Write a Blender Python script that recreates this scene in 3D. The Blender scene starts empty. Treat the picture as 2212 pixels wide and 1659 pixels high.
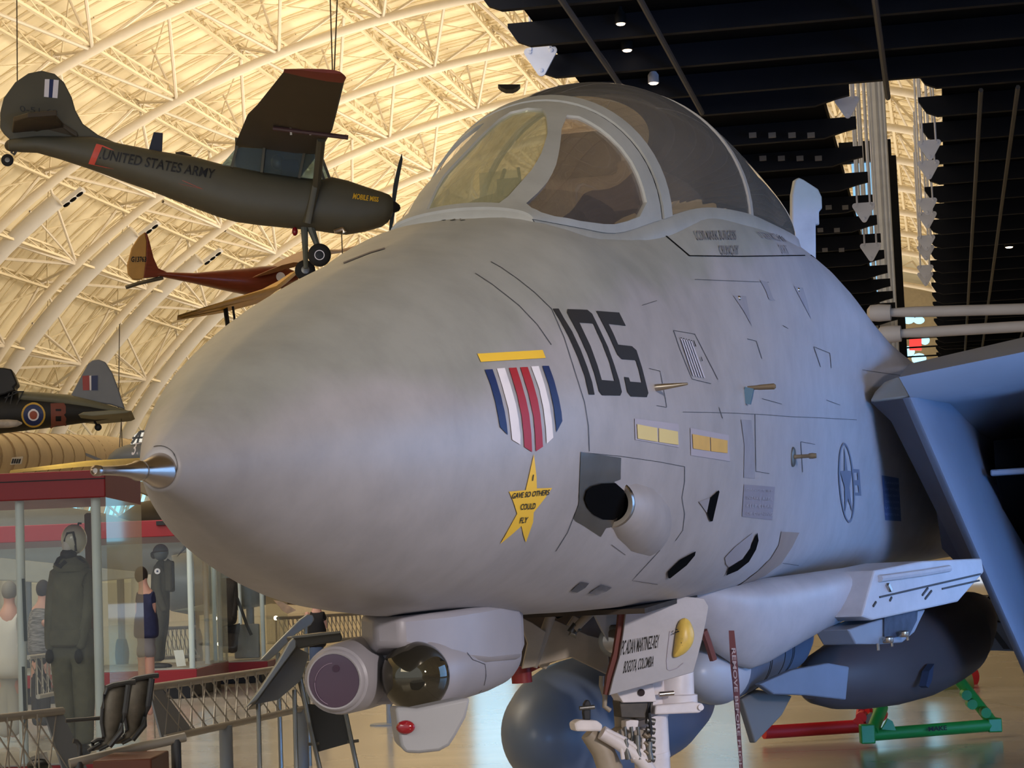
import bpy, bmesh, math, random
import numpy as np
from math import sin, cos, pi, radians, sqrt, atan2
from mathutils import Vector, Matrix
from mathutils.bvhtree import BVHTree
from mathutils.geometry import delaunay_2d_cdt

random.seed(7)
SC = bpy.context.scene
COL = SC.collection

# ------------------------------------------------------------------ camera
IW, IH, FPX = 2212.0, 1659.0, 4730.0
CAMP = np.array([0.0, 0.0, 1.45])
TILT, ROLL = radians(5.32), radians(2.3)
_f = np.array([0, cos(TILT), sin(TILT)]); _r = np.array([1.0, 0, 0]); _u = np.cross(_r, _f)
CR = cos(ROLL) * _r - sin(ROLL) * _u
CU = sin(ROLL) * _r + cos(ROLL) * _u
CF = _f
cam_d = bpy.data.cameras.new('camera'); cam_d.sensor_width = 36.0; cam_d.lens = 36.0 * FPX / IW
cam_d.clip_start = 0.1; cam_d.clip_end = 600
cam = bpy.data.objects.new('camera', cam_d); COL.objects.link(cam)
cam.matrix_world = Matrix(((CR[0], CU[0], -CF[0], CAMP[0]), (CR[1], CU[1], -CF[1], CAMP[1]), (CR[2], CU[2], -CF[2], CAMP[2]), (0, 0, 0, 1)))
SC.camera = cam

# ------------------------------------------------------------------ view, world
SC.view_settings.view_transform = 'Standard'
SC.view_settings.look = 'None'
SC.view_settings.exposure = 0.0
SC.view_settings.gamma = 1.0
SC.view_settings.use_curve_mapping = False
wd = bpy.data.worlds.new('world'); SC.world = wd; wd.use_nodes = True
bg = wd.node_tree.nodes['Background']; bg.inputs[0].default_value = (0.84, 0.90, 1.0, 1); bg.inputs[1].default_value = 0.72

# hall axes: X to the right, S along the hall, heading 11.1 degrees right of the view
HH = radians(11.11)
def hall(X, S, z): return (X * cos(HH) + S * sin(HH), -X * sin(HH) + S * cos(HH), z)

# ------------------------------------------------------------------ lights
def area(name, loc, target, sx, sy, power, col, spread=180):
    l = bpy.data.lights.new(name, 'AREA'); l.shape = 'RECTANGLE'; l.size = sx; l.size_y = sy; l.energy = power; l.color = col
    l.spread = radians(spread)
    o = bpy.data.objects.new(name, l); COL.objects.link(o); o.location = loc
    o.rotation_euler = (Vector(target) - Vector(loc)).to_track_quat('-Z', 'Y').to_euler()
    return o
def spot(name, loc, target, power, col, ang, blend=0.5, rad=0.1):
    l = bpy.data.lights.new(name, 'SPOT'); l.energy = power; l.color = col; l.spot_size = radians(ang); l.spot_blend = blend; l.shadow_soft_size = rad
    o = bpy.data.objects.new(name, l); COL.objects.link(o); o.location = loc
    o.rotation_euler = (Vector(target) - Vector(loc)).to_track_quat('-Z', 'Y').to_euler()
    return o
# uplights that wash the vault (on the left side of the hall, shining up and outwards)
def upstrip(X, S, z, XT, zt, ln, wd_, power):
    o = area('roof_uplight', hall(X, S, z), hall(XT, S, zt), ln, wd_, power, (1.0, 0.86, 0.66), 160)
    f = unit_(np.array(hall(XT, S, zt)) - np.array(hall(X, S, z))); xa = unit_(np.array(hall(0, 1, 0))); ya = np.cross(-f, xa)
    o.rotation_euler = Matrix(((xa[0], ya[0], -f[0]), (xa[1], ya[1], -f[1]), (xa[2], ya[2], -f[2]))).to_euler()
def unit_(v): return v / np.linalg.norm(v)
upstrip(-21, 112, 15.5, -40, 30, 230, 8, 35000)
upstrip(-2, 150, 10, -4, 30, 120, 8, 13000)
# warm gallery light from the upper left, over the nose
area('gallery_fill', (-7, -3, 7.5), (-0.5, 6.5, 2), 7, 5, 430, (1.0, 0.90, 0.76))
area('gallery_fill', (-6, 20, 8), (-5, 24, 0), 8, 8, 500, (1.0, 0.93, 0.82))  # added fill lamp to brighten the near cases
area('gallery_fill', (-9, 32, 6.3), (-8.2, 37, 0), 9, 6, 480, (1.0, 0.95, 0.88))  # added fill lamp to brighten the far cases
# cool daylight low on the right; second lamp an added fill for the intake
area('blue_fill_right', (11, 13, 2.6), (2.2, 13.5, 1.6), 10, 4.5, 430, (0.20, 0.46, 1.0))
area('blue_fill_right', (8.0, 3.0, 0.9), (3.3, 14.5, 1.7), 4, 1.6, 95, (0.16, 0.42, 1.0), 36)  # added blue fill aimed into the intake mouth
# neutral pinkish spots on the side of the fuselage
spot('gallery_spot', (6.5, -1.5, 4.2), (1.0, 8.6, 2.1), 3000, (1.0, 0.90, 0.90), 44, 0.9, 0.35)
spot('gallery_spot', (3.2, -2.5, 0.9), (0.75, 9.6, 1.9), 260, (1.0, 0.72, 0.62), 9, 0.7, 0.1)

# ------------------------------------------------------------------ materials
MATS = {}
def lin(c):
    return tuple((v / 12.92 if v <= 0.04045 else ((v + 0.055) / 1.055) ** 2.4) for v in [x / 255.0 for x in c])
def mat(name, rgb, rough=0.5, metal=0.0, var=0.06, scale=3.0, bump=0.0, bscale=40.0, emit=None, estr=1.0, coat=0.0, trans=0.0, ior=1.45, alpha=1.0, streak=None, spec=0.5):
    if name in MATS: return MATS[name]
    m = bpy.data.materials.new(name); m.use_nodes = True; nt = m.node_tree; N = nt.nodes; L = nt.links
    b = N['Principled BSDF']; c = lin(rgb)
    tc = N.new('ShaderNodeTexCoord'); mp = N.new('ShaderNodeMapping'); L.new(tc.outputs['Object'], mp.inputs[0])
    if streak: mp.inputs['Scale'].default_value = streak
    if var > 0:
        n = N.new('ShaderNodeTexNoise'); n.inputs['Scale'].default_value = scale; n.inputs['Detail'].default_value = 6; L.new(mp.outputs[0], n.inputs['Vector'])
        r = N.new('ShaderNodeValToRGB'); r.color_ramp.elements[0].position = 0.3; r.color_ramp.elements[1].position = 0.7
        r.color_ramp.elements[0].color = tuple(v * (1 - var) for v in c) + (1,)
        r.color_ramp.elements[1].color = tuple(min(1, v * (1 + var)) for v in c) + (1,)
        L.new(n.outputs['Fac'], r.inputs[0]); L.new(r.outputs[0], b.inputs['Base Color'])
    else:
        b.inputs['Base Color'].default_value = c + (1,)
    b.inputs['Roughness'].default_value = rough; b.inputs['Metallic'].default_value = metal
    b.inputs['Coat Weight'].default_value = coat; b.inputs['Coat Roughness'].default_value = 0.08
    b.inputs['Transmission Weight'].default_value = trans; b.inputs['IOR'].default_value = ior; b.inputs['Alpha'].default_value = alpha
    b.inputs['Specular IOR Level'].default_value = spec
    if bump > 0:
        n2 = N.new('ShaderNodeTexNoise'); n2.inputs['Scale'].default_value = bscale; n2.inputs['Detail'].default_value = 4; L.new(mp.outputs[0], n2.inputs['Vector'])
        bp = N.new('ShaderNodeBump'); bp.inputs['Strength'].default_value = bump; bp.inputs['Distance'].default_value = 0.02
        L.new(n2.outputs['Fac'], bp.inputs['Height']); L.new(bp.outputs[0], b.inputs['Normal'])
    if emit is not None:
        b.inputs['Emission Color'].default_value = lin(emit) + (1,); b.inputs['Emission Strength'].default_value = estr
    MATS[name] = m
    return m
def glassmat(name, tint, mixf, rough=0.03, film=0.0, filmcol=(200, 195, 185), base=None):
    """clear sheet: transparent + fresnel reflection + a diffuse film painting in pale reflected haze"""
    m = bpy.data.materials.new(name); m.use_nodes = True; nt = m.node_tree; N = nt.nodes; L = nt.links
    N.remove(N['Principled BSDF']); out = N['Material Output']
    t = N.new('ShaderNodeBsdfTransparent'); t.inputs[0].default_value = lin(tint) + (1,)
    g = N.new('ShaderNodeBsdfGlossy'); g.inputs['Roughness'].default_value = rough; g.inputs[0].default_value = (1, 1, 1, 1)
    lw = N.new('ShaderNodeLayerWeight'); lw.inputs[0].default_value = 0.5
    pw = N.new('ShaderNodeMath'); pw.operation = 'POWER'; pw.inputs[1].default_value = 4.0; L.new(lw.outputs['Facing'], pw.inputs[0])
    ma = N.new('ShaderNodeMath'); ma.operation = 'MULTIPLY_ADD'; ma.inputs[1].default_value = 0.75 * mixf; ma.inputs[2].default_value = 0.05 * mixf if base is None else base; ma.use_clamp = True
    L.new(pw.outputs[0], ma.inputs[0])
    mx = N.new('ShaderNodeMixShader'); L.new(ma.outputs[0], mx.inputs[0]); L.new(t.outputs[0], mx.inputs[1]); L.new(g.outputs[0], mx.inputs[2])
    last = mx
    if film > 0:
        d = N.new('ShaderNodeBsdfDiffuse'); d.inputs[0].default_value = lin(filmcol) + (1,)  # pale haze painted over the glass in place of reflections
        tc = N.new('ShaderNodeTexCoord'); n = N.new('ShaderNodeTexNoise'); n.inputs['Scale'].default_value = 2.2; n.inputs['Detail'].default_value = 8
        L.new(tc.outputs['Object'], n.inputs['Vector'])
        m2 = N.new('ShaderNodeMath'); m2.operation = 'MULTIPLY_ADD'; m2.inputs[1].default_value = film * .5; m2.inputs[2].default_value = film * .75; L.new(n.outputs['Fac'], m2.inputs[0])
        mx2 = N.new('ShaderNodeMixShader'); L.new(m2.outputs[0], mx2.inputs[0]); L.new(mx.outputs[0], mx2.inputs[1]); L.new(d.outputs[0], mx2.inputs[2]); last = mx2
    L.new(last.outputs[0], out.inputs[0])
    return m

# ------------------------------------------------------------------ mesh helpers
def A3(p): return np.asarray(p, float)
def unit(v): v = A3(v); return v / max(np.linalg.norm(v), 1e-9)
def ray(x, y):
    d = CF * FPX + CR * (x - IW / 2) + CU * (IH / 2 - y); return d / np.linalg.norm(d)
def at_y(x, y, Y): d = ray(x, y); return CAMP + d * (Y / d[1])
def at_z(x, y, z): d = ray(x, y); return CAMP + d * ((z - CAMP[2]) / d[2])
class PX:
    """an upright plane in the hall: turns traced outline points into points on it, w metres towards the viewer's side"""
    def __init__(s, px, py, Y, yaw=0.0, nrm=None):
        s.o = at_y(px, py, Y); s.n = A3(nrm) if nrm is not None else np.array([sin(yaw), -cos(yaw), 0.0])
    def __call__(s, x, y, w=0.0):
        d = ray(x, y); k = ((s.o + s.n * w - CAMP) @ s.n) / (d @ s.n); return CAMP + d * k
def frame_from(axis, up=(0, 0, 1)):
    a = unit(axis); u0 = A3(up)
    if abs(a @ unit(u0)) > 0.98: u0 = np.array([1.0, 0, 0])
    s = unit(np.cross(a, u0)); u = np.cross(s, a); return a, s, u
class MB:
    def __init__(s): s.v = []; s.f = []
    def add(s, vs, fs):
        n = len(s.v); s.v += [tuple(map(float, v)) for v in vs]; s.f += [tuple(i + n for i in f) for f in fs]; return s
    def box(s, c, ax, ay, az):
        c = A3(c); ax, ay, az = A3(ax), A3(ay), A3(az)
        vs = [c + i * ax + j * ay + k * az for i in (-1, 1) for j in (-1, 1) for k in (-1, 1)]
        return s.add(vs, [(0, 1, 3, 2), (4, 6, 7, 5), (0, 4, 5, 1), (2, 3, 7, 6), (0, 2, 6, 4), (1, 5, 7, 3)])
    def bar(s, p, q, w, h, up=(0, 0, 1)):
        p, q = A3(p), A3(q); a, sd, u = frame_from(q - p, up)
        return s.box((p + q) / 2, (q - p) / 2, sd * w / 2, u * h / 2)
    def loft(s, rings, cap0=True, cap1=True, closed=True):
        n = len(rings[0]); vs = [p for r in rings for p in r]; fs = []
        m = n if closed else n - 1
        for i in range(len(rings) - 1):
            for j in range(m):
                k = (j + 1) % n; fs.append((i * n + j, i * n + k, (i + 1) * n + k, (i + 1) * n + j))
        if cap0 and closed: fs.append(tuple(reversed(range(n))))
        if cap1 and closed: fs.append(tuple((len(rings) - 1) * n + j for j in range(n)))
        return s.add(vs, fs)
    def tube(s, path, rad, n=8, cap=True, up=(0, 0, 1)):
        path = [A3(p) for p in path]; k = len(path)
        rad = [rad] * k if np.isscalar(rad) else list(rad); rings = []
        for i, p in enumerate(path):
            t = path[min(i + 1, k - 1)] - path[max(i - 1, 0)]
            a, sd, u = frame_from(t, up)
            rings.append([p + rad[i] * (cos(2 * pi * j / n) * sd + sin(2 * pi * j / n) * u) for j in range(n)])
        return s.loft(rings, cap, cap)
    def lathe(s, c, axis, prof, n=24, up=(0, 0, 1), a0=0, a1=2 * pi, cap=True):
        c = A3(c); a, sd, u = frame_from(axis, up); rings = []
        for (t, r) in prof: rings.append([c + a * t + r * (cos(2 * pi * j / n) * sd + sin(2 * pi * j / n) * u) for j in range(n)])
        return s.loft(rings, cap, cap)
    def ball(s, c, r, n=16, m=10, axes=None):
        c = A3(c); r = A3([r, r, r]) if np.isscalar(r) else A3(r)
        X, Y, Z = axes if axes is not None else (np.array([1., 0, 0]), np.array([0, 1., 0]), np.array([0, 0, 1.]))
        rings = []
        for i in range(m + 1):
            ph = -pi / 2 + pi * i / m; rr = max(cos(ph), 0.001)
            rings.append([c + X * r[0] * rr * cos(2 * pi * j / n) + Y * r[1] * rr * sin(2 * pi * j / n) + Z * r[2] * sin(ph) for j in range(n)])
        return s.loft(rings)
    def prism(s, poly, vec):
        poly = [A3(p) for p in poly]; v = A3(vec); n = len(poly)
        return s.add(poly + [p + v for p in poly], [tuple(reversed(range(n))), tuple(range(n, 2 * n))] + [(i, (i + 1) % n, (i + 1) % n + n, i + n) for i in range(n)])
    def obj(s, name, m, parent=None, smooth=True, bevel=0.0, label=None, sub=0, ang=40):
        me = bpy.data.meshes.new(name); o = bpy.data.objects.new(name, me); COL.objects.link(o)
        org = np.zeros(3)
        if parent is not None:
            o.parent = parent; org = A3(parent.get('_w', (0, 0, 0)))
            o['_w'] = tuple(org)
        else:
            vv = np.array(s.v); org = np.array([vv[:, 0].mean(), vv[:, 1].mean(), vv[:, 2].min()]); o.location = org; o['_w'] = tuple(org)
        me.from_pydata([tuple(A3(v) - org) for v in s.v], [], s.f)
        bm = bmesh.new(); bm.from_mesh(me)
        bmesh.ops.recalc_face_normals(bm, faces=bm.faces); bm.to_mesh(me); bm.free()
        me.materials.append(m)
        if smooth: me.shade_smooth(); me.set_sharp_from_angle(angle=radians(ang))
        if bevel > 0:
            b = o.modifiers.new('bevel', 'BEVEL'); b.width = bevel; b.segments = 2; b.limit_method = 'ANGLE'
        if sub: mo = o.modifiers.new('sub', 'SUBSURF'); mo.levels = sub; mo.render_levels = sub
        if label: o['label'] = label
        return o
def thing(name, label, cat, loc, group=None):
    o = bpy.data.objects.new(name, None); COL.objects.link(o); o.location = tuple(loc); o['_w'] = tuple(map(float, loc)); o.empty_display_size = 0.2
    o['label'] = label; o['category'] = cat
    if group: o['group'] = group
    return o
def tag(o, label, cat, group=None, kind=None):
    o['label'] = label; o['category'] = cat
    if group: o['group'] = group
    if kind: o['kind'] = kind
    return o
def struct(o): o['kind'] = 'structure'; return o

def LAST(name): return [o for o in COL.objects if o.name.split('.')[0] == name][-1]
def adopt(par, *names):
    """make the latest objects of these names children of a part"""
    for nm in names:
        for o in [q for q in COL.objects if q.name.split('.')[0] == nm and q.parent is not None and q.parent != par and q.get('_w') is not None and tuple(q['_w']) == tuple(par['_w'])]: o.parent = par
def pip(x, y, poly):
    ins = False; j = len(poly) - 1
    for i in range(len(poly)):
        xi, yi = poly[i]; xj, yj = poly[j]
        if (yi > y) != (yj > y) and x < (xj - xi) * (y - yi) / (yj - yi + 1e-12) + xi: ins = not ins
        j = i
    return ins
def tri2d(outer, holes=(), step=None):
    """triangulate an outline with holes, with inner points every step -> verts2d, tris"""
    vs, es = [], []
    for ring_ in [outer] + list(holes):
        pts = []
        for i in range(len(ring_)):
            a, b = ring_[i], ring_[(i + 1) % len(ring_)]; L_ = math.hypot(b[0] - a[0], b[1] - a[1]); k = max(1, int(L_ / step)) if step else 1
            for q in range(k): pts.append((a[0] + (b[0] - a[0]) * q / k, a[1] + (b[1] - a[1]) * q / k))
        n0 = len(vs); vs += pts; es += [(n0 + i, n0 + (i + 1) % len(pts)) for i in range(len(pts))]
    if step:
        xs = [p[0] for p in outer]; ys = [p[1] for p in outer]
        y = min(ys) + step * 0.5; r = 0
        while y < max(ys):
            x = min(xs) + step * (0.25 + 0.5 * (r % 2))
            while x < max(xs):
                if pip(x, y, outer) and not any(pip(x, y, h) for h in holes): vs.append((x, y))
                x += step
            y += step; r += 1
    res = delaunay_2d_cdt([Vector(v) for v in vs], es, [], 0, 1e-6)
    ov, of = [(v.x, v.y) for v in res[0]], []
    for f in res[2]:
        cx = sum(ov[i][0] for i in f) / len(f); cy = sum(ov[i][1] for i in f) / len(f)
        if pip(cx, cy, outer) and not any(pip(cx, cy, h) for h in holes): of.append(tuple(f))
    return ov, of
# ================================================================== the grey jet
TIP = np.array([-0.9110, 5.6050, 1.7980])
_psi, _dl = radians(14.711), radians(2.298)
AX = np.array([sin(_psi) * cos(_dl), cos(_psi) * cos(_dl), sin(_dl)]); AP = np.array([cos(_psi), -sin(_psi), 0.0]); AU = np.cross(AP, AX)
def AC(x, y, z): return TIP + AX * x + AP * y + AU * z
def toac(pt): d = A3(pt) - TIP; return np.array([d @ AX, d @ AP, d @ AU])
CA = toac(CAMP)
def rayac(px, py): d = ray(px, py); return np.array([d @ AX, d @ AP, d @ AU])
def on_fs(px, py, FS): d = rayac(px, py); return AC(*(CA + d * ((FS - CA[0]) / d[0])))
def on_lat(px, py, L): d = rayac(px, py); return AC(*(CA + d * ((L - CA[1]) / d[1])))

def cat(xk, yk, x):
    xk = np.asarray(xk, float); yk = np.asarray(yk, float); m = np.gradient(yk, xk, axis=0)
    i = int(np.clip(np.searchsorted(xk, x) - 1, 0, len(xk) - 2)); h = xk[i + 1] - xk[i]; t = (x - xk[i]) / h
    return (1 + 2 * t) * (1 - t) ** 2 * yk[i] + t * (1 - t) ** 2 * h * m[i] + t * t * (3 - 2 * t) * yk[i + 1] + t * t * (t - 1) * h * m[i + 1]

RX = [0, .04, .12, .25, .45, .8, 1.2, 1.6, 2.1]
RW = [.048, .072, .109, .168, .255, .386, .488, .569, .652]
RT = [.036, .072, .116, .185, .286, .419, .552, .662, .785]
RB = [-.062, -.08, -.107, -.157, -.234, -.34, -.43, -.483, -.516]
SECX, SECP = [], []
for x, w, t, b in zip(RX, RW, RT, RB):
    SECX.append(x); cz, hz = (t + b) / 2, (t - b) / 2
    SECP.append([(w * cos(radians(90 - 22.5 * i)), cz + hz * sin(radians(90 - 22.5 * i))) for i in range(9)])
BODY = {
 2.9: [(0, .965), (.24, .945), (.47, .84), (.64, .60), (.725, .22), (.69, -.12), (.56, -.38), (.32, -.54), (0, -.57)],
 3.5: [(0, .98), (.27, .965), (.50, .87), (.68, .62), (.765, .22), (.735, -.14), (.61, -.42), (.36, -.575), (0, -.60)],
 4.28: [(0, 1.06), (.30, 1.06), (.53, 1.03), (.70, .78), (.80, .30), (.785, -.12), (.68, -.44), (.42, -.60), (0, -.63)],
 4.8: [(0, 1.17), (.34, 1.17), (.62, 1.15), (.765, .84), (.835, .34), (.815, -.12), (.71, -.46), (.45, -.615), (0, -.64)],
 5.6: [(0, 1.24), (.40, 1.24), (.70, 1.21), (.83, .90), (.875, .38), (.85, -.12), (.75, -.48), (.48, -.63), (0, -.65)],
 6.4: [(0, 1.27), (.42, 1.27), (.745, 1.235), (.885, .93), (.91, .40), (.88, -.12), (.79, -.49), (.52, -.64), (0, -.66)],
 7.2: [(0, 1.33), (.42, 1.32), (.755, 1.26), (.925, .95), (.945, .42), (.91, -.12), (.83, -.50), (.56, -.65), (0, -.67)],
 7.8: [(0, 1.43), (.38, 1.40), (.73, 1.27), (1.00, .95), (1.00, .44), (.94, -.12), (.86, -.50), (.60, -.66), (0, -.68)],
 8.6: [(0, 1.46), (.40, 1.41), (.78, 1.17), (1.12, .74), (1.13, .38), (1.06, -.12), (.95, -.50), (.68, -.68), (0, -.69)],
 9.6: [(0, 1.42), (.42, 1.34), (.82, 1.06), (1.20, .60), (1.30, .28), (1.28, -.12), (1.16, -.50), (.86, -.70), (0, -.70)],
 12.5: [(0, 1.30), (.42, 1.20), (.85, .92), (1.30, .52), (1.58, .24), (1.60, -.12), (1.50, -.52), (1.2, -.74), (0, -.74)]}
for k in sorted(BODY): SECX.append(k); SECP.append(BODY[k])
SECX = np.array(SECX); SECP = np.array(SECP); SQX = np.sqrt(SECX)
NV = 33
def section(x):
    c = cat(SQX, SECP, sqrt(max(x, 0))); vs = np.linspace(0, 8, NV)
    return np.array([cat(np.arange(9.0), c, v) for v in vs])
def half_ring(x):
    s = section(x); s[0, 0] = 0; s[-1, 0] = 0; return s
def ring_pts(x):
    s = half_ring(x); port = [AC(x, y, z) for y, z in s]; stb = [AC(x, -y, z) for y, z in s[-2:0:-1]]
    return port + stb
JET = thing('fighter_jet', 'huge light grey fighter jet seen from its nose, marked 105 on the side', 'aircraft', AC(5, 0, -1.9))

paint = mat('grey_aircraft_paint', (162, 160, 163), rough=0.42, var=0.05, scale=1.6, bump=0.03, bscale=60, spec=0.4)
def jet_paint():
    """flat grey paint: a greener grey on top meeting a lilac grey on the sides in a soft wavy line, light stains"""
    m = bpy.data.materials.new('two_tone_paint'); m.use_nodes = True; nt = m.node_tree; N = nt.nodes; L = nt.links; b = N['Principled BSDF']
    tc = N.new('ShaderNodeTexCoord')
    def dotn(v, off):
        d = N.new('ShaderNodeVectorMath'); d.operation = 'DOT_PRODUCT'; d.inputs[1].default_value = tuple(v); L.new(tc.outputs['Object'], d.inputs[0])
        a_ = N.new('ShaderNodeMath'); a_.operation = 'ADD'; a_.inputs[1].default_value = off; L.new(d.outputs['Value'], a_.inputs[0]); return a_
    org = A3(JET['_w']); zz = dotn(AU, float((org - TIP) @ AU)); xx = dotn(AX, float((org - TIP) @ AX))
    # boundary height rises aft: z0 = 0.12 + 0.20 x
    sl = N.new('ShaderNodeMath'); sl.operation = 'MULTIPLY_ADD'; sl.inputs[1].default_value = -0.17; sl.inputs[2].default_value = -0.10; L.new(xx.outputs[0], sl.inputs[0])
    ad = N.new('ShaderNodeMath'); ad.operation = 'ADD'; L.new(zz.outputs[0], ad.inputs[0]); L.new(sl.outputs[0], ad.inputs[1])
    no = N.new('ShaderNodeTexNoise'); no.inputs['Scale'].default_value = 1.7; no.inputs['Detail'].default_value = 3; L.new(tc.outputs['Object'], no.inputs['Vector'])
    n2 = N.new('ShaderNodeMath'); n2.operation = 'MULTIPLY_ADD'; n2.inputs[1].default_value = 0.45; n2.inputs[2].default_value = -0.22; L.new(no.outputs['Fac'], n2.inputs[0])
    a2 = N.new('ShaderNodeMath'); a2.operation = 'ADD'; L.new(ad.outputs[0], a2.inputs[0]); L.new(n2.outputs[0], a2.inputs[1])
    mr = N.new('ShaderNodeMapRange'); mr.inputs[1].default_value = -0.06; mr.inputs[2].default_value = 0.06; L.new(a2.outputs[0], mr.inputs[0])
    mx = N.new('ShaderNodeMix'); mx.data_type = 'RGBA'; mx.inputs[6].default_value = lin((168, 165, 168)) + (1,); mx.inputs[7].default_value = lin((152, 153, 148)) + (1,)
    L.new(mr.outputs[0], mx.inputs[0])
    st = N.new('ShaderNodeTexNoise'); st.inputs['Scale'].default_value = 5; st.inputs['Detail'].default_value = 8; st.inputs['Roughness'].default_value = 0.65; L.new(tc.outputs['Object'], st.inputs['Vector'])
    r = N.new('ShaderNodeValToRGB'); r.color_ramp.elements[0].position = 0.3; r.color_ramp.elements[0].color = (0.86, 0.86, 0.86, 1); r.color_ramp.elements[1].position = 0.62; r.color_ramp.elements[1].color = (1.03, 1.03, 1.03, 1); L.new(st.outputs['Fac'], r.inputs[0])
    mu = N.new('ShaderNodeMix'); mu.data_type = 'RGBA'; mu.blend_type = 'MULTIPLY'; mu.inputs[0].default_value = 1.0
    L.new(mx.outputs[2], mu.inputs[6]); L.new(r.outputs[0], mu.inputs[7]); L.new(mu.outputs[2], b.inputs['Base Color'])
    b.inputs['Roughness'].default_value = 0.40; b.inputs['Specular IOR Level'].default_value = 0.45
    bp = N.new('ShaderNodeBump'); bp.inputs['Strength'].default_value = 0.04; bp.inputs['Distance'].default_value = 0.02; L.new(no.outputs['Fac'], bp.inputs['Height']); L.new(bp.outputs[0], b.inputs['Normal'])
    return m
jpaint = jet_paint()
m_dark = mat('black_void', (8, 8, 9), rough=0.9, var=0, spec=0.05)
m_line = mat('panel_gap', (60, 60, 62), rough=0.7, var=0)
m_black = mat('black_paint', (36, 33, 30), rough=0.75, var=0.05)
m_blackp = mat('soft_black', (26, 26, 28), rough=0.55, var=0.05)
m_steel = mat('bare_steel', (190, 178, 165), rough=0.24, metal=1.0, var=0.08, scale=8)
m_dsteel = mat('dull_steel', (120, 118, 112), rough=0.42, metal=0.8, var=0.12, scale=6)
m_white = mat('white_gear_paint', (226, 216, 212), rough=0.4, var=0.08, scale=12)
m_cream = mat('aged_cream_paint', (160, 146, 126), rough=0.5, var=0.14, scale=7)
m_olive = mat('olive_metal', (118, 104, 84), rough=0.45, metal=0.3, var=0.1)

# radome (x 0..2.1) and fuselage (2.1..12.5) as one skin each, meeting at the joint
def skin(name, xs, cap0, cap1, m):
    mb = MB(); mb.loft([ring_pts(x) for x in xs], cap0, cap1); return mb
xr = [(i / 46.0) ** 1.7 * 2.1 for i in range(47)]
xf = [2.1 + (12.5 - 2.1) * (i / 90.0) for i in range(91)]
sk1 = skin('radome', xr, True, False, jpaint); sk2 = skin('fuselage', xf, False, True, jpaint)
o_fus = sk2.obj('fuselage', jpaint, JET); o_rad = sk1.obj('radome', jpaint, JET)
def bvh_of(*mbs):
    V, F = [], []
    for mb in mbs: n = len(V); V += [Vector(v) for v in mb.v]; F += [tuple(i + n for i in f) for f in mb.f]
    return BVHTree.FromPolygons(V, F)
BV = bvh_of(sk1, sk2)
def hit(px, py, bv=None, off=0.0):
    bv = bv or BV; d = Vector(ray(px, py)); h = bv.ray_cast(Vector(CAMP), d)
    if h[0] is None:
        # nearest along the ray
        h = min((bv.find_nearest(Vector(CAMP) + d * t) for t in np.linspace(5, 16, 111)), key=lambda q: q[3])
    n = h[1]
    if n.dot(d) > 0: n = -n
    return A3(h[0]) + A3(n) * off, A3(n)
def decal(name, polys, m, parent=None, bv=None, off=0.003, step=14, label=None, holes=()):
    mb = MB()
    for pl in polys:
        vs, fs = tri2d(pl, holes, step); mb.add([hit(x, y, bv, off)[0] for x, y in vs], fs)
    return mb.obj(name, m, parent or JET, label=label)
def lines(name, paths, m, w=1.3, parent=None, bv=None, off=0.0025, label=None):
    mb = MB()
    for pa in paths:
        pts = []
        for i in range(len(pa) - 1):
            a, b = pa[i], pa[i + 1]; k = max(1, int(math.hypot(b[0] - a[0], b[1] - a[1]) / 16))
            pts += [(a[0] + (b[0] - a[0]) * q / k, a[1] + (b[1] - a[1]) * q / k) for q in range(k)]
        pts.append(pa[-1]); L_, R_ = [], []
        for i, p in enumerate(pts):
            a, b = pts[max(i - 1, 0)], pts[min(i + 1, len(pts) - 1)]; dx, dy = b[0] - a[0], b[1] - a[1]; l = math.hypot(dx, dy) + 1e-9
            nx, ny = -dy / l * w / 2, dx / l * w / 2; L_.append(hit(p[0] + nx, p[1] + ny, bv, off)[0]); R_.append(hit(p[0] - nx, p[1] - ny, bv, off)[0])
        n = len(pts); mb.add(L_ + R_, [(i, i + 1, n + i + 1, n + i) for i in range(n - 1)])
    return mb.obj(name, m, parent or JET, label=label)

# ---------------------------------------------------------------- nose probe
mb = MB(); c0 = AC(-0.005, 0, -0.013)
pd = unit(AX + AU * 0.0)
mb.lathe(AC(0.012, 0, -0.013), -AX, [(-0.004, .0495), (0.008, .0475), (0.05, .036), (0.09, .028), (0.115, .0235), (0.13, .0225)], 32)
o_cone = mb.obj('nose_cap', m_steel, JET, label='bare metal cone cap on the nose tip')
mb = MB(); mb.lathe(AC(-0.115, 0, -0.013), -AX, [(0, .024), (0.005, .026), (0.02, .026), (0.03, .0225), (0.09, .015), (.15, .0125), (.235, .0115), (.24, .0135), (.262, .0135), (.268, .009), (.262, .006)], 24)
mb.obj('nose_probe', m_steel, JET, label='short polished metal probe sticking out of the nose cap')
lines('nose_seam', [[(345 + 38 * cos(t), 1006 + 42 * sin(t)) for t in np.linspace(-1.9, 1.9, 30)]], m_line, 1.2)

adopt(LAST('nose_cap'), 'nose_probe', 'nose_seam')
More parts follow.
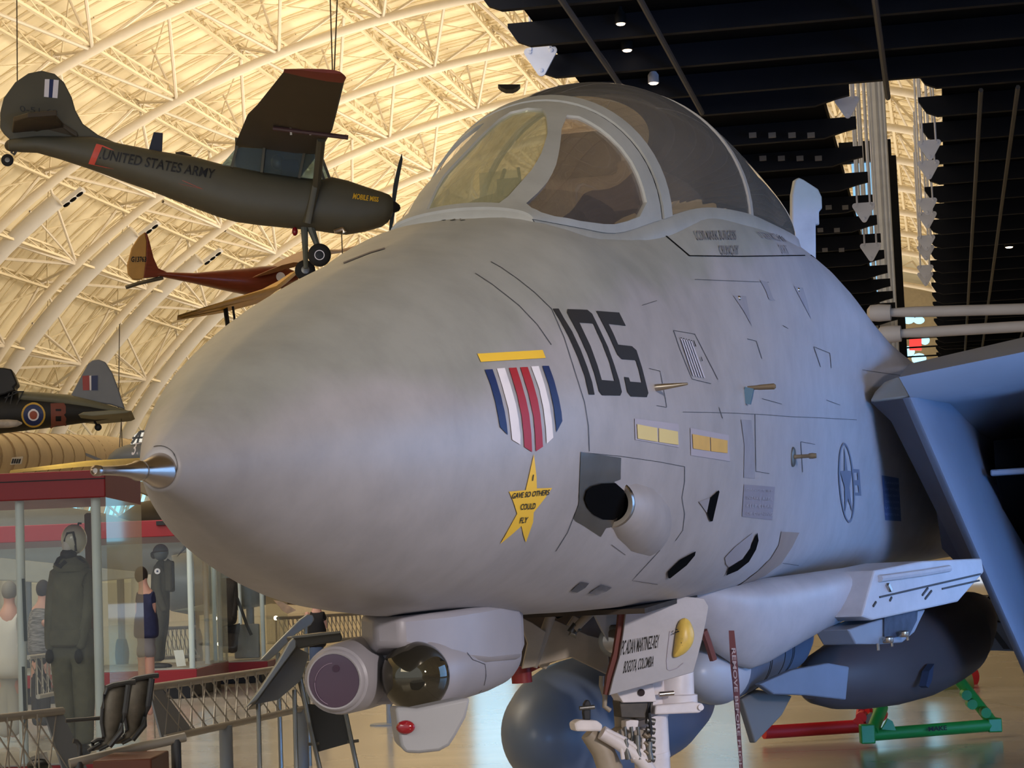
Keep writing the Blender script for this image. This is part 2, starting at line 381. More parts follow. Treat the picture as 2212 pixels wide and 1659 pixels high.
# ---------------------------------------------------------------- canopy and windscreen
CX = np.array([2.95, 3.3, 3.7, 4.15, 4.8, 5.6, 6.4, 7.2, 7.8])
CWF = [.275, .374, .441, .523, .619, .706, .749, .767, .60]
CZF = [.946, .943, .957, 1.048, 1.175, 1.242, 1.265, 1.28, 1.38]
CZA = [1.0, 1.201, 1.391, 1.596, 1.806, 1.952, 1.921, 1.72, 1.56]
def CS(x, th, off=0.0):
    W_, F_, A_ = float(cat(CX, CWF, x)), float(cat(CX, CZF, x)), float(cat(CX, CZA, x))
    if off:
        W_ += off; A_ += off
    return AC(x, W_ * sin(th), F_ + (A_ - F_) * cos(th))
def cgrid(x0, x1, t0, t1, nx=24, nt=48, off=0.0):
    mb = MB(); mb.add([CS(x0 + (x1 - x0) * i / nx, t0 + (t1 - t0) * j / nt, off) for i in range(nx + 1) for j in range(nt + 1)],
           [(i * (nt + 1) + j, i * (nt + 1) + j + 1, (i + 1) * (nt + 1) + j + 1, (i + 1) * (nt + 1) + j) for i in range(nx) for j in range(nt)]); return mb
glass_can = glassmat('canopy_acrylic', (236, 230, 224), 1.6, 0.012, film=0.13, base=.24)
glass_front = glassmat('armoured_glass', (249, 249, 238), 0.7, 0.03, film=0.16, filmcol=(212, 214, 176), base=.16)
glass_q = glassmat('side_pane_acrylic', (247, 243, 240), 1.2, 0.015, film=0.08, filmcol=(190, 178, 168), base=.16)
XB = 4.27
can_mb = cgrid(XB, 7.85, -pi / 2, pi / 2, 40, 48)
can_mb.obj('canopy', glass_can, JET, label='clear bubble canopy glass')
# a thick patch on the canopy surface from an outline in (x, theta degrees)
def patch(name, outer, holes, off0, thick, m, parent=None, step=6.0, label=None):
    """outline in x (metres) and angle (degrees) over the windscreen surface"""
    K = 60.0   # 1 m of x equals 60 units, 1 degree equals 1 unit
    o2 = [(x * K, t) for x, t in outer]; h2 = [[(x * K, t) for x, t in h] for h in holes]
    vs, fs = tri2d(o2, h2, step); n = len(vs)
    up = [CS(x / K, radians(t), off0 + thick) for x, t in vs]; dn = [CS(x / K, radians(t), off0) for x, t in vs]
    mb = MB(); mb.add(up + dn, [f for f in fs] + [tuple(i + n for i in reversed(f)) for f in fs])
    from collections import Counter
    c = Counter()
    for f in fs:
        for i in range(len(f)): c[(f[i], f[(i + 1) % len(f)])] += 1
    mb.f += [(b, a, a + n, b + n) for (a, b) in c if (b, a) not in c]
    return mb.obj(name, m, parent or JET, label=label, ang=50)
front = [(2.99, -30), (2.99, 29), (3.06, 31), (3.34, 29.5), (3.55, 26), (3.80, 20), (4.02, 12), (4.10, 8), (4.12, 0), (4.10, -8), (4.02, -12), (3.80, -18), (3.55, -23), (3.34, -27)]
quart = [(3.04, 50), (3.02, 60), (3.04, 72), (3.12, 80), (3.32, 84), (3.7, 85), (3.98, 85), (4.09, 80), (4.11, 60), (4.11, 44), (4.11, 26), (4.07, 21), (3.90, 24), (3.70, 31), (3.50, 38), (3.30, 44)]
quart_s = [(x, -t) for x, t in quart]
patch('windscreen_frame', [(2.95, -89.5), (2.95, 89.5), (3.3, 89.8), (3.8, 89.8), (4.24, 89.8), (4.24, 45), (4.24, 0), (4.24, -45), (4.24, -89.8), (3.8, -89.8), (3.3, -89.8)], [front, quart, quart_s], -0.004, 0.018, jpaint, label='grey windscreen frame with three openings')
patch('windscreen_panel', front, [], -0.003, 0.006, glass_front, label='greenish flat centre pane')
patch('side_pane', quart, [], -0.003, 0.006, glass_q, label='tinted side pane')
patch('side_pane', quart_s, [], -0.003, 0.006, glass_q)
def cband(name, x0, x1, off, thick, m, label=None, par=None):
    return patch(name, [(x0, -89.8), (x1, -89.8), (x1, -45), (x1, 0), (x1, 45), (x1, 89.8), (x0, 89.8), (x0, 45), (x0, 0), (x0, -45)], [], off, thick, m, par, 5.0, label)
cband('canopy_bow', 4.27, 4.38, -0.006, 0.022, jpaint, label='grey front frame of the canopy')
cband('bow_seal', 4.235, 4.275, -0.006, 0.012, m_dark)
cband('canopy_mid_frame', 5.78, 5.84, -0.012, 0.018, mat('frame_grey', (150, 146, 138), rough=0.5))
# skirt that carries the foot of the glass down into the deck, and its rim
def skirt(name, pts, outs):
    mb = MB(); mb.loft([[p + AU * .004, p + o * .012 - AU * .012, p + o * .022 - AU * .06, p + o * .0 - AU * .16] for p, o in zip(pts, outs)], closed=False); return mb.obj(name, jpaint, JET)
for sgn in (1, -1):
    xs_ = np.linspace(2.96, 7.84, 50); skirt('canopy_sill', [CS(x, sgn * radians(90), 0.004) for x in xs_], [AP * sgn] * 50)
tt = np.linspace(-90, 90, 30); skirt('windscreen_fairing', [CS(2.955, radians(t), 0.002) for t in tt], [unit(AP * sin(radians(t)) - AX * (.3 + cos(radians(t)))) for t in tt])
mb = MB(); mb.loft([[CS(x, th, 0.005) for th in np.linspace(-pi / 2, pi / 2, 25)] for x in (7.80, 7.86)], closed=False)
mb.obj('canopy_rear_frame', jpaint, JET)
# cockpit tub lining, coaming, seats
m_tub = mat('cockpit_black', (44, 38, 34), rough=0.7, var=0.2, scale=8)
m_tan = mat('tan_canvas', (122, 108, 90), rough=0.85, var=0.2, scale=6, bump=0.3, bscale=30)
mb = MB(); rows = []
for x in np.linspace(3.0, 7.7, 30):
    W_, F_ = float(cat(CX, CWF, x)), float(cat(CX, CZF, x)); rows.append([AC(x, W_ * k * 0.965, F_ + 0.035 - 0.02 * (1 - abs(k))) for k in np.linspace(-1, 1, 13)])
mb.loft(rows, closed=False); mb.obj('cockpit_floor', m_tub, JET)
def seat(x, s=1.0):
    r = MB(); b = float(cat(CX, CZF, x))
    r.box(AC(x, 0, b + .18 * s), AX * .05, AP * .24, AU * .22 * s); r.obj('seat_back', m_tan, JET, bevel=.02)
    r = MB(); r.box(AC(x - .02, 0, b + .46 * s), AX * .09, AP * .16, AU * .11); r.obj('seat_headrest', m_tub, JET, bevel=.03)
    r = MB(); r.box(AC(x + .09, 0, b + .30 * s), AX * .04, AP * .19, AU * .30 * s); r.obj('seat_rail', m_cream, JET, bevel=.01)
seat(5.3, .7); seat(6.85, .6)
mb = MB(); mb.loft([[AC(x, .40 * k, z0 + .16 * s * sqrt(max(0, 1 - k * k))) for k in np.linspace(-1, 1, 17)] for x, z0, s in ((3.55, .97, .9), (3.9, 1.0, 1.3), (4.15, 1.02, 1.35), (4.2, 1.02, 0.2))], closed=False)
mb.obj('instrument_hood', m_tub, JET)
mb = MB(); mb.loft([[AC(x, .50 * k, z0 + .30 * s * sqrt(max(0, 1 - k * k))) for k in np.linspace(-1, 1, 17)] for x, z0, s in ((5.5, 1.2, .5), (5.85, 1.22, 1.2), (6.0, 1.22, 1.25), (6.05, 1.22, .3))], closed=False)
mb.obj('rear_instrument_hood', m_tan, JET)
mb = MB()
for sg in (-1, 1): mb.bar(AC(3.62, .09 * sg, 1.0), AC(3.78, .03 * sg, 1.28), .012, .012)
mb.box(AC(3.72, 0, 1.12), AX * .01, AP * .05, AU * .11); mb.obj('head_up_display', m_tub, JET)
mb = MB(); mb.box(AC(3.95, -.10, 1.20), AX * .004, AP * .09, AU * .10); mb.obj('display_glass', glassmat('combiner', (225, 225, 215), 1.5, 0.02, 0.12), JET)
# folded canopy strut behind the seats and rounded decking at the canopy end
mb = MB(); mb.loft([[AC(x, w * k, z0 + h * sqrt(max(0, 1 - k * k))) for k in np.linspace(-1, 1, 17)] for x, w, z0, h in ((7.0, .30, 1.29, .05), (7.3, .50, 1.31, .18), (7.6, .5, 1.34, .22), (7.84, .45, 1.38, .14))], closed=False)
mb.obj('rear_decking', m_cream, JET)
# dorsal fairing: upright blade behind the canopy
pb = PX(1745, 470, 15.2, radians(14.7)); ol = [(1711, 720), (1712, 420), (1718, 388), (1726, 383), (1737, 388), (1768, 408), (1776, 425), (1777, 450), (1770, 457), (1771, 486), (1763, 484), (1765, 720)]
mb = MB(); mb.prism([pb(x, y) for x, y in ol], -pb.n * 0.06)
mb.obj('dorsal_blade', jpaint, JET, bevel=.01, label='upright rounded grey blade behind the canopy')

adopt(LAST('canopy'), 'canopy_mid_frame', 'canopy_bow', 'bow_seal', 'canopy_rear_frame')
adopt(LAST('windscreen_frame'), 'windscreen_panel', 'side_pane', 'windscreen_fairing')
adopt(LAST('head_up_display'), 'display_glass')
# ---------------------------------------------------------------- panel lines and small marks
lines('radome_seam', [[(1026, 591), (1060, 613), (1095, 640), (1121, 661), (1160, 702), (1190, 745)],
      [(1060, 566), (1083, 579), (1120, 605), (1155, 633), (1191, 668), (1218, 730), (1240, 800), (1262, 870), (1270, 920), (1272, 975)],
      [(1243, 1105), (1225, 1150), (1200, 1190)]], m_line, 1.1)
lines('canopy_gap', [[(1421, 490), (1430, 503), (1489, 553), (1600, 554), (1752, 552), (1766, 558), (1792, 579)]], m_dark, 2.2, label='thin black gap under the canopy')
lines('panel_line', [[(902, 469), (925, 465), (980, 461), (1080, 456)], [(1454, 714), (1500, 722), (1550, 820)], [(1454, 714), (1468, 755), (1494, 819), (1535, 829)],
      [(1401, 796), (1425, 802), (1436, 860), (1439, 879)], [(1417, 876), (1439, 880)], [(1474, 890), (1536, 891), (1596, 893), (1654, 896), (1707, 900), (1780, 903), (1850, 907)],
      [(1255, 977), (1337, 985), (1420, 997), (1478, 1008)], [(1478, 1008), (1478, 1040), (1472, 1075), (1478, 1110), (1474, 1145), (1458, 1168)], [(1613, 732), (1633, 737), (1645, 775)], [(1757, 749), (1792, 763), (1795, 795)], [(1757, 749), (1772, 793)],
      [(1645, 861), (1688, 873)], [(1784, 864), (1814, 875)], [(1729, 954), (1733, 1020)], [(1729, 954), (1760, 960)], [(1690, 703), (1702, 710)], [(1320, 1176), (1350, 1198)], [(1425, 1188), (1365, 1253), (1420, 1262)], [(1690, 1216), (1725, 1221)],
      [(1386, 660), (1418, 650)], [(1560, 904), (1552, 880)], [(1630, 895), (1632, 1018), (1661, 1023)], [(1500, 604), (1660, 610)], [(1862, 799), (1945, 811)]], m_line, 1.0)
lines('scratch', [[(742, 569), (770, 558), (800, 546), (832, 537)]], mat('rubber_scuff', (88, 82, 88), rough=0.6), 3.0, label='dark scuff on top of the nose')
decal('cooling_vent', [[(x, 473), (x + 11, 472), (x + 12, 476), (x + 1, 477)] for x in (951, 972, 993)], m_dsteel, step=None)
# squadron number 105
num = [[(1193, 668), (1205, 668), (1222, 700), (1240, 745), (1258, 795), (1272, 830), (1283, 852), (1271, 853), (1262, 815), (1245, 762), (1225, 712)]]
z_o = [(1224, 669), (1268, 671), (1278, 677), (1303, 725), (1325, 772), (1334, 805), (1342, 846), (1339, 855), (1299, 854), (1292, 847), (1283, 805), (1262, 750), (1224, 678)]
z_i = [(1250, 698), (1280, 700), (1295, 735), (1318, 795), (1326, 823), (1298, 821), (1288, 785)]
five = [(1287, 672), (1336, 676), (1350, 704), (1314, 700), (1328, 730), (1334, 745), (1365, 748), (1374, 757), (1385, 793), (1399, 849), (1396, 858), (1362, 857), (1355, 851), (1347, 815), (1357, 815), (1361, 825), (1384, 827), (1375, 795), (1369, 778), (1341, 776), (1334, 766), (1320, 735)]
def refine(px, py, x0, y0, s): return (x0 + px / s, y0 + py / s)
R5 = lambda L_: [refine(x, y, 980, 620, 4.366) for x, y in L_]
one = R5([(930, 208), (985, 208), (1030, 290), (1110, 420), (1190, 590), (1255, 760), (1300, 900), (1323, 1017), (1270, 1015), (1230, 840), (1165, 660), (1085, 480), (1000, 320)])
z_o = R5([(1068, 212), (1255, 218), (1300, 255), (1380, 420), (1450, 570), (1510, 740), (1555, 880), (1580, 990), (1565, 1025), (1395, 1022), (1365, 985), (1320, 810), (1260, 640), (1170, 440), (1065, 245)])
z_i = R5([(1180, 338), (1310, 347), (1390, 520), (1460, 700), (1512, 888), (1390, 878), (1350, 740), (1285, 560)])
five = R5([(1340, 228), (1555, 243), (1617, 368), (1455, 350), (1500, 440), (1545, 545), (1675, 560), (1718, 598), (1770, 760), (1830, 1000), (1815, 1040), (1665, 1033), (1632, 990), (1603, 850), (1645, 855), (1658, 893), (1768, 902), (1740, 780), (1712, 692), (1580, 682), (1540, 640), (1450, 440)])
o = decal('number_marking', [one], m_black, step=12, label='black digit 1'); decal('number_marking', [z_o], m_black, step=12, holes=[z_i], label='black digit 0'); decal('number_marking', [five], m_black, step=10, label='black digit 5')
m_yel = mat('yellow_paint', (246, 200, 62), rough=0.5, var=0.02); m_navy = mat('navy_paint', (30, 44, 92), rough=0.5, var=0.03); m_red = mat('red_paint', (168, 36, 38), rough=0.5, var=0.03); m_wht = mat('white_paint', (238, 232, 236), rough=0.5, var=0.02)
decal('badge_bar', [R5([(217, 633), (833, 597), (862, 672), (250, 710)])], m_yel, label='yellow bar above the striped badge')
S1 = R5([(287, 783), (360, 778), (395, 880), (440, 1030), (475, 1180), (495, 1300), (503, 1395), (430, 1320), (415, 1230), (385, 1080), (340, 920)])
S2 = R5([(400, 772), (475, 766), (530, 930), (580, 1110), (605, 1250), (622, 1400), (622, 1487), (545, 1440), (530, 1300), (510, 1150), (450, 930)])
S3 = R5([(516, 766), (586, 762), (630, 900), (675, 1060), (705, 1200), (725, 1380), (733, 1555), (660, 1510), (652, 1380), (635, 1220), (590, 1010)])
S4 = R5([(622, 760), (692, 757), (740, 900), (785, 1060), (810, 1200), (828, 1380), (835, 1505), (768, 1550), (762, 1400), (748, 1230), (700, 1010)])
S5 = R5([(724, 752), (795, 748), (850, 920), (895, 1100), (918, 1250), (932, 1420), (870, 1478), (862, 1330), (840, 1150), (800, 960)])
S6 = R5([(830, 746), (892, 746), (940, 880), (985, 1050), (1010, 1180), (1018, 1265), (962, 1370), (955, 1280), (935, 1120), (890, 920)])
for S_, m_, l_ in ((S1, m_navy, 'left navy stripe of the badge'), (S2, m_wht, 'left white stripe of the badge'), (S3, m_red, 'left red stripe of the badge'), (S4, m_red, 'right red stripe of the badge'), (S5, m_wht, 'right white stripe of the badge'), (S6, m_navy, 'right navy stripe of the badge')):
    decal('badge_stripe', [S_], m_, label=l_)
R6 = lambda L_: [refine(x, y, 1000, 960, 4.366) for x, y in L_]
decal('star_marking', [R6([(662, 90), (686, 300), (690, 412), (835, 408), (770, 500), (660, 640), (655, 730), (588, 920), (565, 850), (545, 765), (450, 850), (345, 935), (400, 840), (505, 650), (470, 540), (428, 443), (585, 428), (615, 300)])], m_yel, step=12, label='yellow star under the badge')

# ---------------------------------------------------------------- lettering
def text_px(name, s, quad, m, parent=None, bv=None, off=0.0045, shear=0.0, bold=0.0, surf=None, label=None, step=None):
    """lettering laid into a four-sided outline (tl, tr, br, bl traced points) on a surface"""
    c = bpy.data.curves.new('tmp', 'FONT'); c.body = s; c.shear = shear; c.offset = bold; c.resolution_u = 3
    o = bpy.data.objects.new('tmp', c); COL.objects.link(o)
    dg = bpy.context.evaluated_depsgraph_get(); me = bpy.data.meshes.new_from_object(o.evaluated_get(dg)); bpy.data.objects.remove(o)
    bm = bmesh.new(); bm.from_mesh(me)
    xs = [v.co.x for v in bm.verts]; ys = [v.co.y for v in bm.verts]; x0, x1, y0, y1 = min(xs), max(xs), min(ys), max(ys)
    tl, tr, br, bl = [np.array(q, float) for q in quad]; vs = []
    for v in bm.verts:
        U = (v.co.x - x0) / (x1 - x0); V = (v.co.y - y0) / (y1 - y0)
        q = (bl * (1 - U) + br * U) * (1 - V) + (tl * (1 - U) + tr * U) * V
        vs.append(surf(q[0], q[1]) if surf else hit(q[0], q[1], bv, off)[0])
    fs = [tuple(v.index for v in f.verts) for f in bm.faces]; bm.free(); bpy.data.meshes.remove(me)
    mb = MB(); mb.add(vs, fs); return mb.obj(name, m, parent or JET, smooth=False, label=label)
STAR_T = [('I', [(643, 282), (655, 282), (652, 340), (638, 340)]), ('GAVE SO OTHERS', [(455, 455), (806, 420), (800, 472), (447, 508)]), ('COULD', [(534, 555), (676, 545), (668, 603), (530, 612)]), ('FLY', [(530, 682), (606, 676), (596, 730), (521, 738)])]
for s_, q_ in STAR_T: text_px('star_lettering', s_, R6(q_), m_black, off=0.006, shear=0.12, bold=0.018)
adopt(LAST('star_marking'), 'star_lettering')
R7 = lambda L_: [refine(x, y, 850, 150, 2.212) for x, y in L_]
m_gtxt = mat('grey_lettering', (112, 108, 108), rough=0.6, var=0.05); m_gtx2 = mat('faded_lettering', (140, 136, 140), rough=0.6, var=0.05)
for s_, q_, m_ in (('LCDR MARK BURGESS', [(1430, 772), (1632, 770), (1636, 815), (1450, 818)], m_gtxt), ('CRUNCHY', [(1547, 842), (1645, 842), (1648, 887), (1562, 888)], m_gtxt),
                   ('LT SEAN MCLEAN', [(1728, 775), (1850, 790), (1876, 826), (1760, 808)], m_gtx2), ('DIRT', [(1835, 840), (1872, 842), (1890, 882), (1855, 880)], m_gtx2)):
    text_px('name_lettering', s_, R7(q_), m_, bold=0.02, off=0.005)

# ---------------------------------------------------------------- formation light strips, louvres, stains
R8 = lambda L_: [refine(x, y, 1350, 600, 4.148) for x, y in L_]
m_strip = mat('pale_yellow_strip', (232, 212, 140), rough=0.35, var=0.03); m_strip2 = mat('amber_strip', (226, 184, 98), rough=0.35, var=0.05, scale=10)
m_pan = mat('raised_panel_grey', (176, 170, 180), rough=0.45, var=0.04)
decal('strip_surround', [R8([(80, 1262), (475, 1312), (480, 1520), (85, 1450)])], m_pan); decal('strip_surround', [R8([(580, 1345), (925, 1412), (935, 1645), (585, 1590)])], m_pan)
decal('light_strip', [R8([(95, 1312), (275, 1345), (280, 1470), (103, 1440)])], m_strip, off=.006, label='pale yellow light strip'); decal('light_strip', [R8([(292, 1347), (462, 1378), (467, 1498), (292, 1472)])], m_strip, off=.006, label='pale yellow light strip')
decal('light_strip', [R8([(592, 1400), (748, 1428), (752, 1552), (600, 1530)])], m_strip2, off=.006, label='amber light strip'); decal('light_strip', [R8([(756, 1430), (908, 1458), (908, 1572), (760, 1554)])], m_strip2, off=.006, label='amber light strip')
m_lou = mat('louvre_white', (205, 200, 210), rough=0.5, var=0.03)
decal('louvre', [R8([(488 + k * 22, 548 + k * 5), (500 + k * 22, 550 + k * 5), (612 + k * 24, 885 + k * 4), (598 + k * 24, 880 + k * 4)]) for k in range(5)], m_lou, off=.006)
decal('louvre_hole', [R8([(484 + k * 23, 538 + k * 6), (494 + k * 23, 540 + k * 6), (496 + k * 23, 548 + k * 6), (486 + k * 23, 546 + k * 6)]) for k in range(5)] + [R8([(598, 565), (606, 568), (626, 622), (616, 618)]), R8([(666, 708), (672, 712), (684, 750), (676, 748)])], m_dark, step=None, off=.007)
m_stain = mat('grey_stain', (146, 144, 152), rough=0.5, var=0.08, scale=12)
decal('stain', [R8([(965, 160), (1080, 165), (1105, 300), (1132, 432), (1060, 300)])], m_stain, label='wedge shaped grey stain'); decal('stain', [R8([(1510, 75), (1590, 90), (1625, 200), (1665, 370), (1580, 210)])], m_stain, label='wedge shaped grey stain')
decal('stain', [R8([(1205, 20), (1270, 40), (1320, 180), (1345, 210), (1285, 195), (1260, 120)])], m_stain, label='wedge shaped grey stain')
for cx, cy in ((1018, 183), (1550, 108)):
    q_, n_ = hit(*R8([(cx, cy)])[0]); MB().ball(q_, .012, 10, 6).obj('flush_light', m_steel, JET)
decal('faded_plate', [R8([(1035, 1270), (1128, 1275), (1150, 1480), (1160, 1800), (1060, 1790), (1065, 1500)])], m_stain)
# placards and faded national star
R9 = lambda L_: [refine(x, y, 1450, 950, 3.687) for x, y in L_]
m_ins = mat('insignia_grey', (106, 112, 128), rough=0.5, var=0.04)
decal('warning_placard', [R9([(575, 355), (822, 375), (800, 640), (560, 610)])], mat('placard_grey', (138, 134, 145), rough=0.5, var=0.05), label='faded grey placard')
for k in range(4): text_px('placard_lettering', ['DANGER JET', 'INTAKE AREA', 'KEEP CLEAR', 'OF OPENING'][k], R9([(590, 385 + k * 62), (800, 398 + k * 60), (797, 425 + k * 60), (588, 410 + k * 62)]), mat('placard_letter', (172, 168, 178), rough=0.5), off=.006)
def ell(cx, cy, rx, ry, n=40, tilt=0.0): return [(cx + rx * cos(2 * pi * i / n) + tilt * ry * sin(2 * pi * i / n), cy + ry * sin(2 * pi * i / n)) for i in range(n)]
E1 = ell(1392, 342, 62, 318, 48, 0.065); E2 = ell(1392, 342, 50, 300, 48, 0.065)
def ringdecal(name, E1, E2, m, R=None, label=None, off=.005, bv=None, parent=None):
    R = R or (lambda v: v); a_, b_ = R(E1), R(E2); n = len(a_); mb = MB()
    mb.add([hit(x, y, bv, off)[0] for x, y in a_] + [hit(x, y, bv, off)[0] for x, y in b_], [(i, (i + 1) % n, n + (i + 1) % n, n + i) for i in range(n)]); return mb.obj(name, m, parent or JET, label=label)
ringdecal('roundel', E1, E2, m_ins, R9, 'faded grey star roundel ring')
st = []
for i in range(10):
    an = -pi / 2 + i * pi / 5; rr = 1.0 if i % 2 == 0 else 0.40; st.append((1392 + 50 * rr * cos(an) + .065 * 300 * rr * sin(an), 342 + 300 * rr * sin(an)))
decal('roundel_star', [R9(st)], m_ins, step=12, off=.005)
decal('roundel_bar', [R9([(1440, 232), (1492, 235), (1494, 262), (1444, 262)]), R9([(1455, 420), (1506, 420), (1508, 446), (1458, 444)]), R9([(1476, 262), (1494, 262), (1506, 420), (1488, 420)]), R9([(1448, 322), (1496, 320), (1499, 362), (1450, 362)])], m_ins, step=None, off=.005)
decal('intake_placard', [R9([(1673, 282), (1808, 305), (1828, 648), (1700, 640)])], mat('navy_placard', (72, 92, 132), rough=0.5), label='dark blue placard near the intake')
for k in range(6): text_px('intake_lettering', ['DANGER', 'AIR INTAKE', 'STAND BACK', 'CHECK DOOR', 'LATCHED', 'BEFORE RUN'][k], R9([(1694, 330 + k * 50), (1806, 338 + k * 50), (1808, 356 + k * 50), (1698, 350 + k * 50)]), mat('blue_letter', (120, 140, 180), rough=0.5), off=.007)

adopt(LAST('warning_placard'), 'placard_lettering'); adopt(LAST('roundel'), 'roundel_star', 'roundel_bar'); adopt(LAST('intake_placard'), 'intake_lettering')
# ---------------------------------------------------------------- gun port and scoops
decal('blast_plate', [R6([(1105, 70), (1485, 125), (1480, 330), (1420, 350), (1560, 560), (1500, 760), (1345, 785), (1295, 868), (1150, 770), (1060, 720), (1040, 690), (1085, 560), (1095, 330)])], mat('heat_plate', (128, 122, 112), rough=0.32, metal=0.85, var=0.1, scale=7), step=10, label='bare metal blast plate')
gx = 2.62; gc = on_fs(1318, 1087, gx); ga = toac(gc)
mb = MB(); secs = [(-0.10, .070, .070, -.02), (0.0, .088, .088, 0), (.12, .112, .118, -.005), (.35, .135, .150, -.02), (.65, .150, .165, -.05), (1.0, .140, .150, -.10), (1.4, .11, .11, -.16), (1.8, .05, .05, -.22)]
rings = []
for dx, ry, rz, dy in secs[1:]:
    rings.append([AC(gx + dx, ga[1] + dy + ry * cos(t) * 1.0, ga[2] - dx * .10 + rz * sin(t)) for t in np.linspace(0, 2 * pi, 33)[:-1]])
mb.loft(rings, False, True); mb.obj('gun_fairing', jpaint, JET, label='bulging grey gun fairing')
mb = MB(); mb.lathe(gc, -AX, [(-.02, .090), (.0, .091), (.012, .086), (.012, .070), (-.05, .066)], 40, cap=False); mb.obj('gun_port_ring', m_steel, JET, label='polished ring of the gun port')
mb = MB(); mb.lathe(gc + AX * .005, -AX, [(-.06, .066), (-.01, .068), (-.002, .071)], 32); mb.obj('gun_port', m_dark, JET, label='black gun port opening')
decal('gun_trough', [R6([(1130, 510), (1150, 430), (1200, 390), (1290, 365), (1420, 360), (1500, 430), (1530, 540), (1500, 650), (1400, 705), (1300, 700), (1220, 660), (1160, 590)])], m_dark, step=8, off=.008, label='black trough ahead of the gun port')
adopt(LAST('gun_fairing'), 'gun_port', 'gun_port_ring', 'gun_trough')
m_ramp = mat('ramp_grey', (150, 146, 152), rough=0.5)
for bl, rp in (([(365, 400), (372, 412), (318, 645), (300, 648), (275, 580), (300, 460)], [(212, 492), (300, 460), (275, 580)]),
               ([(675, 735), (685, 800), (665, 870), (610, 965), (520, 1035), (430, 1072), (452, 1010), (560, 945), (620, 860)], [(420, 935), (500, 850), (640, 740), (620, 860), (560, 945), (452, 1010), (430, 985)])):
    decal('air_scoop', [R9(bl)], m_dark, step=10, off=.007, label='black slot of an air scoop'); decal('scoop_ramp', [R9(rp)], m_ramp, step=12, off=.005)
decal('air_scoop', [R6([(2183, 1000), (2175, 1040), (2100, 1130), (1945, 1252), (1925, 1250), (1922, 1195), (2040, 1075)])], m_dark, step=10, off=.007, label='black slot of an air scoop')
decal('gear_window', [R6([(1012, 1378), (1060, 1330), (1110, 1290), (1185, 1302), (1150, 1345), (1075, 1390)])], mat('dark_lens', (96, 98, 112), rough=0.1, metal=0.5), step=10, off=.004, label='small dark lens window'); decal('gear_window', [R6([(1180, 1400), (1240, 1355), (1300, 1318), (1400, 1345), (1350, 1380), (1265, 1412)])], MATS['dark_lens'], step=10, off=.004, label='small dark lens window')
decal('bare_panel', [R9([(872, 730), (1015, 738), (960, 850), (870, 985), (740, 1080), (560, 1170), (430, 1210), (560, 1140), (690, 1040), (790, 940), (850, 840)])], mat('brown_composite', (148, 132, 122), rough=0.5, var=0.1), step=12, off=.004, label='bare brown panel strip')
# probes sticking out sideways
q_, n_ = hit(1416, 838); MB().lathe(q_ - AP * .01, AP * 1.0 + AU * .06, [(0, .014), (.02, .014), (.12, .006), (.135, .004)], 14).obj('air_data_probe', m_steel, JET, label='pointed steel probe on the side')
q_, n_ = hit(1612, 872); mb = MB(); mb.bar(q_, q_ + AU * .07 + AP * .02, .04, .03, AX); mb.obj('probe_mount', mat('blue_grey_mount', (84, 116, 138), rough=0.4), JET)
mb = MB(); mb.lathe(q_ + AU * .07 + AP * .01, AP, [(0, .009), (.04, .010), (.055, .012), (.09, .013), (.12, .014), (.128, .007)], 14); mb.obj('temperature_probe', m_olive, JET, label='olive metal probe on a blue mount')
q_, n_ = hit(1712, 987); mb = MB(); mb.lathe(q_, n_, [(-.01, .05), (.006, .05), (.010, .045)], 28); mb.obj('probe_disc', m_dsteel, JET)
mb = MB(); mb.lathe(q_, AP + AX * -.05, [(0, .016), (.02, .010), (.08, .010), (.085, .014), (.10, .015), (.12, .012)], 14); mb.obj('air_data_probe', m_olive, JET, label='stubby brown probe on a round plate')

# ---------------------------------------------------------------- intake and glove on the port side
m_int = mat('intake_shade_grey', (112, 118, 132), rough=0.4, var=0.05)  # shade and blue light put into the wall colour
A_ = on_fs(1942, 815, 7.6); B_ = on_fs(2330, 736, 8.0); A2 = on_fs(1966, 858, 7.75); D_ = on_fs(2214, 1372, 8.75); D2 = on_fs(2275, 1560, 9.1)
def acs(p, dx=0, dy=0, dz=0): return A3(p) + AX * dx + AP * dy + AU * dz
mb = MB()
# glove upper skin: from the lip back
mb.loft([[A_, B_], [acs(A_, .5, .02, .10), acs(B_, .5, 0, .12)], [acs(A_, 2.5, 0, .20), acs(B_, 2.5, 0, .26)], [acs(A_, 5, 0, .2), acs(B_, 5, 0, .3)]], closed=False)
mb.loft([[A_, B_], [A2, acs(B_, .2, -.02, -.16)], [acs(A2, 1.2, 0, -.02), acs(B_, 1.4, 0, -.22)], [acs(A2, 2.0, .02, -.22), acs(B_, 2.2, 0, -.42)], [acs(A2, 4.5, .1, -.40), acs(B_, 4.5, 0, -.6)]], closed=False)
mb.obj('intake_lip', mat('lip_shade_grey', (128, 132, 142), rough=.45, var=.05), JET, label='swept upper lip of the left air intake', smooth=True)  # shaded underside painted into the lip colour
mb = MB(); th_ = AP * -.035
pts = []
for k in range(13):
    t = k / 12.0; e = A3(A2) * (1 - t) + A3(D2) * t; e = e + AX * (-.10 * sin(pi * t)); pts.append(e)
rows = []
for e in pts:
    rows.append([e + th_ * 1.4 + AX * .06, e + th_ * .4 + AX * .005, e, e + AX * .06 + AP * .02, e + AX * .8 + AP * .10, e + AX * 2.2 + AP * .25, e + AX * 4.5 + AP * .35])
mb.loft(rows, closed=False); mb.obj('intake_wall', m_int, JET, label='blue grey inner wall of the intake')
mb = MB(); mb.loft([[e + th_ * 1.4 + AX * .06, e + th_ * 1.8 + AX * 2.5, e + th_ * 1.8 + AX * 4.5] for e in pts], closed=False); mb.obj('intake_outer_skin', jpaint, JET)
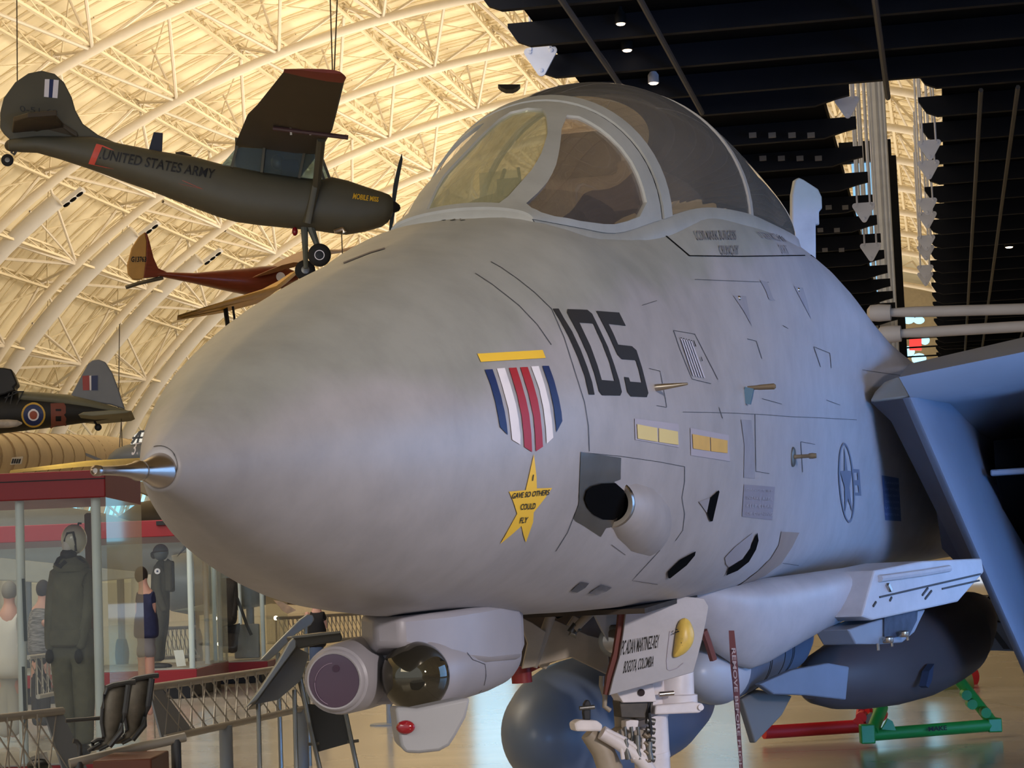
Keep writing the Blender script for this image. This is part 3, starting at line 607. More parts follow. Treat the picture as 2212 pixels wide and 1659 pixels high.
mb = MB(); e0 = on_fs(2146, 952, 9.4); e1 = on_fs(2300, 938, 9.4); e2 = on_fs(2300, 1012, 9.4); e3 = on_fs(2150, 1016, 9.4)
mb.prism([e0, e1, e2, e3], AX * 2.5); mb.obj('ramp_gap', m_dark, JET, label='black gap in the intake ramp')
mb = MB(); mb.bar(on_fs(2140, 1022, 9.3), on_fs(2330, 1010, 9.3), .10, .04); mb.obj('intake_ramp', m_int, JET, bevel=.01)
mb = MB(); mb.loft([[on_fs(2150, 1024, 9.35), on_fs(2330, 1016, 9.35)], [on_fs(2250, 1500, 12.0), on_fs(2400, 1500, 12.0)]], closed=False); mb.obj('intake_duct', m_dark, JET)
mb = MB(); B1_ = acs(B_, .05, 0, -.02); C_ = on_fs(2520, 1560, 9.3)
mb.loft([[acs(A3(B1_) * (1 - k) + A3(C_) * k, dx, dy, 0) for dx, dy in ((0, 0), (.05, .05), (1.5, .12), (4.6, .05))] for k in np.linspace(0, 1, 9)], closed=False); mb.loft([[A3(D2) * (1 - k) + A3(C_) * k + AX * dx for k in (0, .5, 1)] for dx in (0, 1.5, 4.6)], closed=False); mb.obj('intake_cowl', jpaint, JET)
# nacelle behind the wall, and the fairing between fuselage and lip
mb = MB(); g = [on_fs(1879, 868, 7.95), on_fs(1890, 846, 8.0), on_fs(1912, 824, 8.0), on_fs(1940, 813, 7.7), on_fs(1968, 858, 7.75)]
mb.prism(g, AX * 1.2); mb.obj('boundary_fairing', mat('beige_fairing', (162, 156, 142), rough=0.5), JET, bevel=.015, label='beige fairing beside the intake lip')
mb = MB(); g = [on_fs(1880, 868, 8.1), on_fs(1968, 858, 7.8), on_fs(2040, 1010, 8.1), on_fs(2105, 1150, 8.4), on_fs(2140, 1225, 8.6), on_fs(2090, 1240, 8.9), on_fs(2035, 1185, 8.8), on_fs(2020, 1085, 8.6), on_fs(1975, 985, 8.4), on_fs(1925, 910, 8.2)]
mb.prism(g, AX * 1.6); mb.obj('diverter', mat('shadow_grey_panel', (96, 90, 92), rough=0.6, var=0.08), JET, label='panel between fuselage and intake, shade painted in')  # shade of the channel painted into the panel colour
mb = MB(); mb.loft([[AC(x, y0 + (1.35) * cos(t) * .5, -.35 + .62 * sin(t)) for t in np.linspace(0, 2 * pi, 25)[:-1]] for x, y0 in ((12.4, 2.3), (13.0, 2.3), (14, 2.3))]); mb.obj('engine_nacelle', jpaint, JET)
# starboard intake mirrored as a simple shape
mb = MB(); mb.loft([[AC(x + dz * .5, -y_, z_) for (y_, z_, dz) in ((1.29, .45, 0), (2.3, .6, .1), (2.5, -.6, 2.0), (1.8, -.9, 2.2))] for x in (7.6, 9.0, 12.5)]); mb.obj('engine_nacelle', jpaint, JET)
# ================================================================== the hall
XC, VA, VB, S0 = -15.0, 39.0, 27.8, 10.5      # vault centre, half width, rise, arch spacing
def vault(phi, S, out=0.0):
    x, z = cos(phi), sin(phi); nx, nz = x / VA, z / VB; l = math.hypot(nx, nz)
    return np.array(hall(XC - VA * x - out * nx / l, S, max(0.02, 1.45 + VB * z + out * nz / l)))
m_shell = mat('lit_roof_lining', (238, 226, 196), rough=0.85, var=0.10, scale=0.35, streak=(1, 1, 2.6))
m_tube = mat('white_roof_tube', (214, 204, 188), rough=0.6, var=0.03)
m_truss = mat('cream_joist', (222, 208, 178), rough=0.7, var=0.04)
m_duct = mat('pale_duct', (206, 202, 198), rough=0.7, var=0.05, scale=0.6)
# vault lining
PH = [radians(a) for a in np.linspace(0, 180, 73)]
mb = MB(); mb.loft([[vault(p, S, 3.4) for p in PH] for S in np.linspace(-30, 236, 15)], closed=False)
struct(mb.obj('ceiling', m_shell)); 
# floor and far wall
def floor_mat():
    m = bpy.data.materials.new('polished_concrete'); m.use_nodes = True; nt = m.node_tree; N = nt.nodes; L = nt.links; b = N['Principled BSDF']
    tc = N.new('ShaderNodeTexCoord'); n = N.new('ShaderNodeTexNoise'); n.inputs['Scale'].default_value = 0.5; n.inputs['Detail'].default_value = 7; L.new(tc.outputs['Object'], n.inputs['Vector'])
    r = N.new('ShaderNodeValToRGB'); r.color_ramp.elements[0].position = .3; r.color_ramp.elements[0].color = lin((158, 151, 140)) + (1,); r.color_ramp.elements[1].position = .72; r.color_ramp.elements[1].color = lin((196, 188, 175)) + (1,)
    L.new(n.outputs['Fac'], r.inputs[0])
    # saw-cut joints every 4.5 m
    br = N.new('ShaderNodeTexBrick'); br.offset = 0.0; br.inputs['Scale'].default_value = 1.0; br.inputs['Brick Width'].default_value = 4.5; br.inputs['Row Height'].default_value = 4.5; br.inputs['Mortar Size'].default_value = 0.012
    br.inputs['Color1'].default_value = (1, 1, 1, 1); br.inputs['Color2'].default_value = (1, 1, 1, 1); br.inputs['Mortar'].default_value = (.45, .42, .38, 1); L.new(tc.outputs['Object'], br.inputs['Vector'])
    mu = N.new('ShaderNodeMix'); mu.data_type = 'RGBA'; mu.blend_type = 'MULTIPLY'; mu.inputs[0].default_value = 1; L.new(r.outputs[0], mu.inputs[6]); L.new(br.outputs['Color'], mu.inputs[7]); L.new(mu.outputs[2], b.inputs['Base Color'])
    b.inputs['Roughness'].default_value = 0.17; b.inputs['Specular IOR Level'].default_value = 0.4
    n2 = N.new('ShaderNodeTexNoise'); n2.inputs['Scale'].default_value = 3.0; L.new(tc.outputs['Object'], n2.inputs['Vector'])
    bp = N.new('ShaderNodeBump'); bp.inputs['Strength'].default_value = 0.05; bp.inputs['Distance'].default_value = 0.02; L.new(n2.outputs['Fac'], bp.inputs['Height']); L.new(bp.outputs[0], b.inputs['Normal'])
    return m
mb = MB(); mb.add([hall(-62, -30, 0), hall(32, -30, 0), hall(32, 236, 0), hall(-62, 236, 0)], [(0, 1, 2, 3)])
o = mb.obj('floor', floor_mat()); struct(o)
mb = MB(); mb.add([tuple(vault(p, 234, 3.4)) for p in PH], [tuple(range(len(PH)))]); struct(mb.obj('wall_far', mat('far_wall', (206, 196, 178), rough=0.8)))
m_sky = mat('daylight_glazing', (120, 190, 230), rough=0.2, var=0, emit=(150, 215, 245), estr=1.6)
mb = MB(); mb.box(hall(-6, 233.6, 14), A3(hall(4, 0, 0)), A3(hall(0, .1, 0)), (0, 0, 6)); o = mb.obj('window_1', m_sky); struct(o)
mb = MB(); mb.box(hall(XC - 41.6, 103, 1.2), A3(hall(.2, 0, 0)), A3(hall(0, 134, 0)), (0, 0, 1.7)); struct(mb.obj('wall_left', MATS['far_wall']))
mb = MB(); mb.box(hall(XC + 41.6, 103, 1.2), A3(hall(.2, 0, 0)), A3(hall(0, 134, 0)), (0, 0, 1.7)); struct(mb.obj('wall_right', MATS['far_wall']))
# tall bright daylight window at the end of the hall (behind the jet, mirrored in the floor)
xa_, xb_ = at_y(985, 1200, 150)[0], at_y(1600, 1200, 150)[0]
for nm_, pa_, pb_, zc_, zh_ in (('window_5', 1012, 1100, 10.0, 3.0), ('window_6', 1480, 1590, 12.6, 1.4)):
    u0, u1 = at_y(pa_, 1200, 150)[0], at_y(pb_, 1200, 150)[0]
    mb = MB(); mb.box(((u0 + u1) / 2, 149.9, zc_), ((u1 - u0) / 2, 0, 0), (0, .05, 0), (0, 0, zh_)); struct(mb.obj(nm_, mat('bright_daylight', (170, 225, 250), rough=.2, var=0, emit=(150, 215, 255), estr=3.2)))
mb = MB(); mb.box(((xa_ + xb_) / 2, 150.4, 6.9), ((xb_ - xa_) / 2 + .3, 0, 0), (0, .3, 0), (0, 0, 6.9)); struct(mb.obj('wall_partition', MATS['far_wall']))
# arches: lower tube chord, struts up to the joist level, air duct
NPH = [radians(a) for a in (9.5, 20, 30, 40.5, 50, 59, 67.5, 75.5, 83, 90, 97, 104.5, 112.5, 121, 130, 140, 150, 160)]
for k in range(-1, 20):
    S = (k + .35) * S0
    full = k < 14
    hi = 180 if full else 180
    mb = MB(); mb.tube([vault(radians(a), S) for a in np.linspace(0, hi, 61)], 0.235, 10, up=hall(0, 1, 0))
    struct(mb.obj('ceiling_arch', m_tube))
    # struts
    mb = MB()
    for i, ph in enumerate(NPH):
        if i > 12: break
        c = vault(ph, S); dn = NPH[i + 1] - ph if i + 1 < len(NPH) else .13; up_ = NPH[i - 1] - ph if i else -.15
        for sS in (-1, 1):
            for q in (dn * .5, up_ * .5): mb.tube([c, vault(ph + q, S + sS * S0 * .5, 2.9)], .085, 6, False)
        # stub post up to the lining
        mb.tube([c, vault(ph, S, 2.9)], .06, 6, False)
    struct(mb.obj('ceiling_strut', m_tube))
    # tie struts to the next arch, low on the wall
    mb = MB()
    for ph in NPH[1:5]:
        mb.tube([vault(ph, S), vault(ph - .02, S - 6.4, 1.1)], .10, 6, False); mb.tube([vault(ph, S), vault(ph + .03, S - 5.2, 1.8)], .06, 6, False)
    struct(mb.obj('ceiling_tie', m_tube))
    if 6 <= k < 15:
        mb = MB(); mb.tube([vault(radians(a), S + 3.1, .35) for a in np.linspace(0, 45.5, 24)], .40, 12, up=hall(0, 1, 0)); struct(mb.obj('ceiling_duct', m_duct))
        # duct nozzle box with three round jets
        c = vault(radians(45.5), S + 2.9, -.1); c2 = vault(radians(48.2), S + 2.9, -.1); ax = unit(c2 - c); nn = unit(c - vault(radians(45.5), S + 2.9, -1.0)); ss = A3(hall(0, 1, 0))
        o = thing('air_nozzle_box', 'pale box with three round black air nozzles on roof duct, left to right bay %s' % ['first', 'second', 'third', 'fourth', 'fifth', 'sixth', 'seventh', 'eighth', 'ninth', 'tenth'][k - 6], 'air vent', c, 'air nozzle boxes on the roof ducts')
        m2 = MB(); m2.box((c + c2) / 2, ax * .62, ss * .26, nn * .10); m2.obj('housing', m_duct, o, smooth=False)
        for q in range(3):
            m3 = MB(); m3.lathe(c + ax * (.28 + .42 * q) - nn * .08, -nn, [(0, .19), (.05, .19), (.07, .15)], 16); m3.obj('nozzle', m_dark, o)
# joists along the hall at each node, with lattice web
for i, ph in enumerate(NPH[:14]):
    mb = MB()
    for (q, out, hi) in ((0, .25, .75), (.5, 2.35, .75)):
        p = ph + ((NPH[i + 1] - ph) * q if q else 0)
        s0, s1 = -.65 * S0, 19.35 * S0
        mb.bar(vault(p, s0, out), vault(p, s1, out), .17, .12); mb.bar(vault(p, s0, out + hi), vault(p, s1, out + hi), .15, .10)
        n = 230
        for j in range(n):
            a_, b_ = s0 + (s1 - s0) * j / n, s0 + (s1 - s0) * (j + 1) / n
            mb.bar(vault(p, a_, out + (hi if j % 2 else 0)), vault(p, b_, out + (0 if j % 2 else hi)), .05, .05)
    struct(mb.obj('ceiling_joist', m_truss))
# fine ribs of the lining and cross bracing rods
mb = MB()
for j in range(0, 200):
    S = -7 + j * 1.05
    mb.tube([vault(radians(a), S, 3.12 if j % 2 else 2.95) for a in np.linspace(4, 150, 40)], .055 if j % 2 else .08, 4, False, up=hall(0, 1, 0))
o = mb.obj('ceiling_rib', m_truss); struct(o)
mb = MB()
for k in range(0, 19):
    S = (k + .35) * S0
    for i in range(0, 12):
        a_, b_ = NPH[i], NPH[i + 1]; m_ = (a_ + b_) / 2
        mb.tube([vault(a_, S, 2.6), vault(b_, S + S0, 2.6)], .045, 5, False); mb.tube([vault(b_, S, 2.6), vault(a_, S + S0, 2.6)], .045, 5, False)
        for f in (.25, .5, .75):
            mb.tube([vault(a_, S + S0 * f, 2.4), vault(m_, S + S0 * (f + .12), 2.7), vault(b_, S + S0 * f, 2.4)], .05, 5, False)
struct(mb.obj('ceiling_bracing', m_truss))
# glazed strip low on the side wall
mb = MB(); cx = [vault(radians(11), 118, 3.0), vault(radians(11), 156, 3.0), vault(radians(15.5), 156, 3.0), vault(radians(15.5), 118, 3.0)]
mb.add(cx, [(0, 1, 2, 3)]); o = mb.obj('window_2', m_sky); struct(o)
mb = MB()
for j in range(16): mb.bar(vault(radians(10.5), 118 + j * 2.5, 2.8), vault(radians(16), 118 + j * 2.5, 2.8), .3, .2)
struct(mb.obj('window_frame', m_tube))

# ---------------------------------------------------------------- black slatted walkway soffit over the jet
m_sof = mat('black_soffit', (11, 11, 13), rough=0.8, var=0.25, scale=1.2, spec=.1); m_sof2 = mat('black_slat', (24, 25, 31), rough=0.6, spec=.2, var=0.15, scale=1.5)
ZC = 7.45
def hb(mb, X0, X1, S, za, zb, th=.07): mb.box(hall((X0 + X1) / 2, S, (za + zb) / 2), A3(hall(abs(X1 - X0) / 2, 0, 0)), A3(hall(0, th / 2, 0)), (0, 0, abs(zb - za) / 2))
bnd = [('near', -4.25, 9.0, 16.5, 27.0, 0), ('left', -4.25, -1.33, 27.0, 92, 1), ('right', .24, 9.0, 27.0, 92, 2)]
for nm, X0, X1, sa, sb, kd in bnd:
    mb = MB(); mb.add([hall(X0, sa, ZC + .31), hall(X1, sa, ZC + .31), hall(X1, sb, ZC + .31), hall(X0, sb, ZC + .31), hall(X0, sa, ZC + .50), hall(X1, sa, ZC + .50), hall(X1, sb, ZC + .50), hall(X0, sb, ZC + .50)],
        [(0, 1, 2, 3), (4, 7, 6, 5), (0, 4, 5, 1), (1, 5, 6, 2), (2, 6, 7, 3), (3, 7, 4, 0)]); struct(mb.obj('ceiling_soffit', m_sof, smooth=False))
    S = {0: 17.3, 1: 28.1, 2: 27.6}[kd]; c = 0
    while S < sb:
        mb = MB()
        # slat with tapered cantilever ends
        XL = -4.53 if kd == 0 else (X0 if kd == 1 else -.08); XR = X1 if kd != 1 else -.94
        def prof(XL, XR, tl, tr):
            p = []
            zb_, zt_ = ZC + .03, ZC + .30
            p += [(XL, zt_ - (.05 if tl else 0)), (XL + (.10 if tl else 0), zb_ + (.06 if tl else 0)), (XL + (.24 if tl else 0), zb_)]
            p += [(XR - (.45 if tr else 0), zb_), (XR - (.16 if tr else 0), zb_ + (.08 if tr else 0)), (XR, zt_ - (.16 if tr else 0)), (XR, zt_), (XL, zt_)]
            return p
        P_ = prof(XL, XR, kd in (0, 2), kd == 1)
        mb.prism([hall(x, S - .05, z) for x, z in P_], A3(hall(0, .10, 0)))
        struct(mb.obj('ceiling_slat', m_sof2, smooth=False)); S += {0: 1.6, 1: 2.15, 2: 1.75}[kd]
# longitudinal conduits
mb = MB()
for X in (-3.56, -2.79, -.445): mb.tube([hall(X, 17, ZC - .06), hall(X, 27.5, ZC - .06)], .035, 8)
o = mb.obj('conduit', mat('grey_conduit', (74, 72, 72), rough=.5)); tag(o, 'thin grey conduits running under the black soffit overhead', 'conduit')
mb = MB()
for X in (1.15, .7, 2.1): mb.tube([hall(X, 27.5, ZC - .06), hall(X, 90, ZC - .06)], .03, 6)
o = mb.obj('conduit', MATS['grey_conduit']); tag(o, 'thin grey conduits running under the far right black soffit', 'conduit')
# white triangular hanger plates with three bolts and rods
m_plate = mat('white_plate', (240, 240, 250), rough=.45)
proto = None
def hanger(px, py, S, size, lab):
    global proto
    d = ray(px, py); fw = A3(hall(0, 1, 0)); k = S / (d @ fw); c = CAMP + d * k
    if proto is None:
        t = thing('hanger_plate', lab, 'hanger plate', c, 'white hanger plates along the black soffit')
        mb = MB(); R_ = A3(hall(1, 0, 0)); pts = []
        for cx, cz, a0 in ((-.15, .11, 180), (0, -.17, 300), (.15, .11, 60)):
            for q in range(5): a = radians(a0 - 30 + 30 * q - (30 if cz < 0 else 30)); pts.append(None)
        pts = []
        for (cx, cz, a0, a1) in ((.16, .10, -30, 90), (-.16, .10, 90, 210), (0, -.17, 210, 330)):
            for q in range(6): a = radians(a0 + (a1 - a0) * q / 5.0); pts.append(c + R_ * (cx + .055 * cos(a)) + np.array([0, 0, cz + .055 * sin(a)]))
        mb.prism(pts, A3(hall(0, .03, 0))); mb.obj('plate', m_plate, t, smooth=False)
        for cx, cz in ((.14, .10), (-.14, .10), (0, -.15)):
            MB().lathe(c + R_ * cx + np.array([0, 0, cz]), -fw, [(0, .028), (.015, .028), (.02, .018)], 10).obj('bolt', m_plate, t)
        MB().tube([c + R_ * -.12 + np.array([0, 0, .12]), c + R_ * -.12 + np.array([0, 0, 3.2])], .02, 6).obj('rod', m_plate, t); MB().tube([c + R_ * .12 + np.array([0, 0, .12]), c + R_ * .12 + np.array([0, 0, 3.2])], .02, 6).obj('rod', m_plate, t)
        proto = t; t.scale = (size,) * 3; return t
    t = proto.copy(); COL.objects.link(t); t.location = tuple(c); t.scale = (size,) * 3; t['label'] = lab; t['_w'] = tuple(map(float, c))
    for ch in proto.children: q = ch.copy(); COL.objects.link(q); q.parent = t
    return t
hanger(1168, 127, 24.9, .92, 'white triangular plate at the left end of the overhead slats')
hanger(1830, 228, 28.5, .75, 'white triangular plate hanging just under the crossing black soffit')
hanger(1866, 455, 35.5, .85, 'white triangular plate beside the upper left slat tips of the gap')
hanger(1881, 541, 40.5, .90, 'white triangular plate beside the lower left slat tips of the gap')
words = ['topmost', 'second', 'third', 'fourth', 'fifth', 'sixth', 'seventh', 'eighth']
for j, (x, y, S) in enumerate(((2008, 320, 30.5), (2006, 363, 32.3), (2003, 443, 35.8), (2003, 472, 37.3), (2001, 522, 40), (2000, 543, 41.3), (1999, 585, 44), (1999, 600, 45.2))):
    hanger(x, y, S, .75, 'white triangular plate on the right slat edge of the gap, %s from the top' % words[j])
# small ceiling spotlights on the soffit
m_lamp = mat('lamp_glow', (255, 240, 220), rough=.3, var=0, emit=(255, 226, 190), estr=9.0)
for j, (x, y, S, lab) in enumerate(((1341, 55, 23.4, 'bright round spotlight in the black soffit above the canopy'), (1355, 112, 25.0, 'dim flat spotlight in the black soffit under the bright one'), (1412, 183, 26.6, 'small white canister lamp hanging over the canopy top'),
                                 (2180, 536, 42, 'small white lamp in the far black soffit near the right edge'), (2184, 574, 46, 'warm lamp in the far black soffit below another near the right edge'), (2142, 655, 60, 'orange lamp in the far black soffit above the white rails'), (2122, 730, 74, 'small lamp in the far black soffit between the white rails'))):
    d = ray(x, y); fw = A3(hall(0, 1, 0)); c = CAMP + d * (S / (d @ fw)); r = .05 if j in (0,) else .055 if j < 3 else .07
    t = thing('ceiling_spotlight', lab, 'spotlight', c)
    MB().lathe(c + np.array([0, 0, .02]), (0, 0, 1), [(0, r * 1.25), (.10, r * 1.25), (.16, r * .5), (.24, r * .3)], 14, cap=True).obj('housing', m_plate if j == 2 else m_blackp, t)
    MB().lathe(c + np.array([0, 0, .018]), (0, 0, -1), [(0, r), (.012, r * .8)], 14).obj('lens', m_lamp, t)
# pale clips on the slats beside the gap
mb = None
for (y, S, xs_) in ((292, 29.9, (1626, 1668, 1711, 1752)), (342, 32.1, (1648, 1688, 1728, 1768)), (448, 36.4, (1790, 1826)), (497, 38.6, (1772, 1808)), (540, 40.8, (1782, 1818))):
    for x in xs_:
        d = ray(x, y); k = S / (d @ A3(hall(0, 1, 0))); c = CAMP + d * k
        mb = MB(); mb.box(c, A3(hall(.05, 0, 0)), A3(hall(0, .02, 0)), (0, 0, .035)); o = mb.obj('slat_clip', mat('clip_grey', (130, 124, 118), rough=.5), smooth=False)
        tag(o, 'small pale metal clip between black slats left of the ceiling gap', 'clip', 'pale clips on the black slats')
# white rods, black column and glazing seen through the gap
mb = None
for j, (x, w) in enumerate(((1856, .045), (1868, .045), (1880, .045), (1892, .07), (1903, .085), (1914, .06), (1922, .04))):
    d = ray(x, 450); d2 = d / (d @ A3(hall(0, 1, 0))); c = CAMP + d2 * 56; MB().tube([(c[0], c[1], 0.0), (c[0], c[1], 19)], w, 8).obj('column', mat('white_rod', (240, 242, 248), rough=.4)); struct(bpy.context.scene.objects[-1]) if False else None
for o in COL.objects:
    if o.name.startswith('column') and 'kind' not in o: o['kind'] = 'structure'
d = ray(1934, 500); d2 = d / (d @ A3(hall(0, 1, 0))); c = CAMP + d2 * 58
mb = MB(); mb.box((c[0], c[1], 6.2), A3(hall(.13, 0, 0)), A3(hall(0, .13, 0)), (0, 0, 6.2)); struct(mb.obj('column_black', m_sof2))
c0 = CAMP + ray(1845, 460) / (ray(1845, 460) @ A3(hall(0, 1, 0))) * 64; c1 = CAMP + ray(1905, 460) / (ray(1905, 460) @ A3(hall(0, 1, 0))) * 64
mb = MB(); mb.add([(c0[0], c0[1], 6.5), (c1[0], c1[1], 6.5), (c1[0], c1[1], 13.4), (c0[0], c0[1], 13.4)], [(0, 1, 2, 3)]); struct(mb.obj('window_3', mat('pale_blue_glazing', (120, 180, 225), rough=.2, var=0, emit=(140, 195, 235), estr=1.0)))
mb = MB(); mb.box(((c0[0] + c1[0]) / 2, (c0[1] + c1[1]) / 2 - .1, 13.7), A3(hall(.75, 0, 0)), A3(hall(0, .15, 0)), (0, 0, .3)); struct(mb.obj('window_frame', m_sof2))
# cross beams / far footbridge rails visible low in the gap
mb = MB()
for z, w in ((6.95, .10), (7.25, .04), (7.5, .04), (7.75, .04), (5.6, .05)): mb.bar(hall(-2.2, 60, z), hall(1.2, 60, z), w, w)
mb.box(hall(0, 60.5, 6.5), A3(hall(1.4, 0, 0)), A3(hall(0, .3, 0)), (0, 0, .28)); struct(mb.obj('beam', m_sof2))
# two pale tubular rails crossing at the right
for (x0, y0, x1, y1, lab) in ((1898, 676, 3300, 637, 'upper of two thick pale tubes crossing behind the jet at right'), (1920, 722, 3300, 641, 'lower of two thick pale tubes crossing behind the jet at right')):
    a_, b_ = at_y(x0, y0, 27), at_y(x1, y1, 25); t = thing('brace_tube', lab, 'tube', a_)
    mb = MB(); mb.tube([a_, a_ + (b_ - a_) * .06, b_], [.045, .068, .072], 14); mb.obj('tube', mat('pale_tube_paint', (196, 184, 172), rough=.5), t)
    mb = MB(); mb.lathe(a_, a_ - b_, [(-.15, .10), (0, .11), (.10, .10), (.14, .05)], 14); mb.obj('end_collar', MATS['pale_tube_paint'], t)
# distant red and white banners through the gap
for (x, y, w, h_, c_, lab) in ((1977, 742, 26, 30, (214, 60, 66), 'red banner far off at the end of the hall'), (1935, 690, 8, 40, (196, 60, 80), 'narrow red banner far off beside the white rods')):
    p0 = PX(x, y, 100); mb = MB(); mb.prism([p0(x - w / 2, y - h_ / 2), p0(x + w / 2, y - h_ / 2), p0(x + w / 2, y + h_ / 2), p0(x - w / 2, y + h_ / 2)], p0.n * .1); tag(mb.obj('banner', mat('banner_%d' % x, c_, rough=.7), smooth=False), lab, 'banner')
for j, (x, y, rx, ry) in enumerate(((1962, 690, 14, 10), (1985, 692, 12, 8), (1960, 760, 16, 12), (1985, 775, 16, 12), (1972, 800, 22, 10), (1998, 735, 10, 10))):
    p0 = PX(x, y, 110 + j); MB().prism([p0(x + rx * cos(a), y + ry * sin(a)) for a in np.linspace(0, 2 * pi, 13)[:-1]], p0.n * .05).obj('window_4', m_sky, smooth=False); 
for o in COL.objects:
    if o.name.startswith('window_4'): o['kind'] = 'structure'
# dark lamp shade hanging by the arch left of the canopy
p0 = PX(1100, 195, 60); t = [(1076, 191), (1124, 191), (1118, 197), (1108, 202), (1093, 202), (1082, 197)]
MB().prism([p0(x, y) for x, y in t], p0.n * .5).obj('hanging_lamp', m_blackp, smooth=False)
tag(COL.objects['hanging_lamp'], 'dark shallow lamp hood hanging under a roof arch left of the canopy', 'lamp')
# ================================================================== under the jet
class PL(PX):
    """upright plane through two traced points at two depths"""
    def __init__(s, x0, y0, Y0, x1, y1, Y1):
        s.o = at_y(x0, y0, Y0); d = at_y(x1, y1, Y1) - s.o; d[2] = 0; d = unit(d); n = np.array([d[1], -d[0], 0.0]); s.n = n if n @ (CAMP - s.o) > 0 else -n
# ---- chin sensor pod: two round sensors side by side on a short pylon
m_pod = mat('pod_grey_paint', (160, 156, 160), rough=0.4, var=0.07, scale=4)
IRc = on_fs(724, 1470, 1.72); TVc = on_fs(896, 1461, 1.86)
mb = MB(); mb.lathe(IRc, AX, [(.0, .098), (.012, .112), (.05, .118), (.25, .124), (.8, .124), (1.1, .11), (1.25, .05)], 40); mb.obj('sensor_housing', m_pod, JET, label='round grey housing of the left chin sensor')
mb = MB(); mb.lathe(IRc, AX, [(.004, .088), (-.012, .089), (-.013, .094), (-.008, .100), (.004, .104)], 40, cap=False); mb.obj('sensor_rim', m_pod, JET)
m_purple = mat('purple_glass', (76, 56, 74), rough=0.18, var=0.03, coat=.6, spec=0.5)
mb = MB(); mb.lathe(IRc - AX * .002, AX, [(-.010, .0005), (-.010, .05), (-.008, .0885), (.01, .0885)], 40); mb.obj('sensor_lens', m_purple, JET, label='flat purple lens of the left chin sensor')
def onplane(c, n, px, py): d = ray(px, py); return CAMP + d * (((A3(c) - CAMP) @ n) / (d @ n))
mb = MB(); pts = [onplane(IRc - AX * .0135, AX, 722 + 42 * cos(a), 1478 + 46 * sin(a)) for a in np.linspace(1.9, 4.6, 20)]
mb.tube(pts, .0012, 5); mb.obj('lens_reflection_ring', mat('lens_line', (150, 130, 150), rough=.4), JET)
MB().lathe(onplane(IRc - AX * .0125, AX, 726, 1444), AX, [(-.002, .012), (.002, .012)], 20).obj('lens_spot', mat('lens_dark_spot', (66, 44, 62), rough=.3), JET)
adopt(LAST('sensor_housing'), 'sensor_rim', 'sensor_lens', 'lens_reflection_ring', 'lens_spot')
mb = MB(); mb.lathe(TVc, AX, [(0.035, .112), (.05, .118), (.30, .124), (.75, .128), (.94, .122), (1.0, .112), (1.04, .08)], 44); mb.obj('camera_housing', m_pod, JET, label='pinkish grey housing of the right chin sensor')
m_dome = mat('dome_glass', (96, 92, 80), rough=0.03, metal=0.85, var=0)
dv = unit(-AX + AP * .30)
mb = MB(); mb.ball(TVc + AX * .005, .1175, 40, 24); mb.obj('camera_dome', m_dome, JET, label='mirror-like dark glass dome of the chin sensor')
adopt(LAST('camera_housing'), 'camera_dome')
# pylon and body joining both tubes
mb = MB(); secs = []
for x, wy, zt, zb in ((1.80, .05, -.50, -.60), (2.0, .16, -.50, -.66), (2.3, .21, -.50, -.70), (2.7, .22, -.50, -.72), (2.95, .17, -.50, -.70), (3.05, .08, -.50, -.62)):
    secs.append([AC(x, y * wy, zt if z else zb) for y, z in ((-1, 1), (1, 1), (1.0, 0), (-1.0, 0))])
mb.loft(secs); mb.obj('pod_pylon', m_pod, JET, bevel=.02, label='blue grey pylon joining the chin sensors to the nose')
mb = MB(); tv = toac(TVc); ir = toac(IRc)
mb.loft([[AC(x, ir[1] + (tv[1] - ir[1]) * k, ir[2] + (tv[2] - ir[2]) * k + dz) for k, dz in ((0, .11), (1, .115), (1, -.10), (0, -.10))] for x in (1.92, 2.4, 2.85)]); mb.obj('pod_body', m_pod, JET, bevel=.01)
# antenna fairing with red lamp below
pk = PX(940, 1560, 6.95, radians(12)); ol = [(852, 1526), (900, 1530), (1018, 1505), (1008, 1550), (985, 1592), (972, 1612), (950, 1624), (905, 1629), (875, 1628), (864, 1612), (858, 1575)]
mb = MB(); c_ = pk(940, 1560); up1 = [pk(x, y) for x, y in ol]
mb.loft([[p - pk.n * .0 for p in up1], [c_ + (p - c_) * .97 - pk.n * .02 for p in up1], [c_ + (p - c_) * .9 - pk.n * .20 for p in up1]]); mb.obj('antenna_fairing', mat('cool_grey_fairing', (160, 160, 162), rough=.45), JET, bevel=.012, label='grey antenna fairing under the chin sensors')
MB().ball(pk(876, 1571, .004), (.030, .016, .022), 16, 10).obj('position_lamp', mat('red_lamp', (150, 16, 30), rough=0.15, coat=1.0), JET, label='red lamp under the chin sensors')
lines_pod = bvh_of(MB().lathe(TVc, AX, [(0.035, .112), (.05, .118), (.30, .124), (.75, .128), (.94, .122), (1.0, .112), (1.04, .08)], 44))
lines('pod_panel_line', [[(953, 1379), (1000, 1400), (1020, 1425), (1047, 1435), (1049, 1460), (1045, 1480)], [(1040, 1372), (1050, 1388), (1128, 1390)], [(1040, 1490), (1020, 1530)]], m_line, 1.0, bv=lines_pod)
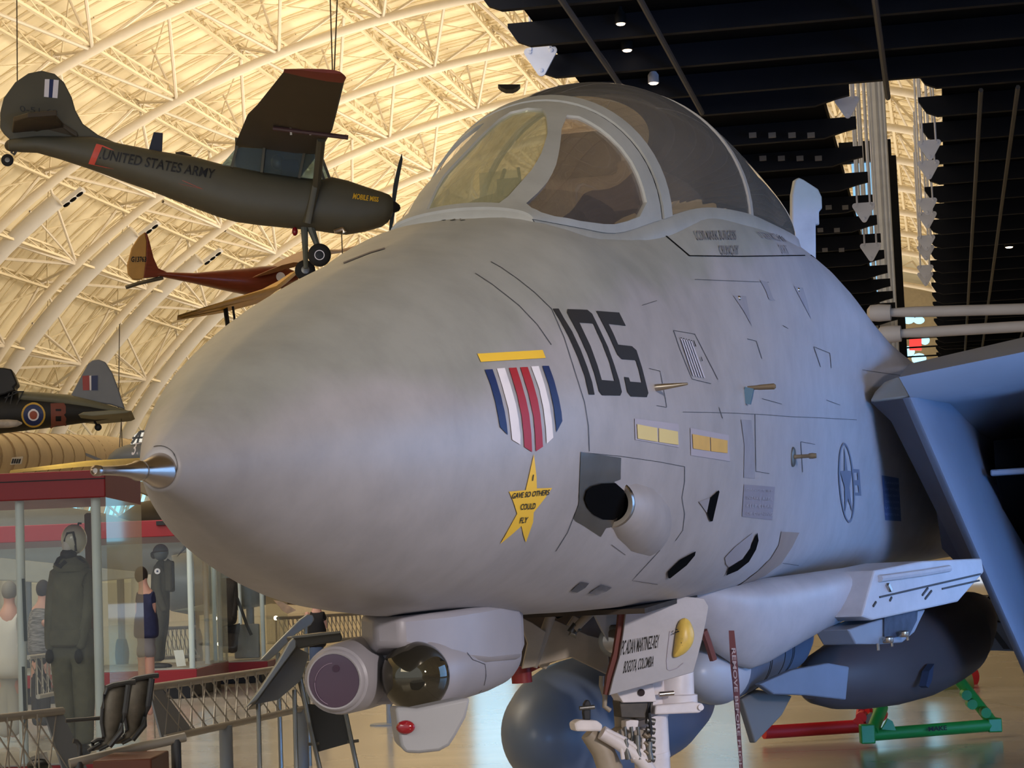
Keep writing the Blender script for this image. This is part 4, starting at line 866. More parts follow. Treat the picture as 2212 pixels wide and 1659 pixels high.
# ---- nose gear bay, struts and doors (all on the jet)
G = PX(1380, 1500, 10.5, radians(14))
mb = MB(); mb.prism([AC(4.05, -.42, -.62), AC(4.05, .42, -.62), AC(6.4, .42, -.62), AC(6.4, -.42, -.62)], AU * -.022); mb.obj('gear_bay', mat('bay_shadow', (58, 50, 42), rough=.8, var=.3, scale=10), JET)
def gp(name, poly, Yo=0.0, th=.03, m=m_cream, bevel=.004, label=None, smooth=False):
    mb = MB(); mb.prism([G(x, y, Yo) for x, y in poly], -G.n * th); return mb.obj(name, m, JET, smooth=smooth, bevel=bevel, label=label)
def gt(name, pts, r, m=m_white, Yo=0.0, n=12, label=None, par=None):
    mb = MB(); mb.tube([G(x, y, Yo) for x, y in pts], r, n); return mb.obj(name, m, par or JET, label=label)
gp('bay_door', [(1200, 1340), (1270, 1372), (1300, 1380), (1315, 1420), (1318, 1460), (1236, 1420), (1152, 1440), (1150, 1395), (1180, 1345)], -.15, .03, m_cream, label='folded cream bay door left of the nose leg')
gp('bay_door', [(1150, 1345), (1180, 1365), (1158, 1440), (1128, 1445), (1140, 1390), (1120, 1330)], .05, .02, m_cream, label='narrow cream bay door beside the chin pod')
gp('bay_door', [(1270, 1300), (1345, 1308), (1340, 1345), (1316, 1392), (1290, 1340)], .10, .03, mat('pale_door', (170, 170, 172), rough=.5), label='small grey triangular door')
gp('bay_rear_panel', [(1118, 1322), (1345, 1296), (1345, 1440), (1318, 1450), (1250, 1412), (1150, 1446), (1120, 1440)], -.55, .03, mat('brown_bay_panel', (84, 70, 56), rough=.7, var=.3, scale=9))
gp('bay_rib', [(1165, 1440), (1240, 1330), (1252, 1336), (1180, 1446)], -.3, .03, m_cream)
gt('hydraulic_hose', [(1196, 1325), (1205, 1334), (1215, 1330), (1222, 1316), (1228, 1308)], .006, m_dark)
gt('drag_brace', [(1240, 1360), (1275, 1325), (1290, 1312)], .02, m_cream); gt('drag_brace', [(1150, 1440), (1190, 1330)], .025, m_cream)
gt('hydraulic_joint', [(1232, 1366), (1242, 1372), (1250, 1362), (1240, 1352), (1232, 1366)], .018, m_dsteel)
gt('red_bar', [(1120, 1455), (1160, 1435), (1192, 1420)], .022, mat('dark_red_paint', (120, 30, 26), rough=.5), Yo=-.4); gt('red_bar', [(1125, 1440), (1128, 1475)], .05, MATS['dark_red_paint'], Yo=-.4)
# landing light behind the door
mb = MB(); mb.lathe(G(1328, 1385, .10), G.n + np.array([-.5, 0, 0]), [(-.08, .04), (0, .075), (.008, .078), (.012, .07)], 26); mb.obj('landing_light', m_dsteel, JET, label='round landing light behind the gear door')
MB().lathe(G(1328, 1385, .10) + unit(G.n + np.array([-.5, 0, 0])) * .008, G.n + np.array([-.5, 0, 0]), [(0, .068), (.006, .05), (.008, .001)], 24).obj('light_lens', mat('lamp_glass', (150, 140, 128), rough=.08, metal=.7), JET)
# main strut
gt('strut', [(1400, 1470), (1405, 1570), (1412, 1700), (1418, 1880)], .085, m_white, label='thick white nose leg'); gt('strut_sleeve', [(1345, 1480), (1350, 1560), (1352, 1610)], .05, m_cream)
gp('strut_block', [(1322, 1480), (1412, 1478), (1418, 1516), (1346, 1518)], .16, .14, m_white, label='white block with a round hole on the nose leg')
MB().lathe(G(1385, 1496, .165), G.n, [(0, .017), (.004, .017)], 20).obj('block_hole', mat('dark_brown_hole', (40, 22, 16), rough=.7), JET)
gp('strut_box', [(1338, 1515), (1412, 1515), (1405, 1552), (1342, 1550)], .13, .12, mat('grimy_box', (70, 62, 50), rough=.5, var=.35, scale=14), label='grimy dark box on the nose leg')
gp('steering_block', [(1352, 1558), (1362, 1555), (1380, 1556), (1378, 1575), (1366, 1582), (1352, 1574)], .16, .08, m_white); gp('steering_block', [(1332, 1580), (1345, 1572), (1400, 1578), (1404, 1612), (1335, 1608)], .12, .12, m_cream)
for x in (1350, 1364, 1378): gt('hydraulic_line', [(x, 1570), (x + 2, 1590), (x - 2, 1615), (x + 4, 1640)], .007, m_dsteel, .17)
for k, y in enumerate((1556, 1576, 1596, 1616, 1636)): gt('strut_clamp', [(1396, y), (1414, y + 4)], .016, m_dsteel, .14)
gt('hydraulic_line', [(1408, 1500), (1402, 1540), (1406, 1580), (1398, 1620), (1402, 1660)], .009, m_blackp, .15); gt('hydraulic_line', [(1300, 1460), (1299, 1480), (1307, 1505), (1306, 1526), (1318, 1535)], .012, m_cream, .12)
# steering cylinder on the right
gp('actuator_plate', [(1416, 1524), (1500, 1516), (1519, 1520), (1521, 1530), (1512, 1540), (1414, 1544)], .14, .08, m_white, .008, label='white actuator arm right of the nose leg')
mb = MB(); mb.lathe(G(1462, 1524, .02), np.array([0.02, 0, 1.0]), [(0, .10), (.05, .10), (.055, .085), (.30, .085), (.32, .07)], 28); mb.obj('actuator_drum', m_white, JET, label='white drum right of the nose leg')
gt('actuator_rod', [(1424, 1500), (1455, 1497)], .012, m_steel, .15)
MB().lathe(G(1514, 1528, .15), G.n, [(-.03, .014), (.004, .014)], 14).obj('arm_eye', m_white, JET)
# launch bar, towards lower left
gt('launch_bar', [(1300, 1582), (1335, 1603), (1385, 1640), (1410, 1675)], .034, m_white, .18, label='white launch bar link'); gt('launch_bar', [(1270, 1583), (1300, 1618), (1318, 1660), (1326, 1760)], [.04, .055, .06, .06], m_cream, .1)
gt('launch_bar_rib', [(1308, 1577), (1350, 1597), (1378, 1618), (1392, 1630)], .012, m_white, .2)
for k in range(6): gt('strut_fitting', [(1338 + 13 * k, 1588 + 7 * (k % 3)), (1342 + 12 * k, 1612 + 9 * (k % 2)), (1346 + 12 * k, 1640)], .010 + .004 * (k % 2), m_dsteel if k % 2 else m_white, .2)
for k in range(4): gt('strut_fitting', [(1390, 1585 + 18 * k), (1398, 1592 + 18 * k), (1404, 1588 + 18 * k)], .012, m_olive, .2)
gt('strut_collar', [(1398, 1546), (1402, 1558)], .10, m_white); gt('strut_collar', [(1404, 1628), (1406, 1640)], .095, m_white)
gp('launch_bar_head', [(1240, 1563), (1252, 1555), (1290, 1556), (1303, 1566), (1300, 1580), (1244, 1580)], .26, .10, m_white, .01, label='worn white head of the launch bar')
gp('launch_bar_hook', [(1262, 1520), (1267, 1512), (1273, 1512), (1277, 1520), (1276, 1556), (1262, 1556), (1260, 1540)], .24, .03, m_blackp, .006)
gt('hook_pin', [(1252, 1530), (1284, 1527)], .010, m_dsteel, .25)
# big strut door with a round yellow approach light
dpoly = [(1354, 1293), (1390, 1286), (1428, 1283), (1462, 1287), (1505, 1291), (1521, 1293), (1531, 1310), (1525, 1345), (1516, 1385), (1507, 1420), (1498, 1452), (1450, 1466), (1408, 1477), (1360, 1490), (1316, 1502), (1325, 1465), (1338, 1420), (1346, 1370), (1351, 1330)]
DP = PX(1420, 1390, 10.15, radians(10))
mb = MB(); mb.prism([DP(x, y) for x, y in dpoly], -DP.n * .025); mb.obj('gear_door', jpaint, JET, smooth=False, bevel=.003, label='pale nose gear door with printed name')
mb = MB(); e = [(1352, 1293), (1346, 1370), (1338, 1420), (1325, 1465), (1314, 1502), (1306, 1500), (1312, 1460), (1326, 1410), (1334, 1360), (1340, 1296)]
mb.prism([DP(x, y, -.026) for x, y in e], -DP.n * .04); mb.obj('door_edge', mat('oxide_red_edge', (104, 44, 32), rough=.6, var=.1), JET, smooth=False, label='oxide red edge of the nose gear door')
q5 = lambda x, y: (1200 + x / 4.495, 1290 + y / 4.495)
for s_, q_ in (('PC ADAN MARTINEZ-REY', [(655, 420), (1010, 362), (1000, 490), (632, 568)]), ('BOGOTA, COLOMBIA', [(675, 620), (962, 568), (945, 690), (650, 762)])):
    text_px('door_lettering', s_, [q5(x, y) for x, y in q_], m_black, surf=lambda x, y: DP(x, y, .002), bold=.01)
cl = DP(*q5(1235, 385)); 
mb = MB(); c5 = q5(1245, 390)
outl = [(1250, 178), (1300, 215), (1335, 290), (1350, 370), (1335, 450), (1290, 520), (1230, 570), (1160, 600), (1122, 595), (1135, 520), (1150, 400), (1165, 290), (1190, 210)]
R0 = [DP(*q5(x, y)) for x, y in outl]; cm = sum(R0) / len(R0)
mb.loft([R0] + [[cm + (p - cm) * sqrt(1 - k * k) + DP.n * .055 * k for p in R0] for k in (.3, .55, .75, .9, .98)]); mb.obj('approach_light', mat('mottled_yellow_lens', (226, 190, 92), rough=.35, var=.10, scale=30), JET, sub=1, label='bulging yellow lens on the nose gear door')
for dx, dy in ((0, 0), (14, 18), (-6, 26), (50, 90), (60, 110), (40, 128), (66, 136), (48, 150)):
    MB().lathe(DP(*q5(1180 + dx, 315 + dy), .045), DP.n, [(-.02, .0028), (.006, .0028)], 6).obj('lens_vent', m_black, JET)
ringp = [(1110, 330), (1090, 500), (1078, 620), (1085, 700), (1110, 712), (1180, 690), (1240, 640)]
mb = MB(); mb.tube([DP(*q5(x, y), .002) for x, y in ringp], .0025, 5); mb.obj('lens_gasket', m_pan, JET)
adopt(LAST('gear_door'), 'door_edge', 'door_lettering', 'lens_gasket', 'approach_light'); adopt(LAST('landing_light'), 'light_lens'); adopt(LAST('strut_block'), 'block_hole')
# ---- finned store with white nose under the belly (hangs from the jet: a thing of its own)
m_ms = mat('missile_blue_grey', (92, 102, 120), rough=.45, var=.08, scale=5); m_mw = mat('missile_nose_white', (168, 172, 182), rough=.35, var=.05)
MX = unit(AX + AP * .04); MC = at_y(1540, 1441, 11.35)
ms = thing('missile', 'blue grey finned missile with pale nose hanging under the jet belly', 'missile', MC)
mb = MB(); mb.lathe(MC, MX, [(-.40, .01), (-.385, .05), (-.32, .10), (-.18, .155), (-.05, .185), (.02, .196)], 40); mb.obj('nose_cover', m_mw, ms, label='pale rounded nose cover')
mb = MB(); mb.lathe(MC + MX * .02, MX, [(0, .197), (.30, .198), (1.9, .198), (2.2, .16)], 40); mb.obj('body', m_ms, ms)
mb = MB()
for t in (.55, .60, 1.0, 1.25, 1.3): mb.lathe(MC + MX * t, MX, [(0, .197), (.0, .2005), (.014, .2005), (.014, .197)], 40, cap=False)
mb.obj('band', m_blackp, ms)
M_ = PL(1500, 1500, 11.3, 2000, 1500, 13.0)
mb = MB(); mb.prism([M_(x, y, .25) for x, y in ((1641, 1478), (1712, 1447), (1790, 1432), (1835, 1440), (1828, 1512), (1740, 1502), (1672, 1500))], -M_.n * .04); mb.obj('fin', m_ms, ms, smooth=False, bevel=.008, label='swept blue fin')
mb = MB(); mb.prism([M_(x, y, .1) for x, y in ((1603, 1510), (1640, 1490), (1712, 1503), (1690, 1545), (1632, 1606))], -M_.n * .04); mb.obj('fin', mat('grey_olive_fin', (96, 94, 90), rough=.5), ms, smooth=False, bevel=.008, label='dark fin pointing down')
# red streamer hanging from the missile
st = thing('warning_streamer', 'long dark red ribbon with white lettering hanging from the missile', 'ribbon', M_(1590, 1659, .4))
pth = [(1580, 1362, 6), (1583, 1400, 7), (1586, 1440, 8), (1590, 1480, 7.5), (1592, 1520, 6.5), (1594, 1560, 5), (1597, 1600, 4.5), (1600, 1640, 4), (1602, 1680, 4)]
mb = MB(); mb.loft([[M_(x - w, y, .75 + .01 * sin(y)), M_(x + w, y, .75 + .015 * cos(y)), M_(x + w, y, .745 + .015 * cos(y)), M_(x - w, y, .745 + .01 * sin(y))] for x, y, w in pth]); mb.obj('ribbon', mat('maroon_webbing', (98, 52, 50), rough=.8, var=.15), st)
text_px('ribbon_lettering', 'REMOVE BEFORE FLIGHT', [(1589, 1400), (1604, 1680), (1599, 1680), (1580, 1400)], mat('ribbon_white', (164, 146, 142), rough=.7), parent=st, surf=lambda x, y: M_(x, y, .768), bold=.02)
mb = MB(); mb.tube([M_(x, y, .45) for x, y in ((1520, 1362), (1530, 1390), (1541, 1425))], .02, 6); mb.obj('pin_flag', mat('maroon_flag', (110, 66, 62), rough=.8), st)
# ---- big grey pallet fairing and rail (on the jet)
F_ = PL(1570, 1290, 10.6, 2110, 1250, 13.0)
prof = [(1562, 1284, 1296, .03), (1580, 1281, 1330, .10), (1605, 1278, 1372, .16), (1640, 1274, 1412, .20), (1675, 1270, 1436, .21), (1702, 1268, 1444, .20), (1735, 1264, 1432, .20), (1790, 1258, 1398, .20), (1850, 1250, 1362, .20), (1905, 1242, 1336, .18)]
mb = MB(); rings = []
for x, yt, yb, hw in prof:
    t_, b_ = F_(x - 8, yt - 18), F_(x, yb); c_ = (t_ + b_) / 2; h_ = (t_ - b_) / 2; r_ = []
    for a in np.linspace(0, 2 * pi, 33)[:-1]:
        ca, sa = cos(a), sin(a); wq = hw * (0.75 + .35 * sa)      # narrower keel
        r_.append(c_ + h_ * (abs(sa) ** .8) * (1 if sa >= 0 else -1) + F_.n * wq * ca - F_.n * .22)
    rings.append(r_)
mb.loft(rings); mb.obj('pallet_fairing', jpaint, JET, label='large wedge shaped grey fairing under the belly')
mb = MB(); mb.prism([F_(x, y, .05) for x, y in ((1890, 1232), (1990, 1212), (2121, 1206), (2126, 1236), (2098, 1268), (2070, 1300), (1960, 1324), (1886, 1340), (1862, 1332))], -F_.n * .35); mb.obj('weapon_rail', jpaint, JET, smooth=False, bevel=.01, label='long grey weapon rail')
mb = MB(); mb.tube([F_(x, y, .06) for x, y in ((1900, 1250), (1990, 1238), (2050, 1228))], .02, 8); mb.obj('rail_edge', jpaint, JET)
fb = None
mb = MB()
for a_, b_ in (((1900, 1290), (2118, 1240)), ((2035, 1272), (2115, 1254)), ((1992, 1286), (2004, 1270)), ((1998, 1294), (2012, 1276)), ((1892, 1300), (1886, 1310)), ((1922, 1298), (1926, 1290))): mb.bar(F_(*a_, .053), F_(*b_, .053), .01, .01)
mb.obj('rail_seam', m_line, JET)
mb = MB(); mb.bar(F_(1917, 1262, .06), F_(1924, 1276, .06), .02, .02); mb.obj('rail_pin', m_steel, JET)
mb = MB(); mb.prism([F_(x, y, -.02) for x, y in ((1832, 1360), (1900, 1338), (2000, 1316), (1976, 1366), (1950, 1388), (1902, 1392), (1850, 1392))], -F_.n * .2); mb.obj('ejector_rack', mat('rack_grey', (120, 124, 134), rough=.45, var=.08), JET, smooth=False, bevel=.008)
mb = MB(); mb.prism([F_(x, y, -.015) for x, y in ((1908, 1334), (1980, 1318), (1978, 1340), (1962, 1372), (1925, 1378), (1908, 1375))], F_.n * .008); mb.obj('rack_recess', mat('rack_dark', (52, 58, 72), rough=.6, var=.4, scale=16), JET, smooth=False)
for x, y in ((1918, 1386), (1952, 1373)):
    mb = MB(); mb.lathe(F_(x, y, .03), (0, 0, 1), [(-.008, .024), (.0, .03), (.02, .03), (.028, .02)], 18); mb.obj('rack_foot', m_steel, JET)
    mb = MB(); mb.tube([F_(x + 8, y + 2, .04), F_(x + 9, y + 10, .04)], .008, 8); mb.obj('rack_pin', m_steel, JET)
mb = MB(); mb.tube([F_(1896, 1390, .02), F_(1897, 1405, .02)], .010, 8); mb.obj('rack_pin', m_steel, JET)
# ---- dark store / pod behind with polished ring
W_ = PL(1700, 1400, 13.2, 2110, 1400, 15.2)
dp = thing('engine_pod', 'large dark brown and blue pod with polished ring behind the jet belly', 'pod', W_(1900, 1530))
m_brn = mat('dark_brown_pod', (66, 58, 58), rough=.42, var=.12, scale=2)
pr = [(1745, 1440, 1510), (1760, 1415, 1522), (1800, 1390, 1532), (1860, 1345, 1532), (1920, 1318, 1524), (1980, 1300, 1508), (2030, 1292, 1484), (2065, 1294, 1462)]
rings = []
for x, yt, yb in pr:
    t_, b_ = W_(x, yt), W_(x + 6, yb); c_ = (t_ + b_) / 2; h_ = (t_ - b_) / 2; hw = np.linalg.norm(h_) * .95
    rings.append([c_ + h_ * sin(a) + W_.n * hw * cos(a) for a in np.linspace(0, 2 * pi, 37)[:-1]])
mb = MB(); mb.loft(rings); mb.obj('pod_body', m_brn, dp)
mb = MB(); rr = []
for x, yt, yb in ((2048, 1293, 1474), (2072, 1284, 1460), (2092, 1278, 1448), (2108, 1282, 1418), (2112, 1300, 1390)):
    t_, b_ = W_(x, yt), W_(x - 10, yb); c_ = (t_ + b_) / 2; h_ = (t_ - b_) / 2; hw = np.linalg.norm(h_) * .8
    rr.append([c_ + h_ * sin(a) + W_.n * hw * cos(a) for a in np.linspace(0, 2 * pi, 33)[:-1]])
mb.loft(rr); mb.obj('pod_ring', mat('worn_steel_ring', (120, 112, 108), rough=.35, metal=.8, var=.1), dp, label='polished metal ring')
mb = MB(); mb.prism([W_(x, y, .3) for x, y in ((1985, 1482), (1992, 1450), (2003, 1434), (1998, 1470), (1990, 1486))], W_.n * .05); mb.obj('pod_vent', mat('vent_dark_blue', (40, 48, 66), rough=.5), dp, smooth=False)
mb = MB(); mb.prism([W_(x, y, -.2) for x, y in ((2006, 1482), (2040, 1468), (2042, 1480), (2028, 1484), (2010, 1484))], -W_.n * .1); mb.obj('pod_foot', m_blackp, dp, smooth=False)
# ---- fuel tank
m_tank = mat('tank_blue_grey', (104, 116, 134), rough=.35, var=.06, scale=2)
TC = at_y(1322, 1546, 13.3); tk = thing('fuel_tank', 'big smooth blue grey fuel tank low behind the nose leg', 'tank', TC - np.array([0, 0, .37]))
prf = [(-.7 - 1.2 * sin(radians(a)), .38 * cos(radians(a)) + .002) for a in (90, 86, 80, 72, 62, 50, 38, 25, 12, 0)] + [(.4, .38), (1.2, .36), (2.0, .29), (2.7, .15), (3.0, .01)]
mb = MB(); mb.lathe(TC, unit(AX * [1, 1, 0]), prf, 48); mb.obj('tank_body', m_tank, tk)
e_ = at_y(1292, 1497, 12.55); mb = MB(); mb.lathe(e_ - np.array([0, 0, 0]), unit(CAMP - e_), [(-.05, .055), (.0, .058), (.01, .05)], 22, up=(0.6, 0, 1)); o = mb.obj('tank_vent', m_blackp, tk); 
# main wheel beyond the tank
wc = at_y(1192, 1600, 16.6); wh = thing('landing_wheel', 'black aircraft tyre just visible behind the left side of the fuel tank', 'wheel', (wc[0], wc[1], wc[2] - .47))
mb = MB(); mb.lathe(wc - AP * .14, AP, [(0, .30), (.02, .40), (.06, .46), (.14, .475), (.22, .46), (.26, .40), (.28, .30)], 40); mb.obj('tyre', mat('tyre_rubber', (28, 27, 26), rough=.8, bump=.1), wh)
mb = MB(); mb.lathe(wc - AP * .15, AP, [(0, .05), (0, .26), (.02, .30), (.28, .30), (.30, .26), (.30, .05)], 30); mb.obj('hub', m_white, wh)
# ---- green and red tow stands on the floor, yellow drum
m_gr = mat('green_paint', (34, 132, 54), rough=.4, var=.1); m_rd = mat('bright_red_paint', (200, 36, 32), rough=.4, var=.1)
gs = thing('jack_stand', 'bright green tubular stand on the floor at lower right', 'stand', at_z(1990, 1592, 0))
Q = lambda x, y, z: at_z(x, y, z)
def gtube(nm, a, b, r, m, par): mb = MB(); mb.tube([a, b], r, 10); return mb.obj(nm, m, par)
a0 = at_z(1872, 1588, .10); a1 = at_z(2148, 1566, .10); yA, yB = a0[1], a1[1]
gtube('beam', a0, a1, .055, m_gr, gs)
b1 = at_y(2066, 1462, yB + .2); gtube('leg', a1, b1, .05, m_gr, gs)
c1 = at_y(1905, 1528, yA + .3); gtube('leg', at_y(1884, 1580, yA), c1, .055, m_gr, gs)
mb = MB(); gp_ = PX(1920, 1570, yA - .05); mb.prism([gp_(x, y) for x, y in ((1905, 1576), (1918, 1552), (1928, 1558), (1936, 1578))], -gp_.n * .05); mb.obj('bracket', m_gr, gs, smooth=False)
mb = MB(); mb.box(at_y(1873, 1585, yA - .02), (.06, 0, 0), (0, .06, 0), (0, 0, .08)); mb.obj('foot', m_gr, gs, bevel=.01); mb = MB(); mb.box(at_y(2147, 1566, yB - .02), (.06, 0, 0), (0, .06, 0), (0, 0, .06)); mb.obj('foot', m_gr, gs, bevel=.01)
for x, y in ((2098, 1520), (2128, 1538), (1898, 1537), (2086, 1500)):
    mb = MB(); mb.lathe(at_y(x, y, yB - .06), (0, 1, .1), [(-.05, .045), (.05, .045), (.06, .02)], 12); mb.obj('pin', m_gr, gs)
text_px('stand_lettering', 'MAKE', [(2005, 1570), (2045, 1567), (2046, 1577), (2006, 1580)], m_black, parent=gs, surf=lambda x, y: at_y(x, y, yA - .12 + (x - 1872) / 276 * (yB - yA)), bold=.03)
rs = thing('jack_stand', 'red tubular stand on the floor left of the green one', 'stand', at_z(1780, 1580, 0))
r0 = at_z(1650, 1582, .10); r1 = at_z(1880, 1567, .10); gtube('beam', r0, r1, .06, m_rd, rs)
mb = MB(); mb.tube([at_y(1880, 1567, r1[1]), at_y(1875, 1540, r1[1] + .2), at_y(1852, 1535, r1[1] + .2)], .06, 8); mb.obj('leg', m_rd, rs)
for x, y in ((1862, 1548), (1882, 1552), (1905, 1545), (1855, 1560)):
    mb = MB(); mb.lathe(at_y(x, y, r1[1] - .05), (0.3, 1, .1), [(-.06, .05), (.05, .05)], 10); mb.obj('coupling', m_rd if x != 1882 else m_dsteel, rs)
ye = thing('storage_drum', 'olive yellow drum lying behind the green stand', 'drum', at_z(2000, 1560, 0))
yc = at_y(1930, 1505, 27); mb = MB(); mb.lathe(yc, np.array([1.0, .25, .18]), [(0, .05), (.02, .16), (.9, .18), (1.0, .18), (1.02, .05)], 24); mb.obj('drum_body', mat('olive_yellow', (132, 124, 58), rough=.5, var=.1), ye)
rg = at_y(2088, 1462, 28); mb = MB(); mb.lathe(rg, (-.4, 1, 0), [(-.04, .11), (-.04, .165), (0, .185), (.04, .165), (.04, .11)], 26); o = mb.obj('fire_hose_wheel', m_rd, None); tag(o, 'round bright red wheel seen behind the top of the green stand', 'wheel')
# grey flap and linkage behind at far right
K_ = PX(2130, 1370, 17.0); fl = thing('aircraft_panel', 'pale blue grey hinged panel low at the right behind the jet', 'panel', K_(2130, 1402))
mb = MB(); mb.prism([K_(x, y) for x, y in ((2092, 1404), (2110, 1362), (2125, 1342), (2190, 1346), (2212, 1366), (2240, 1380), (2240, 1408))], -K_.n * .3); mb.obj('panel', mat('pale_blue_panel', (140, 148, 166), rough=.45, var=.05), fl, smooth=False, bevel=.01)
mb = MB(); mb.prism([K_(x, y, .01) for x, y in ((2140, 1365), (2152, 1362), (2182, 1402), (2168, 1402))], -K_.n * .01); mb.obj('stripe', mat('dark_grey_stripe', (70, 72, 76), rough=.5), fl, smooth=False)
mb = MB(); mb.prism([K_(x, y, -.1) for x, y in ((2108, 1330), (2120, 1300), (2140, 1285), (2160, 1320), (2212, 1350), (2240, 1300), (2240, 1385), (2190, 1352), (2130, 1345))], -K_.n * .4); mb.obj('housing', mat('dark_linkage', (52, 48, 44), rough=.6, var=.3, scale=8), fl, smooth=False)
for pts in (((2130, 1300), (2150, 1330), (2200, 1348)), ((2125, 1330), (2145, 1300), (2175, 1292)), ((2150, 1285), (2160, 1315), (2185, 1330))):
    mb = MB(); mb.tube([K_(x, y, .05) for x, y in pts], .03, 7); mb.obj('link', m_dsteel, fl)
# ================================================================== aircraft hanging in the hall
def sideloft(PF, st, n=20, pw=1.0):
    """fuselage from stations (x, y top, y bottom, half width in metres) traced on an upright plane"""
    rings = []
    for x, yt, yb, hw in st:
        t_, b_ = PF(x, yt), PF(x, yb); c_ = (t_ + b_) / 2; h_ = (t_ - b_) / 2
        rings.append([c_ + h_ * np.sign(sin(a)) * abs(sin(a)) ** pw + PF.n * hw * np.sign(cos(a)) * abs(cos(a)) ** pw for a in np.linspace(0, 2 * pi, n + 1)[:-1]])
    mb = MB(); mb.loft(rings); return mb
def pris(PF, poly, w0, th, name, m, par, bevel=0.0, label=None):
    mb = MB(); mb.prism([PF(x, y, w0) for x, y in poly], -PF.n * th); return mb.obj(name, m, par, smooth=False, bevel=bevel, label=label)
def wheel(PF, x, y, w, r, th, par, tyre, hubm, name='wheel'):
    c = PF(x, y, w); mb = MB(); mb.lathe(c - PF.n * th / 2, PF.n, [(0, r * .55), (th * .1, r * .85), (th * .3, r), (th * .7, r), (th * .9, r * .85), (th, r * .55)], 24); o = mb.obj(name, tyre, par)
    mb = MB(); mb.lathe(c - PF.n * th * .45, PF.n, [(0, r * .1), (0, r * .5), (th * .9, r * .5), (th * .98, r * .35), (th * .98, r * .1)], 20); mb.obj('hub', hubm, o); return o
m_od = mat('olive_drab', (84, 80, 64), rough=.55, var=.06, scale=2); m_odd = mat('dark_olive_wing', (72, 62, 46), rough=.6, var=.06, scale=1.5)
m_tyre = mat('tyre_rubber', (28, 27, 26)); m_orange = mat('orange_red_band', (214, 84, 66), rough=.5); m_wire = mat('hanging_wire', (90, 80, 66), rough=.5)
# ---- olive army spotter plane
BD = PX(500, 430, 43.0, radians(10))
bd = thing('spotter_plane', 'olive green high-wing army plane hanging at upper left, lettered UNITED STATES ARMY', 'aircraft', BD(500, 470))
st = [(15, 308, 318, .04), (20, 302, 326, .12), (45, 299, 328, .20), (80, 296, 329, .24), (130, 296, 343, .28), (200, 297, 366, .34), (260, 312, 388, .40), (340, 328, 416, .46), (420, 341, 448, .50), (475, 356, 468, .50), (510, 362, 478, .50), (560, 372, 485, .50), (640, 384, 493, .50), (690, 390, 498, .50), (715, 384, 502, .50), (750, 392, 506, .50), (790, 406, 499, .49), (825, 417, 489, .46), (838, 422, 480, .42), (845, 430, 470, .36)]
fm = sideloft(BD, st, 24, .8); fm.obj('fuselage', m_od, bd); bvb = bvh_of(fm)
fin = [(0, 243), (8, 211), (33, 177), (61, 158), (90, 152), (118, 159), (138, 177), (155, 210), (163, 238), (179, 267), (212, 291), (262, 313), (200, 330), (100, 330), (26, 305), (8, 288), (0, 276)]
pris(BD, fin, .05, .10, 'tail_fin', m_od, bd, .02)
pris(BD, [(97, 171), (107, 171), (105, 210), (95, 209)], .06, .015, 'fin_stripe', m_wht, bd, label='white fin stripe'); pris(BD, [(107, 171), (116, 172), (113, 211), (105, 210)], .06, .015, 'fin_stripe', m_navy, bd, label='navy fin stripe'); pris(BD, [(116, 172), (127, 173), (124, 212), (113, 211)], .06, .015, 'fin_stripe', m_wht, bd, label='white fin stripe')
text_px('serial_lettering', '0-51 62', [(42, 228), (126, 238), (124, 248), (44, 241)], mat('worn_black_letter', (50, 50, 50), rough=.6), parent=bd, surf=lambda x, y: BD(x, y, .062))
def dpoly_(pts): return [at_y(x, y, Y) for x, y, Y in pts]
mb = MB(); s_ = [(26, 292, 42.4), (29, 263, 41.4), (60, 254, 41.2), (123, 249, 41.4), (120, 256, 41.7), (136, 276, 42.3), (168, 296, 42.4), (171, 308, 42.5), (90, 303, 42.5)]
mb.prism(dpoly_(s_), (0, 0, .10)); mb.obj('tailplane', m_odd, bd, smooth=False, bevel=.02)
mb = MB(); mb.prism(dpoly_([(40, 300, 43.4), (95, 306, 43.5), (110, 318, 45.0), (55, 316, 45.0)]), (0, 0, .08)); mb.obj('tailplane', m_odd, bd, smooth=False)
# wings: airfoil sections from the root towards the viewer (right wing) and away (left wing)
def airf(te, le, th):
    te, le = A3(te), A3(le); u_ = np.array([0, 0, 1.0]); o_ = []
    for t, z in ((0, 0), (.3, .55), (.6, .95), (.85, .85), (.97, .45), (1, .0), (.97, -.25), (.7, -.35), (.3, -.22)): o_.append(te + (le - te) * t + u_ * th * z)
    return o_
mb = MB(); mb.loft([airf(at_y(508, 312, 42.6), at_y(690, 330, 42.9), .18), airf(at_y(535, 247, 40.2), at_y(718, 280, 40.4), .18), airf(at_y(556, 226, 39.4), at_y(727, 245, 39.6), .16), airf(at_y(612, 156, 37.3), at_y(744, 176, 37.5), .12)])
mb.obj('wing', m_odd, bd, label='near wing seen from below'); 
mb = MB(); mb.loft([airf(at_y(612, 156, 37.3), at_y(744, 176, 37.5), .13), airf(at_y(614, 149, 37.1), at_y(748, 168, 37.3), .10), airf(at_y(640, 150, 37.0), at_y(738, 158, 37.1), .05)]); mb.obj('wing_tip', mat('faded_red_tip', (136, 58, 46), rough=.5), bd, label='faded red wing tip')
mb = MB(); mb.loft([airf(at_y(508, 312, 43.8), at_y(690, 330, 44.0), .18), airf(at_y(500, 385, 48.2), at_y(640, 395, 48.4), .12)]); mb.obj('wing', m_odd, bd)
mb = MB(); mb.prism(dpoly_([(633, 252, 40.4), (655, 257, 40.4), (690, 263, 40.3), (706, 263, 40.2), (700, 276, 40.5), (650, 266, 40.6)]), (0, 0, -.02)); mb.obj('wing_flap_patch', mat('grey_green_patch', (84, 92, 76), rough=.6), bd, smooth=False)
